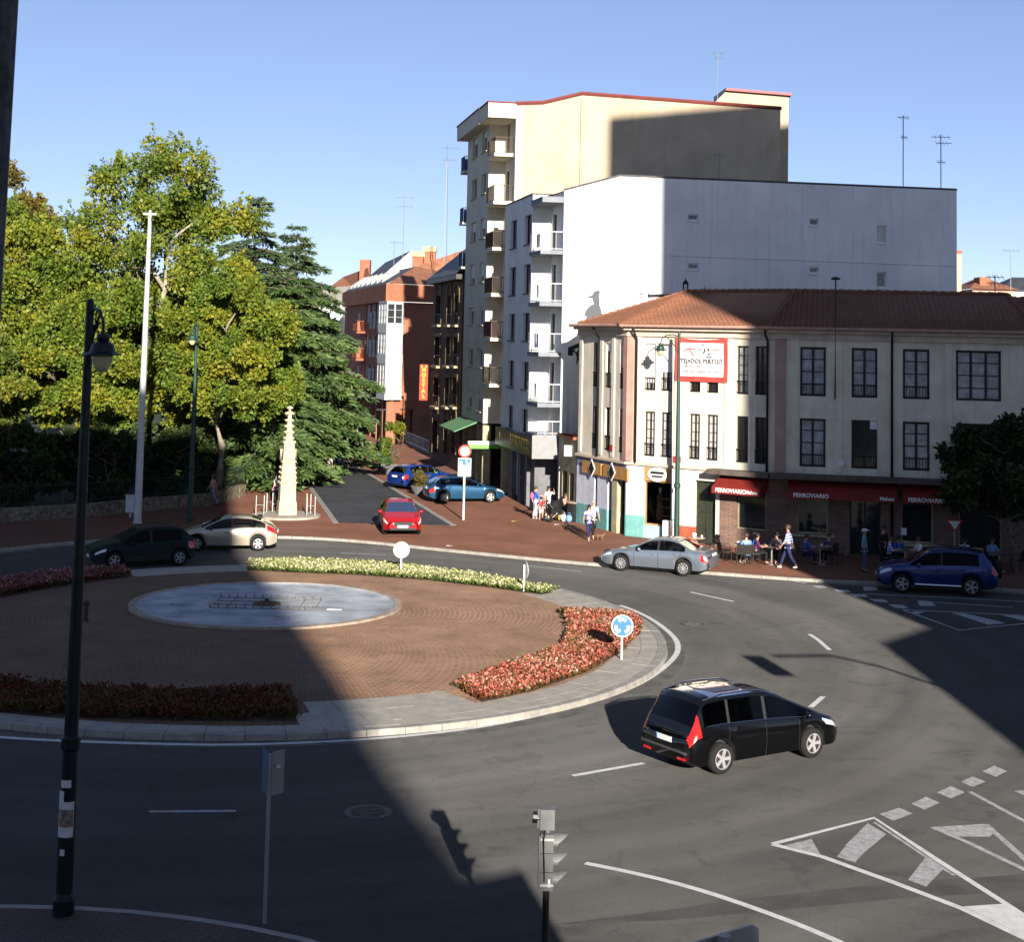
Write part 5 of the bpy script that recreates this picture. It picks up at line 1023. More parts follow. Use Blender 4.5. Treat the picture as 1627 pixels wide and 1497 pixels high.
broadleaf('plane_tree', 'yellow leafy tree reaching out beside the stone monument', (-16.0, 86.6, .15), 13.2, 4.0, 2.9, LA, M_barkp, 150, 60000, .19, 5, g, cx=(1.0, -1.0))
broadleaf('plane_tree', 'brownish tree top at the left edge of the view', (-35.2, 103, .15), 21.2, 4.5, 5, LC, M_bark, 120, 30000, .26, 12, g)
broadleaf('plane_tree', 'lower green tree standing between the lamp post and the pale pole', (-23.2, 84.5, .15), 11.5, 4.1, 2.0, LA, M_bark, 150, 55000, .19, 17, g)
broadleaf('plane_tree', 'low leafy tree in front at the left edge, its foot in shadow', (-27.5, 80.5, .15), 9.2, 3.4, 1.6, LB, M_bark, 110, 38000, .18, 21, g)
for i, (x, y, h, r) in enumerate(((-19.5, 86, 4.4, 2.2), (-22.5, 83, 4.2, 2.2), (-26, 80, 3.6, 2.0), (-17.6, 88.5, 4.6, 2.0), (-30, 79, 4.5, 2.6), (-31, 97, 9, 4.5), (-24.5, 99, 9.5, 4.5), (-38, 93, 9, 5.0), (-21, 81.6, 4.6, 2.3), (-24.3, 78.6, 4.4, 2.3), (-18, 84.6, 4.4, 2.1), (-28, 77, 4.4, 2.5), (-32.5, 76.5, 5, 3))):
    broadleaf('park_shrub', ['dark laurel shrub behind the fence, below the tallest tree', 'dark shrub behind the fence left of the pale pole', 'dark shrub behind the fence near the left edge', 'dark shrub by the end of the fence near the cedars', 'broad dark shrub at the far left behind the fence', 'dark holly tree deep in the park at the left', 'dark holly tree deep in the park behind the pale pole', 'dark holly tree deep in the park beyond the left edge', 'dark hedge shrub right behind the fence below the pale pole', 'dark hedge shrub right behind the fence left of the cabinet', 'dark hedge shrub right behind the fence near the park corner', 'dark hedge shrub by the wall at the left edge', 'dark hedge shrub by the wall beyond the left edge'][i], (x, y, .15), h, r, .1, LD, M_bark, 70, 15000, .20, 40+i, 'shrubs behind the park fence')
def cedar(label, loc, H, R, seed, leafm, n=26000, z0=.08, ex=.72):
    rg = np.random.default_rng(seed); rnd = random.Random(seed); t = thing('cedar_tree', label, 'tree', loc, 0, 'cedars of the park')
    b = MB(); b.tube([(0, 0, 0), (.05, .05, H*.5), (0, 0, H*.97)], [.016*H, .010*H, .02], 8); P = []; N = []; nb = 0
    z = H*z0; lim = []
    while z < H*.985:
        f = z/H; L0 = R*(1-f)**ex*(1.0 if f > .12 else .8)+.25; k = rnd.randint(3, 5) if f < .9 else 3; a0 = rnd.uniform(0, 6.28)
        for j in range(k):
            a = a0+6.283*j/k+rnd.uniform(-.35, .35); L_ = L0*rnd.uniform(.55, 1.12); rise = rnd.uniform(.0, .12)+(.35*max(0, f-.8)/.2)
            lim.append((z+rnd.uniform(-.25, .25), a, L_, rise))
        z += H*.042*(1-.45*f)
    tot = sum(l[2]**1.35 for l in lim)
    for z, a, L_, rise in lim:
        ca, sa_ = math.cos(a), math.sin(a); fz = lambda s: z+L_*(rise*s-.20*s*s*(1+.4*s))
        b.tube([(ca*L_*s, sa_*L_*s, fz(s)) for s in (0, .35, .7, 1)], [.02*L_+.01, .014*L_+.008, .008*L_+.005, .004], 5)
        m = max(30, int(n*L_**1.35/tot)); s = .12+.9*rg.random(m)**.75; lat = rg.normal(size=m)*.16*L_*np.sin(np.clip(s, 0, 1)*2.6+.3)**1
        x = ca*L_*s-sa_*lat; y = sa_*L_*s+ca*lat; zz = fz(s)-np.abs(lat)*.28-rg.random(m)*.10*(1+L_*.12)
        P.append(np.c_[x, y, zz]); dr = np.c_[ca*.8-sa_*np.sign(lat)*.7+rg.normal(size=m)*.35, sa_*.8+ca*np.sign(lat)*.7+rg.normal(size=m)*.35, -.35+rg.normal(size=m)*.3]; N.append(dr)
    P = np.concatenate(P); N = np.concatenate(N); v, q = leaves(P, .30+.30*rg.random(len(P)), N, .26, .06)
    b.build('trunk', M_bark, t, smooth=True); me = fast_mesh('crown', v, q, leafm); link('crown', me, t); return t
LCe = leafmat('needles', (.04, .075, .025), (.07, .12, .035), (.11, .165, .045), trans=.15); LCf = leafmat('needles_blue', (.04, .07, .035), (.065, .105, .045), (.105, .145, .06), trans=.15)
cedar('tall blue green cedar with a pointed top, left of the other conifers', (-17.7, 106, .15), 19.0, 7.6, 2, LCf, 46000, .1, .8)
cedar('feathery cedar with a drooping top, right of the taller conifer', (-15.6, 112, .15), 17.2, 7.6, 7, LCf, 46000, .1, .75)
cedar('broad dark green cedar spreading over the street beside the brick building', (-14.6, 100, .15), 12.8, 7.4, 9, LCe, 80000, .10, .40)
cedar('low spreading cedar right behind the stone monument', (-14.2, 92.5, .15), 8.8, 4.6, 14, LCe, 36000, .10, .5)
# street tree in the shade at the right edge
broadleaf('street_tree', 'dark street tree in deep shade in front of the restaurant at the right edge', (21.2, 65.0, .12), 6.5, 2.9, 1.8, LD, M_bark, 110, 30000, .18, 31)
# ================================================================== STONE MONUMENT
M_mon = mat('monument_stone', (.44, .37, .265), .9, .14, 4, bump=.35, bscale=14, fine=.1)
mx, my = -11.1, 79.2
mo = thing('stone_monument', 'slender pale stone pinnacle with carved crockets on a round step', 'monument', (mx, my, .12))
def sq(name, z0, z1, a, b_, tw=0.0):
    q = MB(); q.lathe([(a*1.414/2, z0), (b_*1.414/2, z1)], n=4, ph=math.pi/4+.28); return q.build(name, M_mon, mo)
q = MB(); q.lathe([(1.72, 0), (1.72, .10), (1.66, .12)], n=40); q.build('step', mat('step_stone', (.36, .32, .26), .9, .15, 3, bump=.3), mo)
sq('plinth', .121, .72, .92, .88); sq('plinth_moulding', .722, .86, .88, .78); sq('pedestal', .862, 1.55, .80, .76); sq('shaft', 1.552, 2.75, .78, .62); sq('shaft_cap', 2.752, 2.84, .76, .72); sq('niche_stage', 2.842, 3.72, .60, .52); sq('niche_cap', 3.722, 3.83, .66, .56); sq('spire', 3.832, 5.15, .34, .16); sq('finial', 5.152, 5.30, .18, .26)
q = MB(); q.lathe([(.06, 5.30), (.06, 5.40), (.16, 5.44), (.16, 5.52), (.05, 5.58)], n=8); q.build('finial_cross', M_mon, mo)
for (z, rr__) in ((1.72, .50), (1.97, .48), (2.22, .46), (2.47, .44), (3.95, .24), (4.25, .22), (4.55, .20), (4.85, .18), (5.2, .2)):
    for k in range(4):
        a = math.pi/4+.28+k*math.pi/2; q = MB(); q.ball((rr__*math.cos(a), rr__*math.sin(a), z), .10, .10, .075, 7, 5); q.build('crocket', M_mon, mo)
for k in range(4):
    a = .28+k*math.pi/2; ca, sa_ = math.cos(a), math.sin(a); q = MB(); w_ = .3
    q.poly([(ca*.42-sa_*s*w_, sa_*.42+ca*s*w_, z) for s, z in ((-1, 2.86), (1, 2.86), (0, 3.4))]); q.poly([(ca*.30, sa_*.30, 3.4), (ca*.42-sa_*w_, sa_*.42+ca*w_, 2.86), (ca*.42, sa_*.42, 3.4)]); q.build('gablet', M_mon, mo)
M_steel = mat('brushed_steel', (.42, .42, .41), .4, .08, 6, metal=.7)
rk = MB()
for x in (-.2, .2): rk.tube([(x, 0, 0), (x, 0, .98)], .028, 7)
rk.tube([(-.2, 0, .5), (.2, 0, .5)], .02, 6); rkm = None
for i, (dx, dy, a) in enumerate(((-1.28, -.45, .05), (1.28, -.35, .05), (-1.0, .9, .9), (1.0, .9, -.9))):
    if rkm is None: o = rk.build('steel_rail', M_steel); rkm = o.data
    else: o = link('steel_rail', rkm)
    o.location = (mx+dx, my+dy, .22); o.rotation_euler.z = a; tag(o, ['short steel H shaped rail at the left front of the monument', 'short steel H shaped rail at the right front of the monument', 'short steel rail behind the monument on its left', 'short steel rail behind the monument on its right'][i], 'rail', 'steel rails round the monument')
# ================================================================== STREET FURNITURE
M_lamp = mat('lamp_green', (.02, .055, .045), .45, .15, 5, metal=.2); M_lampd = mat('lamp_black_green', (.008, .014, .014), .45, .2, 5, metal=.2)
M_globe = mat('lamp_globe', (.50, .44, .26), .25, .1, 5)
def street_lamp(label, x, y, ang, m, lean=0.0):
    t = thing('street_lamp', label, 'street lamp', (x, y, .1), 0, 'green lantern street lamps'); q = MB()
    q.lathe([(.17, 0), (.17, .25), (.13, .35), (.13, 1.1), (.12, 2.55), (.155, 2.6), (.155, 2.75), (.115, 2.8), (.085, 6.5), (.065, 9.7), (.05, 9.76), (.0, 9.8)], n=14); q.build('post', m, t, smooth=False)
    ca, sa_ = math.cos(ang), math.sin(ang); P_ = lambda r_, z: (ca*r_, sa_*r_, z); q = MB()
    q.tube([P_(.05, 9.55), P_(.30, 9.62), P_(.60, 9.58), P_(.82, 9.42), P_(.87, 9.2)], .028, 6); q.tube([P_(.05, 8.75), P_(.18, 9.05), P_(.36, 9.3), P_(.6, 9.52)], .022, 6)
    q.tube([P_(.42, 9.6), P_(.36, 9.42), P_(.45, 9.3), P_(.55, 9.38), P_(.5, 9.48)], .016, 5); q.tube([P_(.2, 9.58), P_(.15, 9.4), P_(.22, 9.28), P_(.3, 9.36)], .016, 5); q.build('bracket', m, t)
    q = MB(); c = (ca*.87, sa_*.87, 8.88); q.lathe([(.03, .34), (.10, .33), (.11, .27), (.09, .22), (.17, .17), (.20, .06), (.29, .02), (.29, 0), (.03, 0)][::-1], c, 18); la = q.build('lantern', m, t)
    q = MB(); q.lathe([(.02, -.27), (.08, -.25), (.14, -.16), (.165, -.06), (.165, -.003)], c, 16); q.build('globe', M_globe, la, smooth=True); return t
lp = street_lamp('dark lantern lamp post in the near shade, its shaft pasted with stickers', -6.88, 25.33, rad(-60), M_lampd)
M_stick = mat('paper', (.62, .62, .62), .7, .08, 8); M_st2 = mat('paper_print', (.45, .30, .16), .7, .5, 14, c2=(.06, .05, .10)); M_st3 = mat('paper_yellow', (.6, .45, .1), .7, .2, 9)
for z0, z1, a0, a1, m in ((1.23, 1.78, 200, 330, M_stick), (1.40, 1.66, 215, 325, M_st2), (1.38, 1.40, 215, 325, M_st3), (2.0, 2.12, 225, 300, M_stick), (.95, 1.05, 240, 275, M_stick), (1.78, 1.95, 200, 255, M_stick)):
    q = MB(); n = 8; r_ = .136 if m is M_stick else .139
    for k in range(n):
        t0, t1 = rad(a0+(a1-a0)*k/n), rad(a0+(a1-a0)*(k+1)/n); q.quad((r_*math.cos(t0), r_*math.sin(t0), z0), (r_*math.cos(t1), r_*math.sin(t1), z0), (r_*math.cos(t1), r_*math.sin(t1), z1), (r_*math.cos(t0), r_*math.sin(t0), z1))
    q.build('sticker', m, lp)
street_lamp('green lantern lamp post in front of the park trees', -15.33, 75.9, rad(-92), M_lamp)
street_lamp('green lantern lamp post in front of the cream corner house', 7.90, 71.9, rad(186), M_lamp)
# tall floodlight pole with cabinet
t = thing('light_pole', 'tall pale grey light pole in front of the park trees', 'light pole', (-17.72, 75.3, .118)); M_pole = mat('galvanised_pole', (.50, .50, .49), .5, .08, 3, metal=.25)
q = MB(); q.lathe([(.24, 0), (.24, .03), (.19, .05), (.16, 5), (.13, 10), (.09, 14.9)], n=14); q.build('shaft', M_pole, t, smooth=False)
q = MB(); q.box(-.32, .32, -.09, .09, 14.9, 15.0); q.tube([(0, 0, 14.8), (0, 0, 15.15)], .06, 8); q.build('head', M_pole, t); q = MB(); q.tube([(.12, -.1, 13.2), (.22, -.1, 14.2), (.05, -.08, 14.8)], .02, 5); q.build('cable', M_iron, t)
cx_, cy_ = G(207, 822, .12); t = thing('meter_cabinet', 'small pale grey metal cabinet beside the tall pole', 'cabinet', (cx_, cy_, .118)); q = MB(); q.box(-.22, .22, -.16, .16, .25, 1.05); q.box(-.25, .25, -.19, .19, 1.053, 1.1); q.build('box', M_pole, t); q = MB(); q.tube([(0, 0, 0), (0, 0, .25)], .07, 8); q.build('stand', M_pole, t); q = MB(); q.box(-.18, .18, -.172, -.163, .3, 1.0); q.build('door', mat('cabinet_door', (.55, .56, .56), .5, .06, 4), t)
# traffic light
M_tl = mat('signal_grey', (.14, .145, .145), .45, .1, 4); M_tlb = mat('signal_black', (.012, .012, .013), .4, .1, 6)
tx, ty = .67, 21.8; t = thing('traffic_light', 'grey traffic light on a black post seen from its back, near lower edge', 'traffic light', (tx, ty, 0))
z0_, z1_, z2_, z3_ = AT(875, 1412, ty).z, AT(875, 1323, ty).z, AT(875, 1318, ty).z, AT(875, 1286, ty).z
q = MB(); q.lathe([(.06, 0), (.06, .9), (.045, .95), (.045, z0_)], n=12); q.build('post', M_tlb, t)
q = MB(); q.box(-.085, .085, -.12, .12, z0_, z1_); q.build('housing', M_tl, t); q = MB(); q.box(-.115, -.088, -.13, .13, z0_+.02, z1_-.02); q.build('back_plate', M_tl, t)
hh_ = (z1_-z0_)/3
for k in range(3):
    zc = z0_+hh_*(k+.5); q = MB(); n = 12
    for j in range(n):
        a0, a1 = math.pi*(j/n)*1.15-.23, math.pi*((j+1)/n)*1.15-.23; ra = .105
        A1, B1 = (.086, ra*math.cos(a0), zc+ra*math.sin(a0)), (.086, ra*math.cos(a1), zc+ra*math.sin(a1)); e0, e1 = .06+.14*max(0, math.sin(a0)), .06+.14*max(0, math.sin(a1))
        q.quad(A1, B1, (.086+e1, B1[1], B1[2]), (.086+e0, A1[1], A1[2]))
    v_ = q.build('visor', M_tl, t); q = MB(); q.lathe([(.02, .0), (.095, .0), (.095, .01)], (0, 0, 0), 14); o = q.build('lens', mat('lens_%d' % k, [(.02, .12, .03), (.25, .14, .01), (.25, .01, .01)][k], .3, .1, 4), t); o.rotation_euler = (0, math.pi/2, 0); o.location = (.084, 0, zc)
q = MB(); q.box(-.10, .10, -.06, .12, z2_, z3_); q.box(-.135, -.103, -.02, .16, z2_+.02, z3_+.0); q.build('pedestrian_head', M_tl, t); q = MB(); q.tube([(-.10, .05, (z2_+z3_)/2), (-.2, .05, (z2_+z3_)/2+.01)], [.075, .08], 10); q.build('hood', M_tlb, t); q = MB(); q.tube([(0, 0, z1_), (0, 0, z2_)], .04, 8); q.build('coupling', M_tl, t)
for zz in (z0_+.06, z1_-.08): q = MB(); q.box(-.092, .092, -.128, -.1205, zz, zz+.03); q.build('clamp_band', M_pole, t)
q = MB(); q.tube([(-.03, -.13, z2_+.02), (-.05, -.17, z1_-.05), (-.04, -.15, z1_-.35), (-.03, -.09, z0_-.05), (.0, -.06, z0_-.3)], .011, 6); q.build('cable', M_tlb, t)
for zz in (z0_+hh_, z0_+2*hh_): q = MB(); q.box(-.087, .087, -.1225, -.1202, zz-.004, zz+.004); q.build('housing_seam', M_tlb, t)
q = MB(); q.box(.02, .05, -.125, -.121, z0_+.05, z0_+.16); q.build('sticker', M_stick, t)
# road signs
def disc(r_, th, m, par, loc, yaw, name, pitch=math.pi/2):
    q = MB(); q.lathe([(.001, 0), (r_, 0), (r_, th)], n=28); o = q.build(name, m, par); o.location = loc; o.rotation_euler = (pitch, 0, yaw); return o
M_sb = mat('sign_blue', (.03, .14, .50), .4, .04, 4); M_sw = mat('sign_white', (.74, .74, .74), .4, .03, 4); M_sr = mat('sign_ring_red', (.52, .03, .02), .4, .05, 4); M_sbk = mat('sign_back', (.30, .30, .30), .45, .06, 4, metal=.3)
def roundabout_sign(x, y, zc, yaw, label, zb=.15):
    """disc faces local -y"""
    t = thing('roundabout_sign', label, 'sign', (x, y, zb), yaw, 'roundabout signs on the island'); q = MB(); q.tube([(0, .04, 0), (0, .04, zc-zb+.2)], .032, 8); q.build('post', M_sw, t); z = zc-zb
    disc(.32, .02, M_sbk, t, (0, .012, z), 0, 'disc_back'); disc(.32, .008, M_sw, t, (0, -.010, z), 0, 'disc_rim'); disc(.285, .006, M_sb, t, (0, -.019, z), 0, 'disc_face')
    for k in range(3):
        q = MB(); n = 7; a0 = rad(90+120*k)
        for j in range(n):
            b0, b1 = a0-.62+1.0*j/n, a0-.62+1.0*(j+1)/n; w0, w1 = .042, .042
            f = lambda a, r_: (r_*math.cos(a), -.0265, z+r_*math.sin(a)); q.quad(f(b0, .19-w0), f(b0, .19+w0), f(b1, .19+w1), f(b1, .19-w1))
        f = lambda a, r_: (r_*math.cos(a), -.0265, z+r_*math.sin(a)); q.poly([f(a0+.38, .10), f(a0+.38, .28), f(a0+.68, .19)]); q.build('arrow', M_sw, t)
    return t
sx_, sy_ = G(988, 1040, .3); roundabout_sign(sx_, sy_, AT(985, 995, sy_).z, .05, 'blue roundabout sign with three white arrows standing in the pink flowers')
sx_, sy_ = G(637, 905, .35); roundabout_sign(sx_, sy_, AT(636, 874, sy_).z, math.pi+.1, 'round sign seen from its pale back in the middle of the white flowers')
sx_, sy_ = G(834, 931, .35); roundabout_sign(sx_, sy_, AT(834, 906, sy_).z, rad(108), 'round sign seen nearly edge on at the right end of the white flowers')
t = thing('no_entry_sign', 'tall white post with round red ringed sign and blue panel on the brick plaza', 'sign', (-2.13, 79.45, .118)); q = MB(); q.tube([(0, 0, 0), (0, 0, 3.4)], .05, 10); q.build('post', M_sw, t)
zc = AT(738, 717, 79.45).z-.118; disc(.33, .02, M_sr, t, (0, -.06, zc), 0, 'ring'); disc(.235, .006, M_sw, t, (0, -.082, zc), 0, 'face')
zp0, zp1 = AT(738, 757, 79.4).z-.118, AT(738, 728, 79.4).z-.118; q = MB(); q.box(-.33, .33, -.08, -.055, zp0, zp1); q.build('panel', M_sw, t); q = MB(); q.box(-.30, .30, -.088, -.082, zp1-.36, zp1-.03); q.build('blue_field', M_sb, t); q = MB(); q.box(-.24, -.12, -.094, -.0885, zp1-.30, zp1-.16); q.box(.05, .12, -.094, -.0885, zp1-.22, zp1-.08); q.box(.1, .24, -.094, -.0885, zp1-.30, zp1-.25); q.build('pictogram', M_sw, t); q = MB(); q.box(-.32, .32, -.084, -.0812, zp1-.68, zp1-.66); q.build('divider', mat('grey_line', (.4, .4, .42), .5, .05, 4), t)
t = thing('parking_sign', 'two small sign plates in a V on a thin grey post in the near shade', 'sign', (-3.65, 25.12, .118)); q = MB(); q.tube([(0, 0, 0), (0, 0, AT(420, 1199, 25.1).z-.118)], .032, 8); q.build('post', M_sbk, t)
zb_, zt_ = AT(420, 1265, 25.1).z-.118, AT(420, 1196, 25.1).z-.118
for s in (-1, 1):
    q = MB(); a = rad(28); dx, dy = s*math.cos(a)*.23 if s > 0 else -.16, .16 if s > 0 else .28
    q.hexa([(s*.035, -.01, zb_), (dx, dy, zb_), (dx, dy+.015, zb_), (s*.035, .006, zb_), (s*.035, -.01, zt_), (dx, dy, zt_), (dx, dy+.015, zt_), (s*.035, .006, zt_)]); q.build('plate', M_sbk if s > 0 else mat('blue_back', (.10, .16, .28), .5, .1, 3), t)
q = MB(); q.box(.10, .16, .02, .06, zt_-.25, zt_-.20); q.build('sticker', M_stick, t)
c = [AT(*p) for p in ((1060, 1512, 12.5), (1195, 1471, 12.8), (1206, 1477, 12.82), (1204, 1640, 12.82), (1060, 1640, 12.5))]; t = thing('direction_sign', 'grey back of a large sign plate cut by the lower edge', 'sign', (c[0].x, 12.6, 0)); q = MB(); i = [p+Vector((0, .03, 0)) for p in c]; q.poly(c); q.poly(i[::-1]); [q.quad(c[k], c[(k+1) % 5], i[(k+1) % 5], i[k]) for k in range(5)]; q.build('plate', M_sbk, t, world=True); q = MB(); p = AT(1150, 1485, 12.6); q.tube([(p.x, 12.58, 0), (p.x, 12.58, p.z)], .05, 8); q.build('post', M_sbk, t, world=True)
# mast-arm signal outside the right edge: only its shadow shows
hx, hy = shf(G(1218, 1057), 6.2/SUN_TAN); jx, jy = shf(G(1480, 1087), 6.0/SUN_TAN); t = thing('mast_arm_signal', 'traffic signal on a curved mast arm beyond the right edge', 'traffic light', (jx+1, jy, 0)); q = MB()
ap = [shf(G(*p), z/SUN_TAN)+(z,) for p, z in (((1228, 1043), 6.35), ((1320, 1042), 6.4), ((1400, 1060), 6.3), ((1480, 1087), 6.0), ((1540, 1103), 5.4))]; q.tube(ap+[(ap[-1][0]+.35, ap[-1][1], 4.4), (ap[-1][0]+.4, ap[-1][1], 0)], .06, 8); q.build('mast', M_tlb, t, world=True)
q = MB(); q.box(hx-.32, hx+.32, hy-.02, hy+.02, 5.75, 6.6); q.build('backboard', M_tlb, t, world=True); q = MB(); q.box(jx+.05, jx+.75, jy-.02, jy+.02, 5.75, 6.1); q.build('plate', M_tlb, t, world=True)
# near steel post at the left edge
c0, c1 = AT(2, -60, 4.0), AT(-42, 700, 4.0); t = thing('steel_post', 'dark weathered steel post at the left edge, close to the viewer', 'post', (c1.x, 4, 0)); q = MB(); w_ = .027; q.tube([(c1.x-.02, 4, 0), (c1.x, 4, c1.z), tuple(c0+(c0-c1)*.25)], [.05, .05, .05], 12); q.build('shaft', mat('weathered_steel', (.05, .055, .055), .6, .4, 25, metal=.3), t, world=True); q = MB(); q.box(c1.x-.12, c1.x+.12, 3.88, 4.12, 0, .05); q.build('foot', M_iron, t, world=True)
# plaza bits: slim lamp, planters, bin, railing
bx_, by_ = G(603, 755, .12); t = thing('slim_lamp', 'slim dark modern lamp post by the planted bush', 'street lamp', (bx_, by_, .118)); zt = AT(603, 652, by_).z; q = MB(); q.tube([(0, 0, 0), (0, 0, zt-.118)], .07, 8); q.build('post', M_lampd, t); q = MB(); q.box(-.32, .32, -.12, .12, zt-.12, zt-.02); q.build('head', M_lampd, t)
bx_, by_ = G(618, 752, .12); broadleaf('planted_bush', 'bright green bush with orange blooms in a box by the slim lamp', (bx_, by_, .2), 2.4, 1.05, .4, leafmat('bush_leaf', (.06, .11, .015), (.11, .16, .02), (.22, .20, .03)), M_bark, 22, 7000, .16, 51)
t = thing('planter_box', 'dark square planter under the green bush', 'planter', (bx_, by_, .118)); q = MB(); q.lathe([(.95, 0), (1.1, .5), (1.02, .52), (.95, .42)], n=4, ph=math.pi/4); q.build('trough', M_pierg, t); q = MB(); q.box(-.66, .66, -.66, .66, .38, .42); q.build('soil', M_soil, t)
bx_, by_ = G(629, 748, .12); broadleaf('young_tree', 'thin young tree with a small yellow green crown near the bush', (bx_, by_, .12), 3.6, .85, 2.3, LB, M_bark, 16, 3500, .17, 55)
bx_, by_ = G(667, 786, .12); broadleaf('potted_shrub', 'round shrub with reddish tips between the two parked blue cars', (bx_, by_, .45), 1.15, .62, .05, leafmat('pot_leaf', (.05, .06, .015), (.10, .09, .02), (.16, .10, .03)), M_bark, 18, 5000, .11, 58)
t = thing('plant_pot', 'round dark pot holding the shrub between the blue cars', 'planter', (bx_, by_, .118)); q = MB(); q.lathe([(.34, 0), (.55, .42), (.58, .5), (.52, .5), (.46, .4)], n=20); q.build('bowl', M_pierg, t); q = MB(); q.lathe([(.02, .40), (.48, .40)], n=16); q.build('soil', M_soil, t)
bx_, by_ = G(558, 714, .12); t = thing('recycling_bin', 'pale rounded recycling container beside the cedar', 'bin', (bx_, by_, .118)); q = MB(); q.lathe([(.5, 0), (.55, .1), (.52, 1.35), (.5, 1.4)], n=18); q.build('body', mat('bin_grey', (.50, .50, .47), .5, .08, 3), t); q = MB(); q.lathe([(.54, 1.403), (.5, 1.62), (.3, 1.8), (.05, 1.86)], n=18); q.build('lid', mat('bin_lid', (.62, .60, .52), .5, .06, 3), t); q = MB(); q.tube([(-.1, -.53, 1.1), (.1, -.53, 1.1)], .08, 8); q.build('slot', M_iron, t)
ra_, rb2 = Vector(G(627, 697, .12)), Vector(G(681, 722, .12)); t = thing('ramp_railing', 'white metal railing in front of the brick building entrance', 'railing', (ra_.x, ra_.y, .118)); 
for z in (.25, 1.05): q = MB(); q.tube([(*ra_, .118+z), (*rb2, .118+z)], .03, 5); q.build('rail', M_railw, t, world=True)
for k in range(31): p = ra_.lerp(rb2, k/30); q = MB(); q.tube([(*p, .118), (*p, 1.17)], .018, 4); q.build('bar', M_railw, t, world=True)
# signs by the restaurant
bx_, by_ = G(1517, 893, .12); t = thing('give_way_sign', 'white triangular give way sign in the shade behind the blue off roader', 'sign', (bx_, by_, .118)); za, zb_ = AT(1517, 826, by_).z-.118, AT(1517, 846, by_).z-.118; q = MB(); q.tube([(0, .03, 0), (0, .03, za)], .035, 8); q.build('post', M_sbk, t)
for nm, s, o, m in (('rim', 1, 0, M_sr), ('face', .68, -.012, M_sw)): q = MB(); zc = (za*2+zb_)/3; w_ = .40*s; h_ = (za-zb_)*s; q.poly([(-w_, o, zc+h_/3), (0, o, zc-h_*2/3), (w_, o, zc+h_/3)]); q.build(nm, m, t)
bx_, by_ = G(1618, 893, .12); t = thing('info_sign', 'small pale blue sign on a post at the right edge in shade', 'sign', (bx_, by_, .118)); q = MB(); q.tube([(0, .03, 0), (0, .03, 2.3)], .03, 8); q.build('post', M_sbk, t); q = MB(); q.box(-.28, .28, -.01, .01, 1.75, 2.2); q.build('plate', M_sw, t); q = MB(); q.box(-.24, .24, -.016, -.011, 1.95, 2.16); q.build('blue_field', M_sb, t)
u = F3.uv(1327, 600)[0]; t = thing('roof_light', 'thin dark light mast with a flat round head standing above the dark roof', 'light', tuple(F3.pt(u, 7.2, .3))); zt = F3.uv(1327, 445)[1]; q = MB(); q.tube([F3.pt(u, 7.0, .12), F3.pt(u, 7.4, .62), F3.pt(u, zt, .62)], .035, 6); q.build('mast', M_iron, t, world=True); q = MB(); p = F3.pt(u, zt, .62); q.lathe([(.03, -.02), (.2, .0), (.22, .05), (.1, .12)], tuple(p), 12); q.build('head', M_iron, t, world=True)
# aerials
def aerial(px, y0, y1, Y, label, els, lattice=False):
    b_, t_ = AT(px, y1, Y), AT(px, y0, Y); o = thing('roof_aerial', label, 'aerial', tuple(b_), 0, 'roof aerials'); H_ = t_.z-b_.z; k = Y/2449*.8; q = MB()
    if lattice:
        for a in (0, 2.1, 4.2): q.tube([(.16*math.cos(a), .16*math.sin(a), -1), (.05*math.cos(a), .05*math.sin(a), H_*.85)], .03, 4)
        q.tube([(0, 0, H_*.8), (0, 0, H_)], .03, 4)
    else: q.tube([(0, 0, -1.5), (0, 0, H_)], .022+k*.3, 5)
    q.build('mast', mat('aerial_metal', (.22, .24, .28), .5, .1, 5, metal=.3), o)
    for z, w_, side in els:
        q = MB(); z *= H_; q.tube([(-w_*(.3 if side else .5), 0, z), (w_*(.7 if side else .5), 0, z)], .014+k*.15, 4)
        for j in range(4): x = -w_*.3+w_*j/4.2; q.tube([(x, -.2, z-.14), (x, .2, z+.14)], .010+k*.1, 4)
        q.build('element', MAT['aerial_metal'], o)
aerial(1140, 80, 160, 104, 'white mast aerial above the beige stair tower', [(.95, .9, 0), (.85, .6, 1)])
aerial(707, 230, 400, 134, 'tall lattice mast left of the beige block', [(.97, 1.6, 1), (.86, 1.2, 1)], True)
aerial(640, 310, 400, 172, 'aerial above the white gable house', [(.96, 2.2, 0), (.8, 2.0, 0)]); aerial(626, 383, 405, 172, 'small aerial left of the white gable aerial', [(.9, 1.6, 1)])
aerial(1435, 183, 300, 92, 'thin mast aerial on the white block, left of two', [(.97, .7, 0), (.7, .4, 1)]); aerial(1495, 213, 302, 90, 'aerial with wide elements at the right end of the white block', [(.95, 1.1, 0), (.84, .9, 1), (.5, .5, 0)])
aerial(1143, 244, 282, 90, 'forked aerial in front of the shaded beige wall', [(.92, .8, 0)]); aerial(1581, 437, 470, 76, 'forked aerial above the dark tiled roof', [(.9, .9, 0), (.6, .9, 0)]); aerial(1606, 396, 465, 120, 'slanting aerial near the right edge', [(.97, 1.4, 0)])
for px, py, m, nm, lb in ((885, 834, M_stick, 'paper_scrap', 'white scrap of paper on the brick plaza'), (817, 829, M_st3, 'paper_scrap', 'yellow scrap on the brick plaza'), (714, 868, M_stick, 'paper_scrap', 'white scrap near the plaza kerb')):
    x, y = G(px, py, .12); q = MB(); q.quad((-.14, -.12, .004), (.14, -.1, .02), (.16, .12, .006), (-.12, .1, .03)); o = q.build(nm, m); o.location = (x, y, .12); tag(o, lb, 'litter')
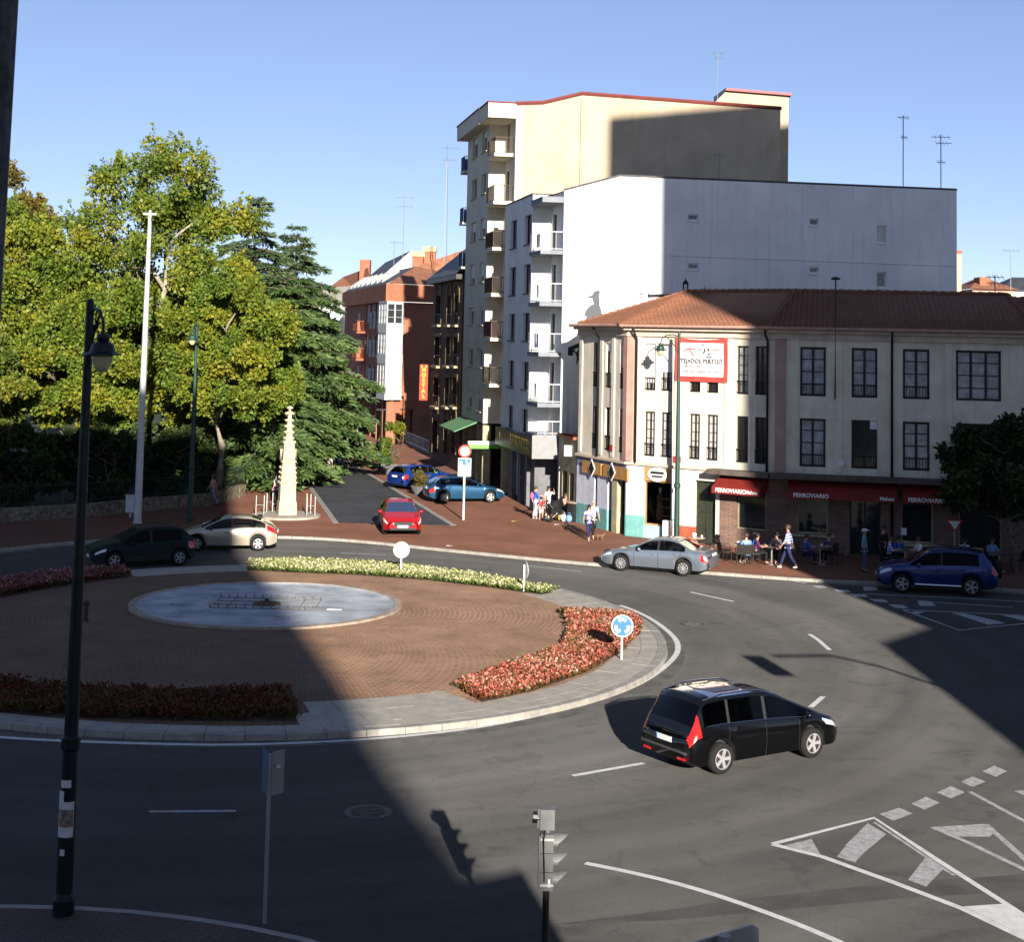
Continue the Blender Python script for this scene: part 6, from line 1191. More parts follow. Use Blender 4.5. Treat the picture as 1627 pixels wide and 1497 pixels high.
# ================================================================== VEHICLES
M_tyre = mat('tyre_rubber', (.010, .010, .010), .9, .15, 8); M_rim = mat('alloy_rim', (.36, .36, .37), .35, .05, 6, metal=.35); M_blk = mat('black_plastic', (.02, .02, .021), .6, .15, 8); M_int = mat('car_interior', (.03, .03, .032), .8, .1, 5)
M_glass = glassmat('car_glass', (.30, .33, .34)); M_glassd = glassmat('car_glass_dark', (.07, .08, .085), 1.2); M_plate = mat('number_plate', (.70, .70, .69), .4, .04, 8); M_tail = mat('tail_lens', (.48, .012, .01), .15, .1, 8, spec=.6, coat=.6); M_head = mat('head_lens', (.62, .64, .66), .1, .1, 9, spec=.8, coat=.8, metal=.2); M_chrome = mat('chrome', (.6, .6, .6), .15, .03, 5, metal=1)
def paint(name, c, metal=.35): return mat(name, c, .28, .03, 1.5, metal=metal, spec=.4, coat=.7)
def interp(keys, s):
    xs, ys = [k[0] for k in keys], [k[1] for k in keys]; return np.interp(s, xs, ys)
def wheel_mesh(r, w, spokes, rimm):
    q = MB(); q.lathe([(r*.62, -w/2), (r*.86, -w/2), (r*.97, -w*.40), (r, -w*.25), (r, w*.25), (r*.97, w*.40), (r*.86, w/2), (r*.62, w/2)], n=28, axis='y', cap=False)
    q.lathe([(r*.62, -w/2), (r*.60, -w*.2)], n=28, axis='y', cap=False)
    p = MB(); rr_ = r*.66
    p.lathe([(rr_, -w*.52), (rr_*.93, -w*.54), (rr_*.90, -w*.40)], n=28, axis='y', cap=False); p.lathe([(.001, -w*.50), (rr_*.24, -w*.50), (rr_*.26, -w*.40)], n=14, axis='y', cap=False)
    for k in range(spokes):
        a = 2*math.pi*k/spokes; h = .36*rr_ if spokes <= 6 else .16*rr_; ca, sa_ = math.cos(a), math.sin(a)
        f = lambda rad_, t, y: (ca*rad_-sa_*t, y, sa_*rad_+ca*t)
        p.hexa([f(rr_*.15, -h*.42, -w*.36), f(rr_*.92, -h*.55, -w*.40), f(rr_*.92, h*.55, -w*.40), f(rr_*.15, h*.42, -w*.36), f(rr_*.15, -h*.36, -w*.50), f(rr_*.92, -h*.46, -w*.515), f(rr_*.92, h*.46, -w*.515), f(rr_*.15, h*.36, -w*.50)])
    d = MB(); d.lathe([(.001, -w*.30), (rr_, -w*.30)], n=24, axis='y', cap=False)
    return q, p, d
def car(label, P1, P2, spec, pm, group=None, name='car'):
    """P1, P2: ground points under the front and rear axle on the side of the viewer (or the middle line if spec['mid'])"""
    L, W, Ht = spec['L'], spec['W'], spec['H']; sf, wbse, r = spec['sf'], spec['wb'], spec['r']
    a, b = Vector(P1), Vector(P2); fw = (a-b).normalized(); ang = math.atan2(fw.y, fw.x); left = Vector((-fw.y, fw.x))
    side = spec.get('side', 1); c = (a+b)/2-left*side*(W/2-.1) if not spec.get('mid') else (a+b)/2
    c = c+fw*(wbse/2+sf-L/2)
    t = thing(name, label, 'car', (c.x, c.y, spec.get('z', .006)), ang, group)
    # stations from the nose (s = 0) to the tail (s = L)
    top, belt = spec['top'], spec['belt']; zb0 = spec.get('zb', .2)
    sw = [sf, sf+wbse]; Ra = r+.055; sB = spec['sB']; sC = spec['sC']; wb_, wt, rt, rb_ = spec['ws'] ; sD = spec.get('sD')
    S = set(np.round(np.linspace(0, L, 64), 4)); [S.update(np.round(np.linspace(x-Ra, x+Ra, 17), 4)) for x in sw]
    for x in [wb_, wt, rt, rb_, sB-.045, sB+.045, sC]+([sD-.035, sD+.035] if sD else []): S.add(round(x, 4))
    S = sorted(x for x in S if 0 <= x <= L); S = [s for i, s in enumerate(S) if i == 0 or s-S[i-1] > .006]
    ker = np.linspace(-.10, .10, 9)
    def sm(keys, s): return float(np.mean([interp(keys, s+d) for d in ker]))
    rings = []
    for s in S:
        zt = sm(top, s); zl = min(sm(belt, s), zt-.04); zb = zb0+.10*max(0, 1-s/.35)**2+.12*max(0, 1-(L-s)/.4)**2
        for x in sw:
            if abs(s-x) < Ra: zb = max(zb, r+math.sqrt(Ra*Ra-(s-x)**2))
        zb = min(zb, zl-.08)
        w = W/2*(1-spec.get('nose', .20)*max(0, 1-s/.55)**2.2-spec.get('tail', .13)*max(0, 1-(L-s)/.45)**2.4)
        h = zt-zl; cf = min(1, max(0, (h-.08)/.34)); cf = cf*cf*(3-2*cf); wr = w*spec.get('roof', .74)
        p7 = (w*.93-.02)*(1-cf)+wr*cf; lw = spec.get('flare', 0.0)
        fl = lw*max([max(0, 1-abs(s-x)/(Ra+.05)) for x in sw])
        ring = [(0, zb), (w*.82, zb), (w*.965+fl, zb+.05), (w*.995+fl, zb+(zl-zb)*.38), (w*1.0, zb+(zl-zb)*.62), (w*.985, zb+(zl-zb)*.84), (w*.955, zl), (w*.945*(1-cf)+(w*.93)*cf, zl+h*.08), (p7, zl+h*(.62*(1-cf)+.84*cf)), (p7*.93, zl+h*.945), (p7*.55, zt), (0, zt+.012)]
        rings.append(ring)
    n = len(rings[0]); groups = {}
    def add(gn, pts): groups.setdefault(gn, []).append(pts)
    for i in range(len(S)-1):
        s0, s1 = S[i], S[i+1]; s = (s0+s1)/2; zt = sm(top, s); h = zt-sm(belt, s)
        for j in range(n-1):
            for sd in (1, -1):
                y = lambda k, q: (L/2-S[k], sd*rings[k][q][0], rings[k][q][1]); pts = [y(i, j), y(i+1, j), y(i+1, j+1), y(i, j+1)]
                if sd > 0: pts = pts[::-1]
                gn = 'body'
                if j == 7 and h > .17 and s < sC and s > wb_+.12:
                    if abs(s-sB) < .046 or (sD and abs(s-sD) < .036): gn = ('pillar', sd, 0 if abs(s-sB) < .046 else 1)
                    else: gn = ('side_window', sd, 0 if s < sB else (1 if not sD or s < sD else 2))
                elif j >= 9 and wb_+.03 < s < wt-.02: gn = 'windscreen'
                elif j >= 9 and rt+.03 < s < rb_-.03: gn = 'rear_window'
                elif j in spec.get('hlj', (5, 6)) and spec.get('hl', (.06, .48))[0] < s < spec.get('hl', (.06, .48))[1]: gn = ('headlight', sd)
                elif j in spec.get('tlj', (4, 5)) and L-spec.get('tl', .30) < s < L-.02: gn = ('taillight', sd)
                elif j in (0, 1) or (j == 2 and spec.get('trim') and s > .0): gn = 'lower_trim'
                elif spec.get('glassroof') and j >= 9 and wt+.2 < s < rt-.3: gn = 'sunroof'
                add(gn, pts)
    for e, i in ((0, 0), (1, len(S)-1)):
        full = [(L/2-S[i], rings[i][q][0], rings[i][q][1]) for q in range(n)]; other = [(x, -y, z) for x, y, z in full[1:-1]][::-1]
        poly = full+other; cz = sum(p[2] for p in poly)/len(poly); dx = (.045, -.045)[e]
        inn = [(p[0]+dx, p[1]*.80, cz+(p[2]-cz)*.72) for p in poly]; m_ = len(poly)
        for k in range(m_):
            k2 = (k+1) % m_; qd = [poly[k], poly[k2], inn[k2], inn[k]]; add('body', qd if e == 0 else qd[::-1])
        add('body', inn if e == 0 else inn[::-1])
    def emit(gn, nm, m, par, smooth=True):
        idx = {}; V = []; F = []
        for pts in groups.get(gn, []):
            f = []
            for p in pts:
                k = (round(p[0], 4), round(p[1], 4), round(p[2], 4))
                if k not in idx: idx[k] = len(V); V.append(k)
                if not f or f[-1] != idx[k]: f.append(idx[k])
            if len(set(f)) >= 3: F.append(tuple(dict.fromkeys(f)))
        if not F: return None
        q = MB(); q.v = V; q.f = F; q.m = [0]*len(F); return q.build(nm, m, par, smooth=smooth)
    gl = spec.get('glass', M_glass); body = emit('body', 'body', pm, t); emit('lower_trim', 'lower_trim', M_blk, t, False); emit('windscreen', 'windscreen', gl, t); emit('rear_window', 'rear_window', spec.get('rglass', gl), t)
    emit('sunroof', 'sunroof', M_glassd, t)
    for sd in (1, -1):
        for k in range(3): emit(('side_window', sd, k), 'side_window', gl if k == 0 else spec.get('rglass', gl), t)
        [emit(('pillar', sd, k), 'pillar', M_blk, t) for k in (0, 1)]
        emit(('headlight', sd), 'headlight', M_head, t); emit(('taillight', sd), 'taillight', M_tail, t)
    X = lambda s: L/2-s
    ring_at = lambda s: rings[int(np.argmin([abs(q-s) for q in S]))]
    q = MB(); q.box(X(sf+wbse+r+.25), X(sf-r-.2), -W/2*.70, W/2*.70, zb0+.005, sm(belt, L*.5)-.22); q.build('interior_tub', M_int, t)
    zbl = sm(belt, L*.5)
    for s, yy in ((sB-.25, .34), (sB-.25, -.34), (sB+.75, .34), (sB+.75, -.34)):
        q = MB(); q.hexa([(X(s), yy-.24, zbl-.45), (X(s), yy+.24, zbl-.45), (X(s+.14), yy+.24, zbl-.45), (X(s+.14), yy-.24, zbl-.45), (X(s+.16), yy-.2, zbl+.18), (X(s+.16), yy+.2, zbl+.18), (X(s+.28), yy+.2, zbl+.18), (X(s+.28), yy-.2, zbl+.18)]); q.ball((X(s+.24), yy, zbl+.28), .06, .13, .10, 8, 5); q.build('seat', M_int, t)
    q = MB(); q.hexa([(X(wb_+.15), -W*.38, zbl-.3), (X(wb_+.15), W*.38, zbl-.3), (X(wb_+.8), W*.38, zbl-.3), (X(wb_+.8), -W*.38, zbl-.3), (X(wb_+.2), -W*.38, zbl-.02), (X(wb_+.2), W*.38, zbl-.02), (X(wb_+.75), W*.38, zbl-.05), (X(wb_+.75), -W*.38, zbl-.05)]); q.build('dashboard', M_int, t)
    # seams, handles, mirrors, plates
    def seam(s, j0, j1, wd=.012):
        R_ = ring_at(s)
        for sd in (1, -1):
            q = MB()
            for j in range(j0, j1):
                (y0, z0), (y1, z1) = R_[j], R_[j+1]; y0 += .003; y1 += .003
                q.quad((X(s-wd/2), sd*y0, z0), (X(s+wd/2), sd*y0, z0), (X(s+wd/2), sd*y1, z1), (X(s-wd/2), sd*y1, z1))
            q.build('door_seam', M_blk, t)
    for s in spec['seams']: seam(s, 2, 6)
    for s in spec['handles']:
        R_ = ring_at(s)
        for sd in (1, -1): q = MB(); y, z = R_[5]; q.box(X(s+.09), X(s-.09), sd*(y+.012)-.014, sd*(y+.012)+.014, z-.03, z); q.build('door_handle', spec.get('handlem', pm), t)
    R_ = ring_at(wb_+.35)
    for sd in (1, -1):
        q = MB(); y, z = R_[6]; q.ball((X(wb_+.42), sd*(y+.11), z+.08), .07, .11, .075, 10, 6); q.tube([(X(wb_+.42), sd*(y-.02), z+.03), (X(wb_+.42), sd*(y+.08), z+.05)], .025, 6); q.build('mirror', pm if spec.get('mirror', 1) else M_blk, t, smooth=True)
    zc = spec.get('fp', .42); q = MB(); q.box(L/2+.030, L/2+.052, -.26, .26, zc-.055, zc+.055); fpl = q.build('number_plate', M_plate, t); q = MB(); q.box(L/2+.0522, L/2+.055, .215, .258, zc-.052, zc+.052); q.build('plate_band', M_sb, fpl)
    zc = spec.get('rp', .75); q = MB(); q.box(-L/2-.052, -L/2-.030, -.26, .26, zc-.055, zc+.055); rpl = q.build('number_plate', M_plate, t); q = MB(); q.box(-L/2-.055, -L/2-.0522, .215, .258, zc-.052, zc+.052); q.build('plate_band', M_sb, rpl)
    zg = spec.get('grille', (.50, .66, .36)); q = MB(); q.box(L/2-.012, L/2+.047, -zg[2], zg[2], zg[0], zg[1]); q.build('grille', M_blk, t)
    q = MB(); q.box(L/2-.03, L/2+.048, -W*.33, W*.33, zb0+.1, zb0+.2); q.build('air_intake', M_blk, t)
    for f in spec.get('extra', []): f(t, L, W, X, ring_at, sm, top)
    # wheels
    key = ('wheel', r, spec.get('spokes', 5)); tq, pq, dq = wheel_mesh(r, .21, spec.get('spokes', 5), M_rim); me1 = me2 = me3 = None
    for s in sw:
        for sd in (1, -1):
            if me1 is None:
                o = tq.build('wheel', M_tyre, t, smooth=True); ri = pq.build('rim', spec.get('rimm', M_rim), o); bd = dq.build('brake_disc', M_blk, o); me1, me2, me3 = o.data, ri.data, bd.data
            else: o = link('wheel', me1, t); link('rim', me2, o); link('brake_disc', me3, o)
            o.location = (X(s), sd*(W/2-.115), r); o.rotation_euler.z = 0 if sd < 0 else math.pi
    return t
def rails(t, L, W, X, ra, sm, top, m=None, s0=1.6, s1=3.6):
    for sd in (1, -1):
        q = MB(); q.tube([(X(s), sd*(ra(s)[9][0]-.02), ra(s)[9][1]+(.05 if 0 < k < 4 else .01)) for k, s in enumerate(np.linspace(s0, s1, 5))], .018, 6); q.build('roof_rail', m or M_chrome, t)
def spoiler(t, L, W, X, ra, sm, top):
    pass
hatch = dict(L=4.26, W=1.77, H=1.47, sf=.85, wb=2.61, r=.315, nose=.24, tail=.12, roof=.74, zb=.2, top=[(0, .62), (.15, .74), (.45, .84), (1.0, .96), (1.1, .98), (1.95, 1.40), (2.5, 1.47), (3.2, 1.45), (3.75, 1.36), (4.1, 1.02), (4.22, .92), (4.26, .80)], belt=[(0, .55), (.3, .74), (1.1, .89), (2.2, .93), (3.5, .98), (4.1, .93), (4.26, .74)], sB=2.32, sC=3.62, ws=(1.1, 1.95, 3.75, 4.12), seams=(1.28, 2.33, 3.30), handles=(2.10, 3.12), fp=.44, rp=.80, tl=.36)
def V(**k): d = dict(hatch); d.update(k); return d
gp = 'cars at the roundabout'
# beige hatchback with the rounded back
beige = V(L=4.26, W=1.77, wb=2.61, top=[(0, .60), (.15, .72), (.5, .84), (.95, .95), (1.02, .97), (1.95, 1.40), (2.5, 1.465), (3.1, 1.43), (3.6, 1.30), (4.0, 1.08), (4.2, .92), (4.26, .72)], ws=(1.02, 1.95, 3.15, 4.0), sC=3.75, tlj=(5, 6, 7), tl=.42, spokes=6, handlem=M_blk, mirror=0, extra=[lambda t, L, W, X, ra, sm, top: (lambda q: (q.box(X(3.62), X(3.42), -.5, .5, 1.37, 1.41), q.build('spoiler', M_blk, t)))(MB())])
car('beige hatchback with rounded back driving left, half in sun', G(312.8, 876), G(408, 876), dict(beige, side=1), paint('paint_beige', (.46, .41, .33), .5), gp)
car('dark green hatchback driving left in the shade', G(180.7, 904), G(284, 899), V(L=4.08, W=1.85, wb=2.60, sf=.80, H=1.53, top=[(0, .72), (.15, .82), (.5, .92), (1.0, 1.02), (1.05, 1.04), (1.85, 1.46), (2.4, 1.53), (3.2, 1.50), (3.6, 1.44), (3.92, 1.10), (4.05, .96), (4.08, .84)], ws=(1.05, 1.85, 3.6, 3.95), sB=2.25, sC=3.5, seams=(1.25, 2.26, 3.2), handles=(2.05, 3.05), trim=1, flare=.02, glass=mat('dim_glass', (.008, .009, .010), .65, .05, 3, spec=.05), extra=[lambda *a: rails(*a[:7], m=M_blk, s0=1.9, s1=3.4)]), mat('paint_dark_green', (.012, .022, .023), .55, .02, 1.5, spec=.08), gp)
# silver saloon
sal = V(L=4.58, W=1.77, wb=2.65, sf=.92, H=1.43, r=.32, top=[(0, .58), (.15, .70), (.5, .80), (1.2, .93), (1.3, .95), (2.1, 1.34), (2.6, 1.42), (3.0, 1.41), (3.35, 1.32), (3.95, 1.03), (4.1, 1.01), (4.45, .98), (4.54, .90), (4.58, .78)], belt=[(0, .52), (.3, .70), (1.3, .87), (2.4, .90), (3.9, .95), (4.3, .92), (4.58, .72)], ws=(1.3, 2.12, 3.25, 3.98), sB=2.5, sC=3.62, seams=(1.48, 2.51, 3.45), handles=(2.28, 3.22), spokes=10, tl=.32, rp=.86, fp=.40, grille=(.38, .70, .28))
car('silver blue saloon driving left with its window down', G(987, 907.5), G(1085.9, 916), dict(sal, side=1), paint('paint_silver', (.27, .31, .37), .7), gp)
suv = V(L=4.40, W=1.82, wb=2.56, sf=.88, H=1.70, r=.36, zb=.27, nose=.22, top=[(0, .80), (.12, .94), (.45, 1.02), (1.0, 1.10), (1.08, 1.12), (1.85, 1.60), (2.5, 1.70), (3.5, 1.67), (3.98, 1.58), (4.22, 1.15), (4.36, 1.05), (4.40, .9)], belt=[(0, .72), (.3, .92), (1.1, 1.03), (3.4, 1.10), (4.1, 1.08), (4.4, .86)], ws=(1.08, 1.88, 3.95, 4.24), sB=2.35, sC=3.72, seams=(1.3, 2.36, 3.4), handles=(2.12, 3.15), flare=.035, spokes=5, glass=M_glassd, fp=.62, rp=.95, grille=(.66, .82, .4), tlj=(5, 6, 7), tl=.2, extra=[lambda *a: rails(*a[:7], m=M_blk, s0=1.95, s1=3.8), lambda t, L, W, X, ra, sm, top: (lambda q: (q.lathe([(.33, 0), (.36, .06), (.33, .2), (.1, .22)], (0, 0, 0), 22, axis='y'), setattr(q.build('spare_wheel', M_tyre, t), 'matrix_local', Matrix.Translation((-L/2-.02, 0, .95)) @ Matrix.Rotation(math.pi/2, 4, 'Z'))))(MB()), lambda t, L, W, X, ra, sm, top: [(lambda q: (q.tube([(X(1.35), sd*(W/2+.05), .38), (X(3.05), sd*(W/2+.05), .38)], .045, 8), q.build('running_board', M_chrome, t)))(MB()) for sd in (1, -1)]])
car('dark blue off roader with spare wheel driving left in deep shade', G(1433, 943), G(1543.5, 948.5), dict(suv, side=1), paint('paint_navy', (.010, .030, .14), .5), gp)
# black people carrier, driving away to the right
mpv = V(L=4.59, W=1.83, wb=2.73, sf=.98, H=1.66, r=.335, nose=.26, tail=.10, roof=.80, top=[(0, .62), (.15, .78), (.5, .90), (.78, 1.0), (.82, 1.02), (2.05, 1.56), (2.7, 1.65), (3.7, 1.65), (4.15, 1.60), (4.44, 1.06), (4.53, .95), (4.59, .72)], belt=[(0, .54), (.3, .74), (.9, .92), (2.4, .98), (4.1, 1.04), (4.5, .92), (4.59, .64)], ws=(.82, 2.05, 4.18, 4.45), sB=2.42, sC=4.20, sD=3.50, seams=(1.42, 2.43, 3.52), handles=(2.2, 3.3), spokes=5, tlj=(5, 6, 7, 8), tl=.30, rp=.72, glass=M_glassd, rglass=M_glassd, glassroof=1, hl=(.12, .7), extra=[lambda *a: rails(*a[:7], s0=1.9, s1=4.1), lambda t, L, W, X, ra, sm, top: (lambda q: (q.box(-L/2-.05, -L/2+.05, -.78, .78, .50, .55), q.build('bumper_strip', M_chrome, t)))(MB()), lambda t, L, W, X, ra, sm, top: [(lambda q: (q.box(-L/2-.05, -L/2+.03, y-.12, y+.12, .36, .41), q.build('reflector', M_tail, t)))(MB()) for y in (-.58, .58)], lambda t, L, W, X, ra, sm, top: [(lambda q: (q.tube([(X(s), sd*(ra(s)[7][0]+.008), ra(s)[7][1]) for s in np.linspace(1.1, 4.15, 8)], .009, 4), q.build('window_trim', M_chrome, t)))(MB()) for sd in (1, -1)]])
car('black people carrier with roof rails driving away on the sunny near lane', G(1285.8, 1205), G(1146.6, 1230.5), dict(mpv, side=-1), mat('paint_black', (.0025, .0025, .003), .12, .02, 1.5, spec=.35, coat=.5), gp)
# red hatchback coming out of the side street
rf = Vector(G(640, 851, .12)); rr2 = Vector(G(625, 827, .12)); d_ = (rf-rr2).normalized()
red = V(L=4.34, W=1.80, wb=2.65, sf=.88, H=1.455, glass=glassmat('car_glass_clear', (.55, .58, .58)), grille=(.46, .66, .42), fp=.46, hl=(.08, .62), hlj=(5, 6))
pc_ = Vector(G(640, 853, .12))
car('bright red hatchback facing the viewer at the mouth of the side street', (pc_-d_*.88)[:], (pc_-d_*3.53)[:], dict(red, mid=1, z=.125), paint('paint_red', (.42, .006, .008), .15), gp)
car('teal blue hatchback parked side on, behind the no entry sign', G(776.8, 799, .12), G(707, 799.5, .12), V(L=4.37, W=1.81, wb=2.66, side=-1, z=.12, top=[(0, .60), (.15, .72), (.5, .84), (1.1, .96), (1.2, .98), (2.1, 1.39), (2.6, 1.47), (3.2, 1.44), (3.75, 1.33), (4.15, 1.05), (4.33, .92), (4.37, .76)], ws=(1.2, 2.1, 3.7, 4.16), sB=2.4, sC=3.72, seams=(1.38, 2.41, 3.38), handles=(2.2, 3.2), rimm=mat('white_wheel_cover', (.42, .42, .42), .4, .05, 5, metal=.4)), paint('paint_teal_blue', (.015, .075, .16), .5), 'parked cars on the plaza')
car('royal blue hatchback parked behind the teal one and the potted shrub', Vector(G(716, 775, .12))[:], Vector(G(650, 779, .12))[:], V(L=4.25, W=1.8, wb=2.60, side=-1, z=.12, rimm=MAT['white_wheel_cover']), paint('paint_royal_blue', (.008, .04, .22), .4), 'parked cars on the plaza')
# ================================================================== PEOPLE AND ANIMALS
def skin_obj(name, verts, edges, radii, m, par, lev=1, root=0):
    me = bpy.data.meshes.new(name); me.from_pydata([tuple(v) for v in verts], edges, []); me.materials.append(m)
    o = link(name, me, par); md = o.modifiers.new('skin', 'SKIN'); md.use_smooth_shade = True; md.branch_smoothing = .6
    d = me.skin_vertices[0].data
    for i, r in enumerate(radii): d[i].radius = (r, r) if not isinstance(r, tuple) else r; d[i].use_root = (i == root)
    s = o.modifiers.new('sub', 'SUBSURF'); s.levels = lev; s.render_levels = lev; return o
SK = mat('skin', (.48, .27, .19), .6, .06, 6); SK2 = mat('skin_tan', (.36, .19, .12), .6, .06, 6)
HB = mat('hair_black', (.012, .010, .009), .6, .2, 20); HBr = mat('hair_brown', (.07, .04, .022), .6, .2, 20); HG = mat('hair_grey', (.30, .29, .28), .7, .2, 20)
def cloth_m(n, c): return mat('fabric_'+n, c, .9, .15, 7, spec=.15)
WHT, NAVY, BLU, RED_, PUR, TUR, BLK, LBL, JEAN, PNK, GRY = [cloth_m(n, c) for n, c in (('white', (.70, .69, .68)), ('navy', (.025, .03, .09)), ('blue', (.04, .11, .42)), ('red', (.55, .02, .02)), ('purple', (.20, .16, .42)), ('turquoise', (.06, .33, .42)), ('black', (.015, .015, .016)), ('light_blue', (.16, .28, .52)), ('denim', (.05, .08, .16)), ('pink', (.6, .12, .28)), ('grey', (.25, .25, .26)))]
def striped(name, c1, c2, s):
    if name in MAT: return MAT[name]
    m = mat(name, c1, .9, .02, 4); nt = m.node_tree; N = nt.nodes; L_ = nt.links; geo = N.new('ShaderNodeNewGeometry'); sp = N.new('ShaderNodeSeparateXYZ'); L_.new(geo.outputs['Position'], sp.inputs[0]); mu = N.new('ShaderNodeMath'); mu.operation = 'MULTIPLY'; mu.inputs[1].default_value = s; L_.new(sp.outputs[2], mu.inputs[0]); fr = N.new('ShaderNodeMath'); fr.operation = 'FRACT'; L_.new(mu.outputs[0], fr.inputs[0]); gt = N.new('ShaderNodeMath'); gt.operation = 'GREATER_THAN'; gt.inputs[1].default_value = .5; L_.new(fr.outputs[0], gt.inputs[0]); mx = N.new('ShaderNodeMix'); mx.data_type = 'RGBA'; mx.inputs[6].default_value = (*c1, 1); mx.inputs[7].default_value = (*c2, 1); L_.new(gt.outputs[0], mx.inputs[0]); L_.new(mx.outputs[2], N['Principled BSDF'].inputs['Base Color']); return m
STRB = striped('striped_blue_shirt', (.06, .14, .5), (.6, .62, .66), 9); STRP = striped('striped_purple_shirt', (.18, .15, .45), (.6, .58, .66), 5)
FLO = mat('floral_red', (.62, .50, .45), .9, .1, 12, c2=(.55, .05, .04))
def person(label, x, y, face, h=1.70, pose='stand', shirt=WHT, legs=NAVY, hair=HBr, skin=SK, shoe=BLK, z=.12, shorts=False, longhair=False, cap=None, armup=0, group=None, sleeve=.45, seat=.47, bust=False, extra=None):
    """face: heading in degrees the figure looks to, 0 = +x. local +y is forward"""
    s = h/1.70; t = thing('person', label, 'person', (x, y, z), rad(face-90), group); V_ = Vector
    sit = pose == 'sit'; dz = (seat/s+.02-.92) if sit else 0
    J = dict(pel=V_((0, 0, .94+dz)), spi=V_((0, .01, 1.12+dz)), che=V_((0, .0, 1.31+dz)), nec=V_((0, -.005, 1.44+dz)), hb=V_((0, .015, 1.52+dz)), hd=V_((0, .025, 1.60+dz)), ht=V_((0, .01, 1.675+dz)), nose=V_((0, .115, 1.575+dz)))
    if sit:
        for k in ('spi', 'che', 'nec', 'hb', 'hd', 'ht', 'nose'): J[k].y += .10*(J[k].z-J['pel'].z)
    sw_ = {'stand': (.03, -.02), 'walk': (.30, -.28), 'sit': (0, 0)}[pose]
    for i, sd in enumerate((1, -1)):
        f = sw_[i]; J['hip%d' % i] = V_((sd*.09, 0, .89+dz))
        if sit: J['kne%d' % i] = V_((sd*.12, .43, .49/1)); J['ank%d' % i] = V_((sd*.12, .40+.06*i, .09)); J['kne%d' % i].z = seat/s+.04
        else: J['kne%d' % i] = V_((sd*.10, f*.55+.03, .49)); J['ank%d' % i] = V_((sd*.10, f*1.05-(.06 if f < 0 else 0), .09+(.06 if f < -.1 else 0)))
        J['toe%d' % i] = J['ank%d' % i]+V_((sd*.02, .15, -.055+(-.02 if f < -.1 and not sit else 0))); J['hee%d' % i] = J['ank%d' % i]+V_((0, -.05, -.05))
        g_ = -f*.6; J['sho%d' % i] = J['che']+V_((sd*.175, 0, .09)); up_ = (armup == 1 and sd < 0) or armup == 2
        if up_: J['elb%d' % i] = J['sho%d' % i]+V_((sd*.14, .10, -.12)); J['wri%d' % i] = J['elb%d' % i]+V_((-sd*.10, .10, .22))
        elif sit or armup == 3: J['elb%d' % i] = J['sho%d' % i]+V_((sd*.05, .10, -.25)); J['wri%d' % i] = J['elb%d' % i]+V_((-sd*.06, .22, .03))
        else: J['elb%d' % i] = J['sho%d' % i]+V_((sd*.05, g_*.45-.02, -.27)); J['wri%d' % i] = J['elb%d' % i]+V_((sd*.0, g_*.6+.07, -.23))
        d = (J['wri%d' % i]-J['elb%d' % i]).normalized(); J['pal%d' % i] = J['wri%d' % i]+d*.07
        nrm = d.cross(V_((sd, 0, 0)));  nrm = nrm.normalized() if nrm.length > .05 else V_((0, 1, 0))
        for k in range(5):
            if k == 4: J['f%d4a' % i] = J['wri%d' % i]+d*.035+nrm*.035; J['f%d4b' % i] = J['f%d4a' % i]+d*.035+nrm*.018
            else:
                o_ = nrm*(.03-.02*k); J['f%d%da' % (i, k)] = J['pal%d' % i]+d*.025+o_; J['f%d%db' % (i, k)] = J['pal%d' % i]+d*(.075-.006*abs(k-1))+o_+V_((-sd*.012, 0, 0))
    for k in J: J[k] = J[k]*s
    def mk_(name, chain, rad_, m, lev=1):
        names = []; ed = []
        for ch in chain:
            for a_, b_ in zip(ch[:-1], ch[1:]):
                for q in (a_, b_):
                    if q not in names: names.append(q)
                ed.append((names.index(a_), names.index(b_)))
        return skin_obj(name, [J[k] for k in names], ed, [(tuple(c*s for c in rad_[k]) if isinstance(rad_.get(k), tuple) else rad_.get(k, .05)*s) for k in names], m, t, lev, 0)
    R_ = dict(pel=.115, spi=.105, che=.12, nec=.052, hb=.062, hd=.098, ht=.07, nose=.014)
    for i in (0, 1): R_.update({'hip%d' % i: .085, 'kne%d' % i: .055, 'ank%d' % i: .037, 'toe%d' % i: .03, 'hee%d' % i: .03, 'sho%d' % i: .052, 'elb%d' % i: .036, 'wri%d' % i: .026, 'pal%d' % i: .032}); R_.update({'f%d%d%s' % (i, k, e_): .0095 for k in range(5) for e_ in 'ab'})
    ch = [['pel', 'spi', 'che', 'nec', 'hb', 'hd', 'ht'], ['hd', 'nose']]
    for i in (0, 1):
        if not bust: ch += [['pel', 'hip%d' % i, 'kne%d' % i, 'ank%d' % i, 'toe%d' % i]]
        ch += [['che', 'sho%d' % i, 'elb%d' % i, 'wri%d' % i, 'pal%d' % i]]+[['pal%d' % i if k < 4 else 'wri%d' % i, 'f%d%da' % (i, k), 'f%d%db' % (i, k)] for k in range(5)]
    body = mk_('body', ch, R_, skin)
    C_ = dict(pel=.128, spi=.125, che=.138, nec=.062); c2 = [['pel', 'spi', 'che', 'nec']]
    for i in (0, 1):
        J['slv%d' % i] = J['sho%d' % i].lerp(J['elb%d' % i], min(1, sleeve*2)) if sleeve < .51 else J['elb%d' % i].lerp(J['wri%d' % i], (sleeve-.5)*1.8)
        C_.update({'sho%d' % i: .07, 'slv%d' % i: .055 if sleeve < .51 else .042, 'elb%d' % i: .052}); c2 += [['che', 'sho%d' % i, 'slv%d' % i] if sleeve < .51 else ['che', 'sho%d' % i, 'elb%d' % i, 'slv%d' % i]]
    J['hem'] = J['pel']+Vector((0, 0, -.05*s)); C_['hem'] = .13; c2 += [['pel', 'hem']]; mk_('shirt', c2, C_, shirt)
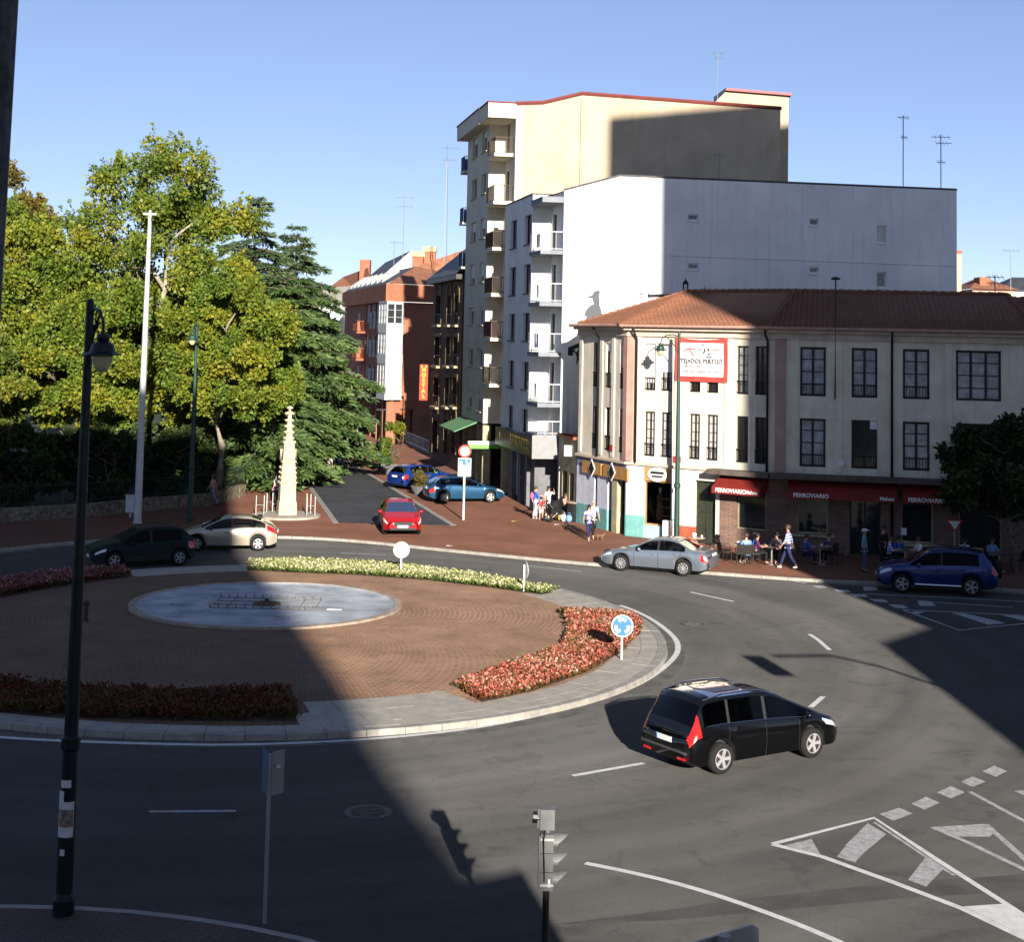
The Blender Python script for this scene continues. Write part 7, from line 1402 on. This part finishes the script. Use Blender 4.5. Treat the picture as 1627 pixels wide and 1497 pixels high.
    if not bust:
        T_ = dict(pel=.124); c3 = []
        for i in (0, 1):
            J['cuf%d' % i] = J['kne%d' % i].lerp(J['ank%d' % i], .93 if not shorts else .02); T_.update({'hip%d' % i: .10, 'kne%d' % i: .072, 'cuf%d' % i: .058 if not shorts else .072}); c3 += [['pel', 'hip%d' % i, 'kne%d' % i, 'cuf%d' % i] if not shorts else ['pel', 'hip%d' % i, 'cuf%d' % i]]
        mk_('trousers', c3, T_, legs)
        for i in (0, 1): mk_('shoe', [['hee%d' % i, 'toe%d' % i]], {'hee%d' % i: .042, 'toe%d' % i: .042}, shoe)
    hd = J['hd']; q = MB(); q.ball(hd+Vector((0, -.022, .03))*s, .107*s, .115*s, .105*s, 12, 8)
    if longhair: q.ball(hd+Vector((0, -.06, -.07))*s, .115*s, .075*s, .16*s, 12, 8)
    q.build('hair', hair, t, smooth=True)
    q = MB()
    for sd in (1, -1): q.ball(hd+Vector((sd*.034, .088, -.0))*s, .012*s, .008*s, .009*s, 6, 4)
    q.ball(hd+Vector((0, .083, -.065))*s, .024*s, .008*s, .006*s, 6, 4); q.build('face', HB, body); q = MB()
    for sd in (1, -1): q.ball(hd+Vector((sd*.098, .005, -.01))*s, .012*s, .022*s, .03*s, 6, 5)
    q.build('ears', skin, body, smooth=True)
    if cap: q = MB(); q.ball(hd+Vector((0, -.005, .06))*s, .113*s, .12*s, .07*s, 12, 8); q.box(-.08*s, .08*s, .08*s+hd.y, .2*s+hd.y, hd.z+.055*s, hd.z+.068*s); q.build('cap', cap, t, smooth=True)
    if extra: extra(t, J, s)
    return t
def gxy(px, py): return G(px, py, .12)
# group outside the shop
def backpack(t, J, s): q = MB(); c = J['che']+Vector((0, -.19, -.1)); q.ball(c, .15, .10, .21, 10, 8); q.build('backpack', PNK, t, smooth=True)
x, y = gxy(850, 825); person('person in a blue top and white trousers with a pink backpack', x, y, 15, 1.66, 'stand', BLU, WHT, HBr, SK, GRY, armup=3, sleeve=.9, extra=backpack)
x, y = gxy(859.5, 827); person('child in a red top beside the person in blue', x, y, 95, 1.18, 'stand', RED_, WHT, HB, SK, PNK, shorts=True)
x, y = gxy(871, 824); person('person in a white top with one arm raised behind the black pushchair', x, y, -60, 1.64, 'stand', WHT, BLK, HB, SK, BLK, armup=1, longhair=True)
x, y = gxy(897, 822); person('person in a red and white patterned top sitting by the round black table', x, y, -40, 1.62, 'sit', FLO, JEAN, HBr, SK, WHT, longhair=True)
x, y = gxy(935, 858); person('person with black hair in a purple and white striped top walking', x, y, -75, 1.60, 'walk', STRP, NAVY, HB, SK, WHT, longhair=True)
x, y = gxy(942, 855); person('person in a white T shirt and dark trousers walking beside the striped top', x, y, -75, 1.74, 'walk', WHT, BLK, HG, SK, GRY)
x, y = gxy(514, 763); person('person in black walking on the slate street', x, y, 120, 1.72, 'walk', BLK, BLK, HB, SK, BLK)
x, y = gxy(521, 762); person('person in a white top walking on the slate street', x, y, 110, 1.66, 'walk', WHT, GRY, HBr, SK, BLK)
x, y = gxy(437, 802); person('person in a white top half hidden behind the monument', x, y, 170, 1.68, 'stand', WHT, NAVY, HBr, SK, WHT, shorts=True)
x, y = gxy(337, 803); person('pedestrian in a pink top and pale jeans walking in the park shade', x, y, 175, 1.66, 'walk', mat('fabric_rose', (.5, .25, .25), .9, .1, 6), mat('fabric_pale_jean', (.16, .19, .27), .9, .1, 6), HBr, SK, BLK, longhair=True)
# terrace of the restaurant
M_wick = mat('chair_dark', (.022, .018, .015), .6, .2, 9); M_top = mat('table_top', (.42, .33, .22), .5, .12, 5); M_topd = mat('table_top_dark', (.12, .10, .085), .5, .12, 5)
def chair_parts():
    fr = MB(); 
    for sx2, sy2 in ((-.2, -.2), (.2, -.2), (-.2, .2), (.2, .2)): fr.tube([(sx2, sy2, 0), (sx2*.95, sy2*.95, .45)], .014, 5)
    return fr
CHD = {}
def chair(label, x, y, face):
    t = thing('terrace_chair', label, 'chair', (x, y, .118), rad(face-90), 'dark terrace chairs')
    if not CHD:
        L_ = []
        for sx2, sy2 in ((-.2, -.19), (.2, -.19), (-.2, .19), (.2, .19)): q = MB(); q.tube([(sx2, sy2, 0), (sx2*.95, sy2*.95, .435)], .014, 6); L_.append(q.build('leg', M_wick, t).data)
        q = MB(); q.box(-.22, .22, -.21, .21, .437, .47); CHD['seat'] = q.build('seat', M_wick, t).data
        q = MB(); q.hexa([(-.2, -.235, .47), (.2, -.235, .47), (.2, -.21, .47), (-.2, -.21, .47), (-.2, -.32, .86), (.2, -.32, .86), (.2, -.295, .86), (-.2, -.295, .86)]); CHD['backrest'] = q.build('backrest', M_wick, t).data
        for sd in (1, -1): q = MB(); q.tube([(sd*.22, .18, .44), (sd*.225, .16, .66), (sd*.225, -.24, .68)], .014, 6); L_.append(q.build('armrest', M_wick, t).data)
        CHD['L'] = L_
    else:
        for k, me in enumerate(CHD['L']): link('leg' if k < 4 else 'armrest', me, t)
        link('seat', CHD['seat'], t); link('backrest', CHD['backrest'], t)
    return t
def table(label, x, y, m, things=()):
    t = thing('terrace_table', label, 'table', (x, y, .118), 0, 'terrace tables'); q = MB(); q.lathe([(.36, .72), (.375, .735), (.36, .75)], n=20); q.build('table_top', m, t); q = MB(); q.lathe([(.25, 0), (.25, .02), (.03, .05), (.03, .72)], n=12); q.build('pedestal', M_steel, t); return t
def cup(label, x, y, m, r_=.05, h_=.12):
    q = MB(); q.lathe([(r_*.7, 0), (r_, h_*.7), (r_*.9, h_), (r_*.75, h_), (r_*.6, .01)], n=12); o = q.build('cup', m); o.location = (x, y, .868); tag(o, label, 'cup')
tabs = [((1107, 882), M_top, 'sunlit pale table by the dark double door'), ((1176, 893), M_top, 'pale table at the edge of the sun beside the brick wall'), ((1226, 897), M_topd, 'table between the purple and the dark seated guests'), ((1303, 897), M_topd, 'table in front of the large left window in shade'), ((1438, 903), M_topd, 'table hidden behind the blue off roader bonnet'), ((1540, 908), M_topd, 'table behind the off roader roof in deep shade'), ((1588, 908), M_topd, 'table nearest the dark street tree')]
TP = []
for p, m, lb in tabs: x, y = gxy(*p); TP.append((x, y)); table(lb, x, y, m)
cup('white pot on the sunlit table by the door', TP[0][0]-.12, TP[0][1]-.05, M_sw, .1, .2); cup('white cup on the sunlit table by the door', TP[0][0]+.2, TP[0][1]-.1, M_sw); cup('white cup on the table at the edge of the sun', TP[1][0]-.1, TP[1][1]-.1, M_sw, .07, .12); cup('glass on the table in front of the large window', TP[3][0]+.05, TP[3][1]-.05, M_sw)
seats = [(0, 20, 0), (1, 200, 0), (1, 150, 0), (1, 265, 0), (1, -15, ('person in a royal blue shirt seated at the table on the edge of the sun', BLU, NAVY, HB)), (1, -75, ('person in a light blue shirt leaning over the table on the edge of the sun', LBL, BLK, HBr)), (2, 180, ('person in dark purple seated in the shade', cloth_m('plum', (.10, .03, .10)), BLK, HB)), (2, 60, ('person in a grey pink top seated facing the street', cloth_m('dusk', (.30, .22, .24)), BLK, HB)), (3, 190, ('heavy person in a blue shirt seated left of the window table', BLU, NAVY, HBr)), (3, 40, ('person in a dark patterned top seated behind the window table', cloth_m('dusk2', (.10, .07, .12)), BLK, HBr)), (3, -10, 0), (4, 170, ('person in a pale striped top seated near the restaurant door', STRB, BLK, HBr)), (4, 100, ('person in bright blue seated near the restaurant door', BLU, BLK, HB)), (4, 10, ('person in a white top seated right of the restaurant door', WHT, BLK, HBr)), (5, 90, ('person in a white and blue top seated behind the off roader', STRB, NAVY, HB)), (5, 200, 0), (6, 100, ('person in a pale top seated next to the dark street tree', LBL, BLK, HBr)), (6, 0, 0)]
for n_, (k, a, who) in enumerate(seats):
    cx2, cy2 = TP[k][0]+.72*math.cos(rad(a)), TP[k][1]+.72*math.sin(rad(a))*1.0; f_ = a+180
    near = who[0].split(' seated')[0].split(' leaning')[0]+'' if who else ''
    chair(('dark chair under the '+near) if who else ['empty dark chair right of the sunlit door table', 'empty dark chair left of the table at the sun edge', 'empty dark chair behind left at the sun edge table', 'empty dark chair in front of the sun edge table', 'empty dark chair right of the window table', 'empty dark chair left of the table behind the off roader', 'empty dark chair right of the table by the street tree'][sum(1 for q in seats[:n_] if not q[2])], cx2, cy2, f_)
    if who: person(who[0], cx2-.05*math.cos(rad(a)), cy2, f_, 1.70, 'sit', who[1], who[2], who[3], SK if n_ % 2 else SK2, WHT if n_ == 5 else BLK, sleeve=.7)
x, y = gxy(1252, 904); person('person in a blue and white checked shirt and white shoes standing on the pavement edge', x, y, 160, 1.78, 'walk', STRB, NAVY, HBr, SK2, WHT, sleeve=.85)
x, y = gxy(1373, 909); person('person in a turquoise shirt and white cap standing before the restaurant door', x, y, -20, 1.74, 'stand', TUR, JEAN, HG, SK2, BLK, cap=WHT)
x, y = gxy(1404, 900); person('person in dark clothes standing beside the restaurant door', x, y, 200, 1.70, 'stand', BLK, BLK, HB, SK2, BLK, sleeve=.8)
# pushchair
x, y = gxy(880, 829); t = thing('pushchair', 'black pushchair with raised hood', 'pushchair', (x, y, .118), rad(-60)); q = MB()
for k in range(10):
    for j in range(6):
        a0, a1, b0, b1 = math.pi*k/10, math.pi*(k+1)/10, math.pi*.62*j/6, math.pi*.62*(j+1)/6; f = lambda a, b: (.30*math.cos(a), -.05-.34*math.sin(a)*math.cos(b)*1.0+.1, .72+.36*math.sin(a)*math.sin(b)); q.quad(f(a0, b0), f(a1, b0), f(a1, b1), f(a0, b1))
q.build('hood', BLK, t, smooth=True); q = MB(); q.hexa([(-.24, -.3, .42), (.24, -.3, .42), (.24, .38, .38), (-.24, .38, .38), (-.28, -.34, .72), (.28, -.34, .72), (.28, .42, .6), (-.28, .42, .6)]); q.build('carrycot', BLK, t)
q = MB(); [q.tube([(sd*.24, .4, .14), (sd*.25, 0, .45), (sd*.22, -.5, 1.02)], .014, 6) for sd in (1, -1)]; q.tube([(-.22, -.5, 1.02), (.22, -.5, 1.02)], .018, 6); [q.tube([(sd*.24, -.35, .14), (sd*.25, .05, .45)], .014, 6) for sd in (1, -1)]; q.tube([(-.24, .4, .14), (.24, .4, .14)], .012, 6); q.tube([(-.24, -.35, .14), (.24, -.35, .14)], .012, 6); q.build('frame', M_steel, t)
for sd in (1, -1):
    for yy in (.4, -.35): q = MB(); q.tube([(sd*.25, yy, .14), (sd*.285, yy, .14)], .135, 16); q.build('wheel', M_tyre, t)
# round table with black cloth, toys and bags
x, y = gxy(914, 828); t = thing('vending_table', 'round wooden table with a black skirt beside the low shop', 'table', (x, y, .118)); q = MB(); n = 40; q.v = []; 
prof_ = [(1, 0), (1, .45), (.97, .93)]
for r_, z_ in prof_: q.v += [((.50*r_+(.025*math.sin(9*2*math.pi*k/n) if z_ < .9 else 0))*math.cos(2*math.pi*k/n), (.50*r_+(.025*math.sin(9*2*math.pi*k/n) if z_ < .9 else 0))*math.sin(2*math.pi*k/n), z_) for k in range(n)]
for i in range(2):
    for k in range(n): q.f.append((i*n+k, i*n+(k+1) % n, (i+1)*n+(k+1) % n, (i+1)*n+k)); q.m.append(0)
q.build('skirt', BLK, t, smooth=True); q = MB(); q.lathe([(.50, .932), (.51, .95), (.49, .97)], n=24); q.build('table_top', M_top, t)
for i, (dx, dy, m, lb) in enumerate(((-.75, -.25, cloth_m('toy_yellow', (.6, .42, .05)), 'yellow soft toy bag left of the black table'), (-.62, -.5, M_clo[1], 'white carrier bag left of the black table'), (-.35, -.72, LBL, 'pale blue bag on the ground before the black table'), (-.9, .05, cloth_m('toy_orange', (.6, .2, .05)), 'orange bag beside the pushchair'))):
    q = MB(); q.ball((0, 0, .2), .17, .13, .2, 9, 7); q.tube([(-.07, 0, .36), (-.05, 0, .48), (.05, 0, .48), (.07, 0, .36)], .012, 5); o = q.build('bag', m, smooth=True); o.location = (x+dx, y+dy, .118); tag(o, lb, 'bag', 'bags by the vending table')
# dogs
def dog(label, x, y, face, h, m):
    t = thing('dog', label, 'dog', (x, y, .118), rad(face-90)); s = h/.5; P_ = [(0, .0, .42), (0, .24, .44), (0, .36, .52), (0, .43, .60), (0, .53, .57), (0, -.2, .43), (0, -.34, .52), (0, -.42, .6)]; E_ = [(0, 1), (1, 2), (2, 3), (3, 4), (0, 5), (5, 6), (6, 7)]; R__ = [.10, .12, .075, .075, .035, .095, .025, .015]
    for sd in (1, -1):
        i = len(P_); P_ += [(sd*.075, .22, .30), (sd*.075, .21, .17), (sd*.075, .23, .03), (sd*.08, -.20, .32), (sd*.08, -.12, .22), (sd*.08, -.24, .13), (sd*.08, -.21, .03), (sd*.055, .40, .70)]; E_ += [(1, i), (i, i+1), (i+1, i+2), (5, i+3), (i+3, i+4), (i+4, i+5), (i+5, i+6), (3, i+7)]; R__ += [.05, .03, .028, .065, .04, .026, .026, .016]
    skin_obj('body', [Vector(p)*s for p in P_], E_, [r_*s for r_ in R__], m, t); q = MB(); q.ball((0, .565*s, .575*s), .018*s, .014*s, .014*s, 6, 4); q.build('nose', HB, t); return t
x, y = gxy(868, 827); dog('pale cream dog standing by the child in red', x, y, -80, .52, mat('fur_cream', (.55, .46, .32), .9, .15, 20))
x, y = gxy(953, 859); dog('small brown and black dog walking ahead of the couple', x, y, -20, .26, mat('fur_brown', (.28, .15, .07), .9, .2, 20, c2=(.05, .03, .02)))
# drivers and shop dummy
def in_car(o, s, yy): M = Matrix.Translation(o.location) @ Matrix.Rotation(o.rotation_euler.z, 4, 'Z'); return M @ Vector((s, yy, 0))
cars = {o['label']: o for o in col.objects if o.get('category') == 'car'}
for lb, dx, who, sh_ in (('silver blue saloon driving left with its window down', -.12, 'driver in a dark top at the open window of the silver saloon', BLK), ('bright red hatchback facing the viewer at the mouth of the side street', -.1, 'driver in a pale top in the red hatchback', WHT), ('bright red hatchback facing the viewer at the mouth of the side street', -.1, 'passenger in a light top in the red hatchback', LBL)):
    o = cars[lb]; p = in_car(o, dx, .34 if 'driver' in who else -.34); person(who, p.x, p.y, math.degrees(o.rotation_euler.z), 1.72, 'sit', sh_, JEAN, HB, SK, z=o.location.z-.10, seat=.42, bust=True)
u_ = ud[0]+.55; p = F2.pt(u_, .75, -.65); t = thing('clothes_dummy', 'orange brown dress on a dummy in the teal shop window', 'dummy', tuple(p)); q = MB(); q.lathe([(.15, .15), (.19, .5), (.13, .95), (.17, 1.2), (.16, 1.35), (.05, 1.42)], n=12); q.build('dress', cloth_m('rust', (.30, .12, .05)), t, smooth=True); q = MB(); q.lathe([(.15, 0), (.15, .02), (.02, .04), (.02, .15)], n=10); q.build('stand', M_iron, t); q = MB(); q.lathe([(.05, 1.42), (.045, 1.5), (.085, 1.6), (.06, 1.72)], n=10); q.build('head', M_whitefr, t, smooth=True)
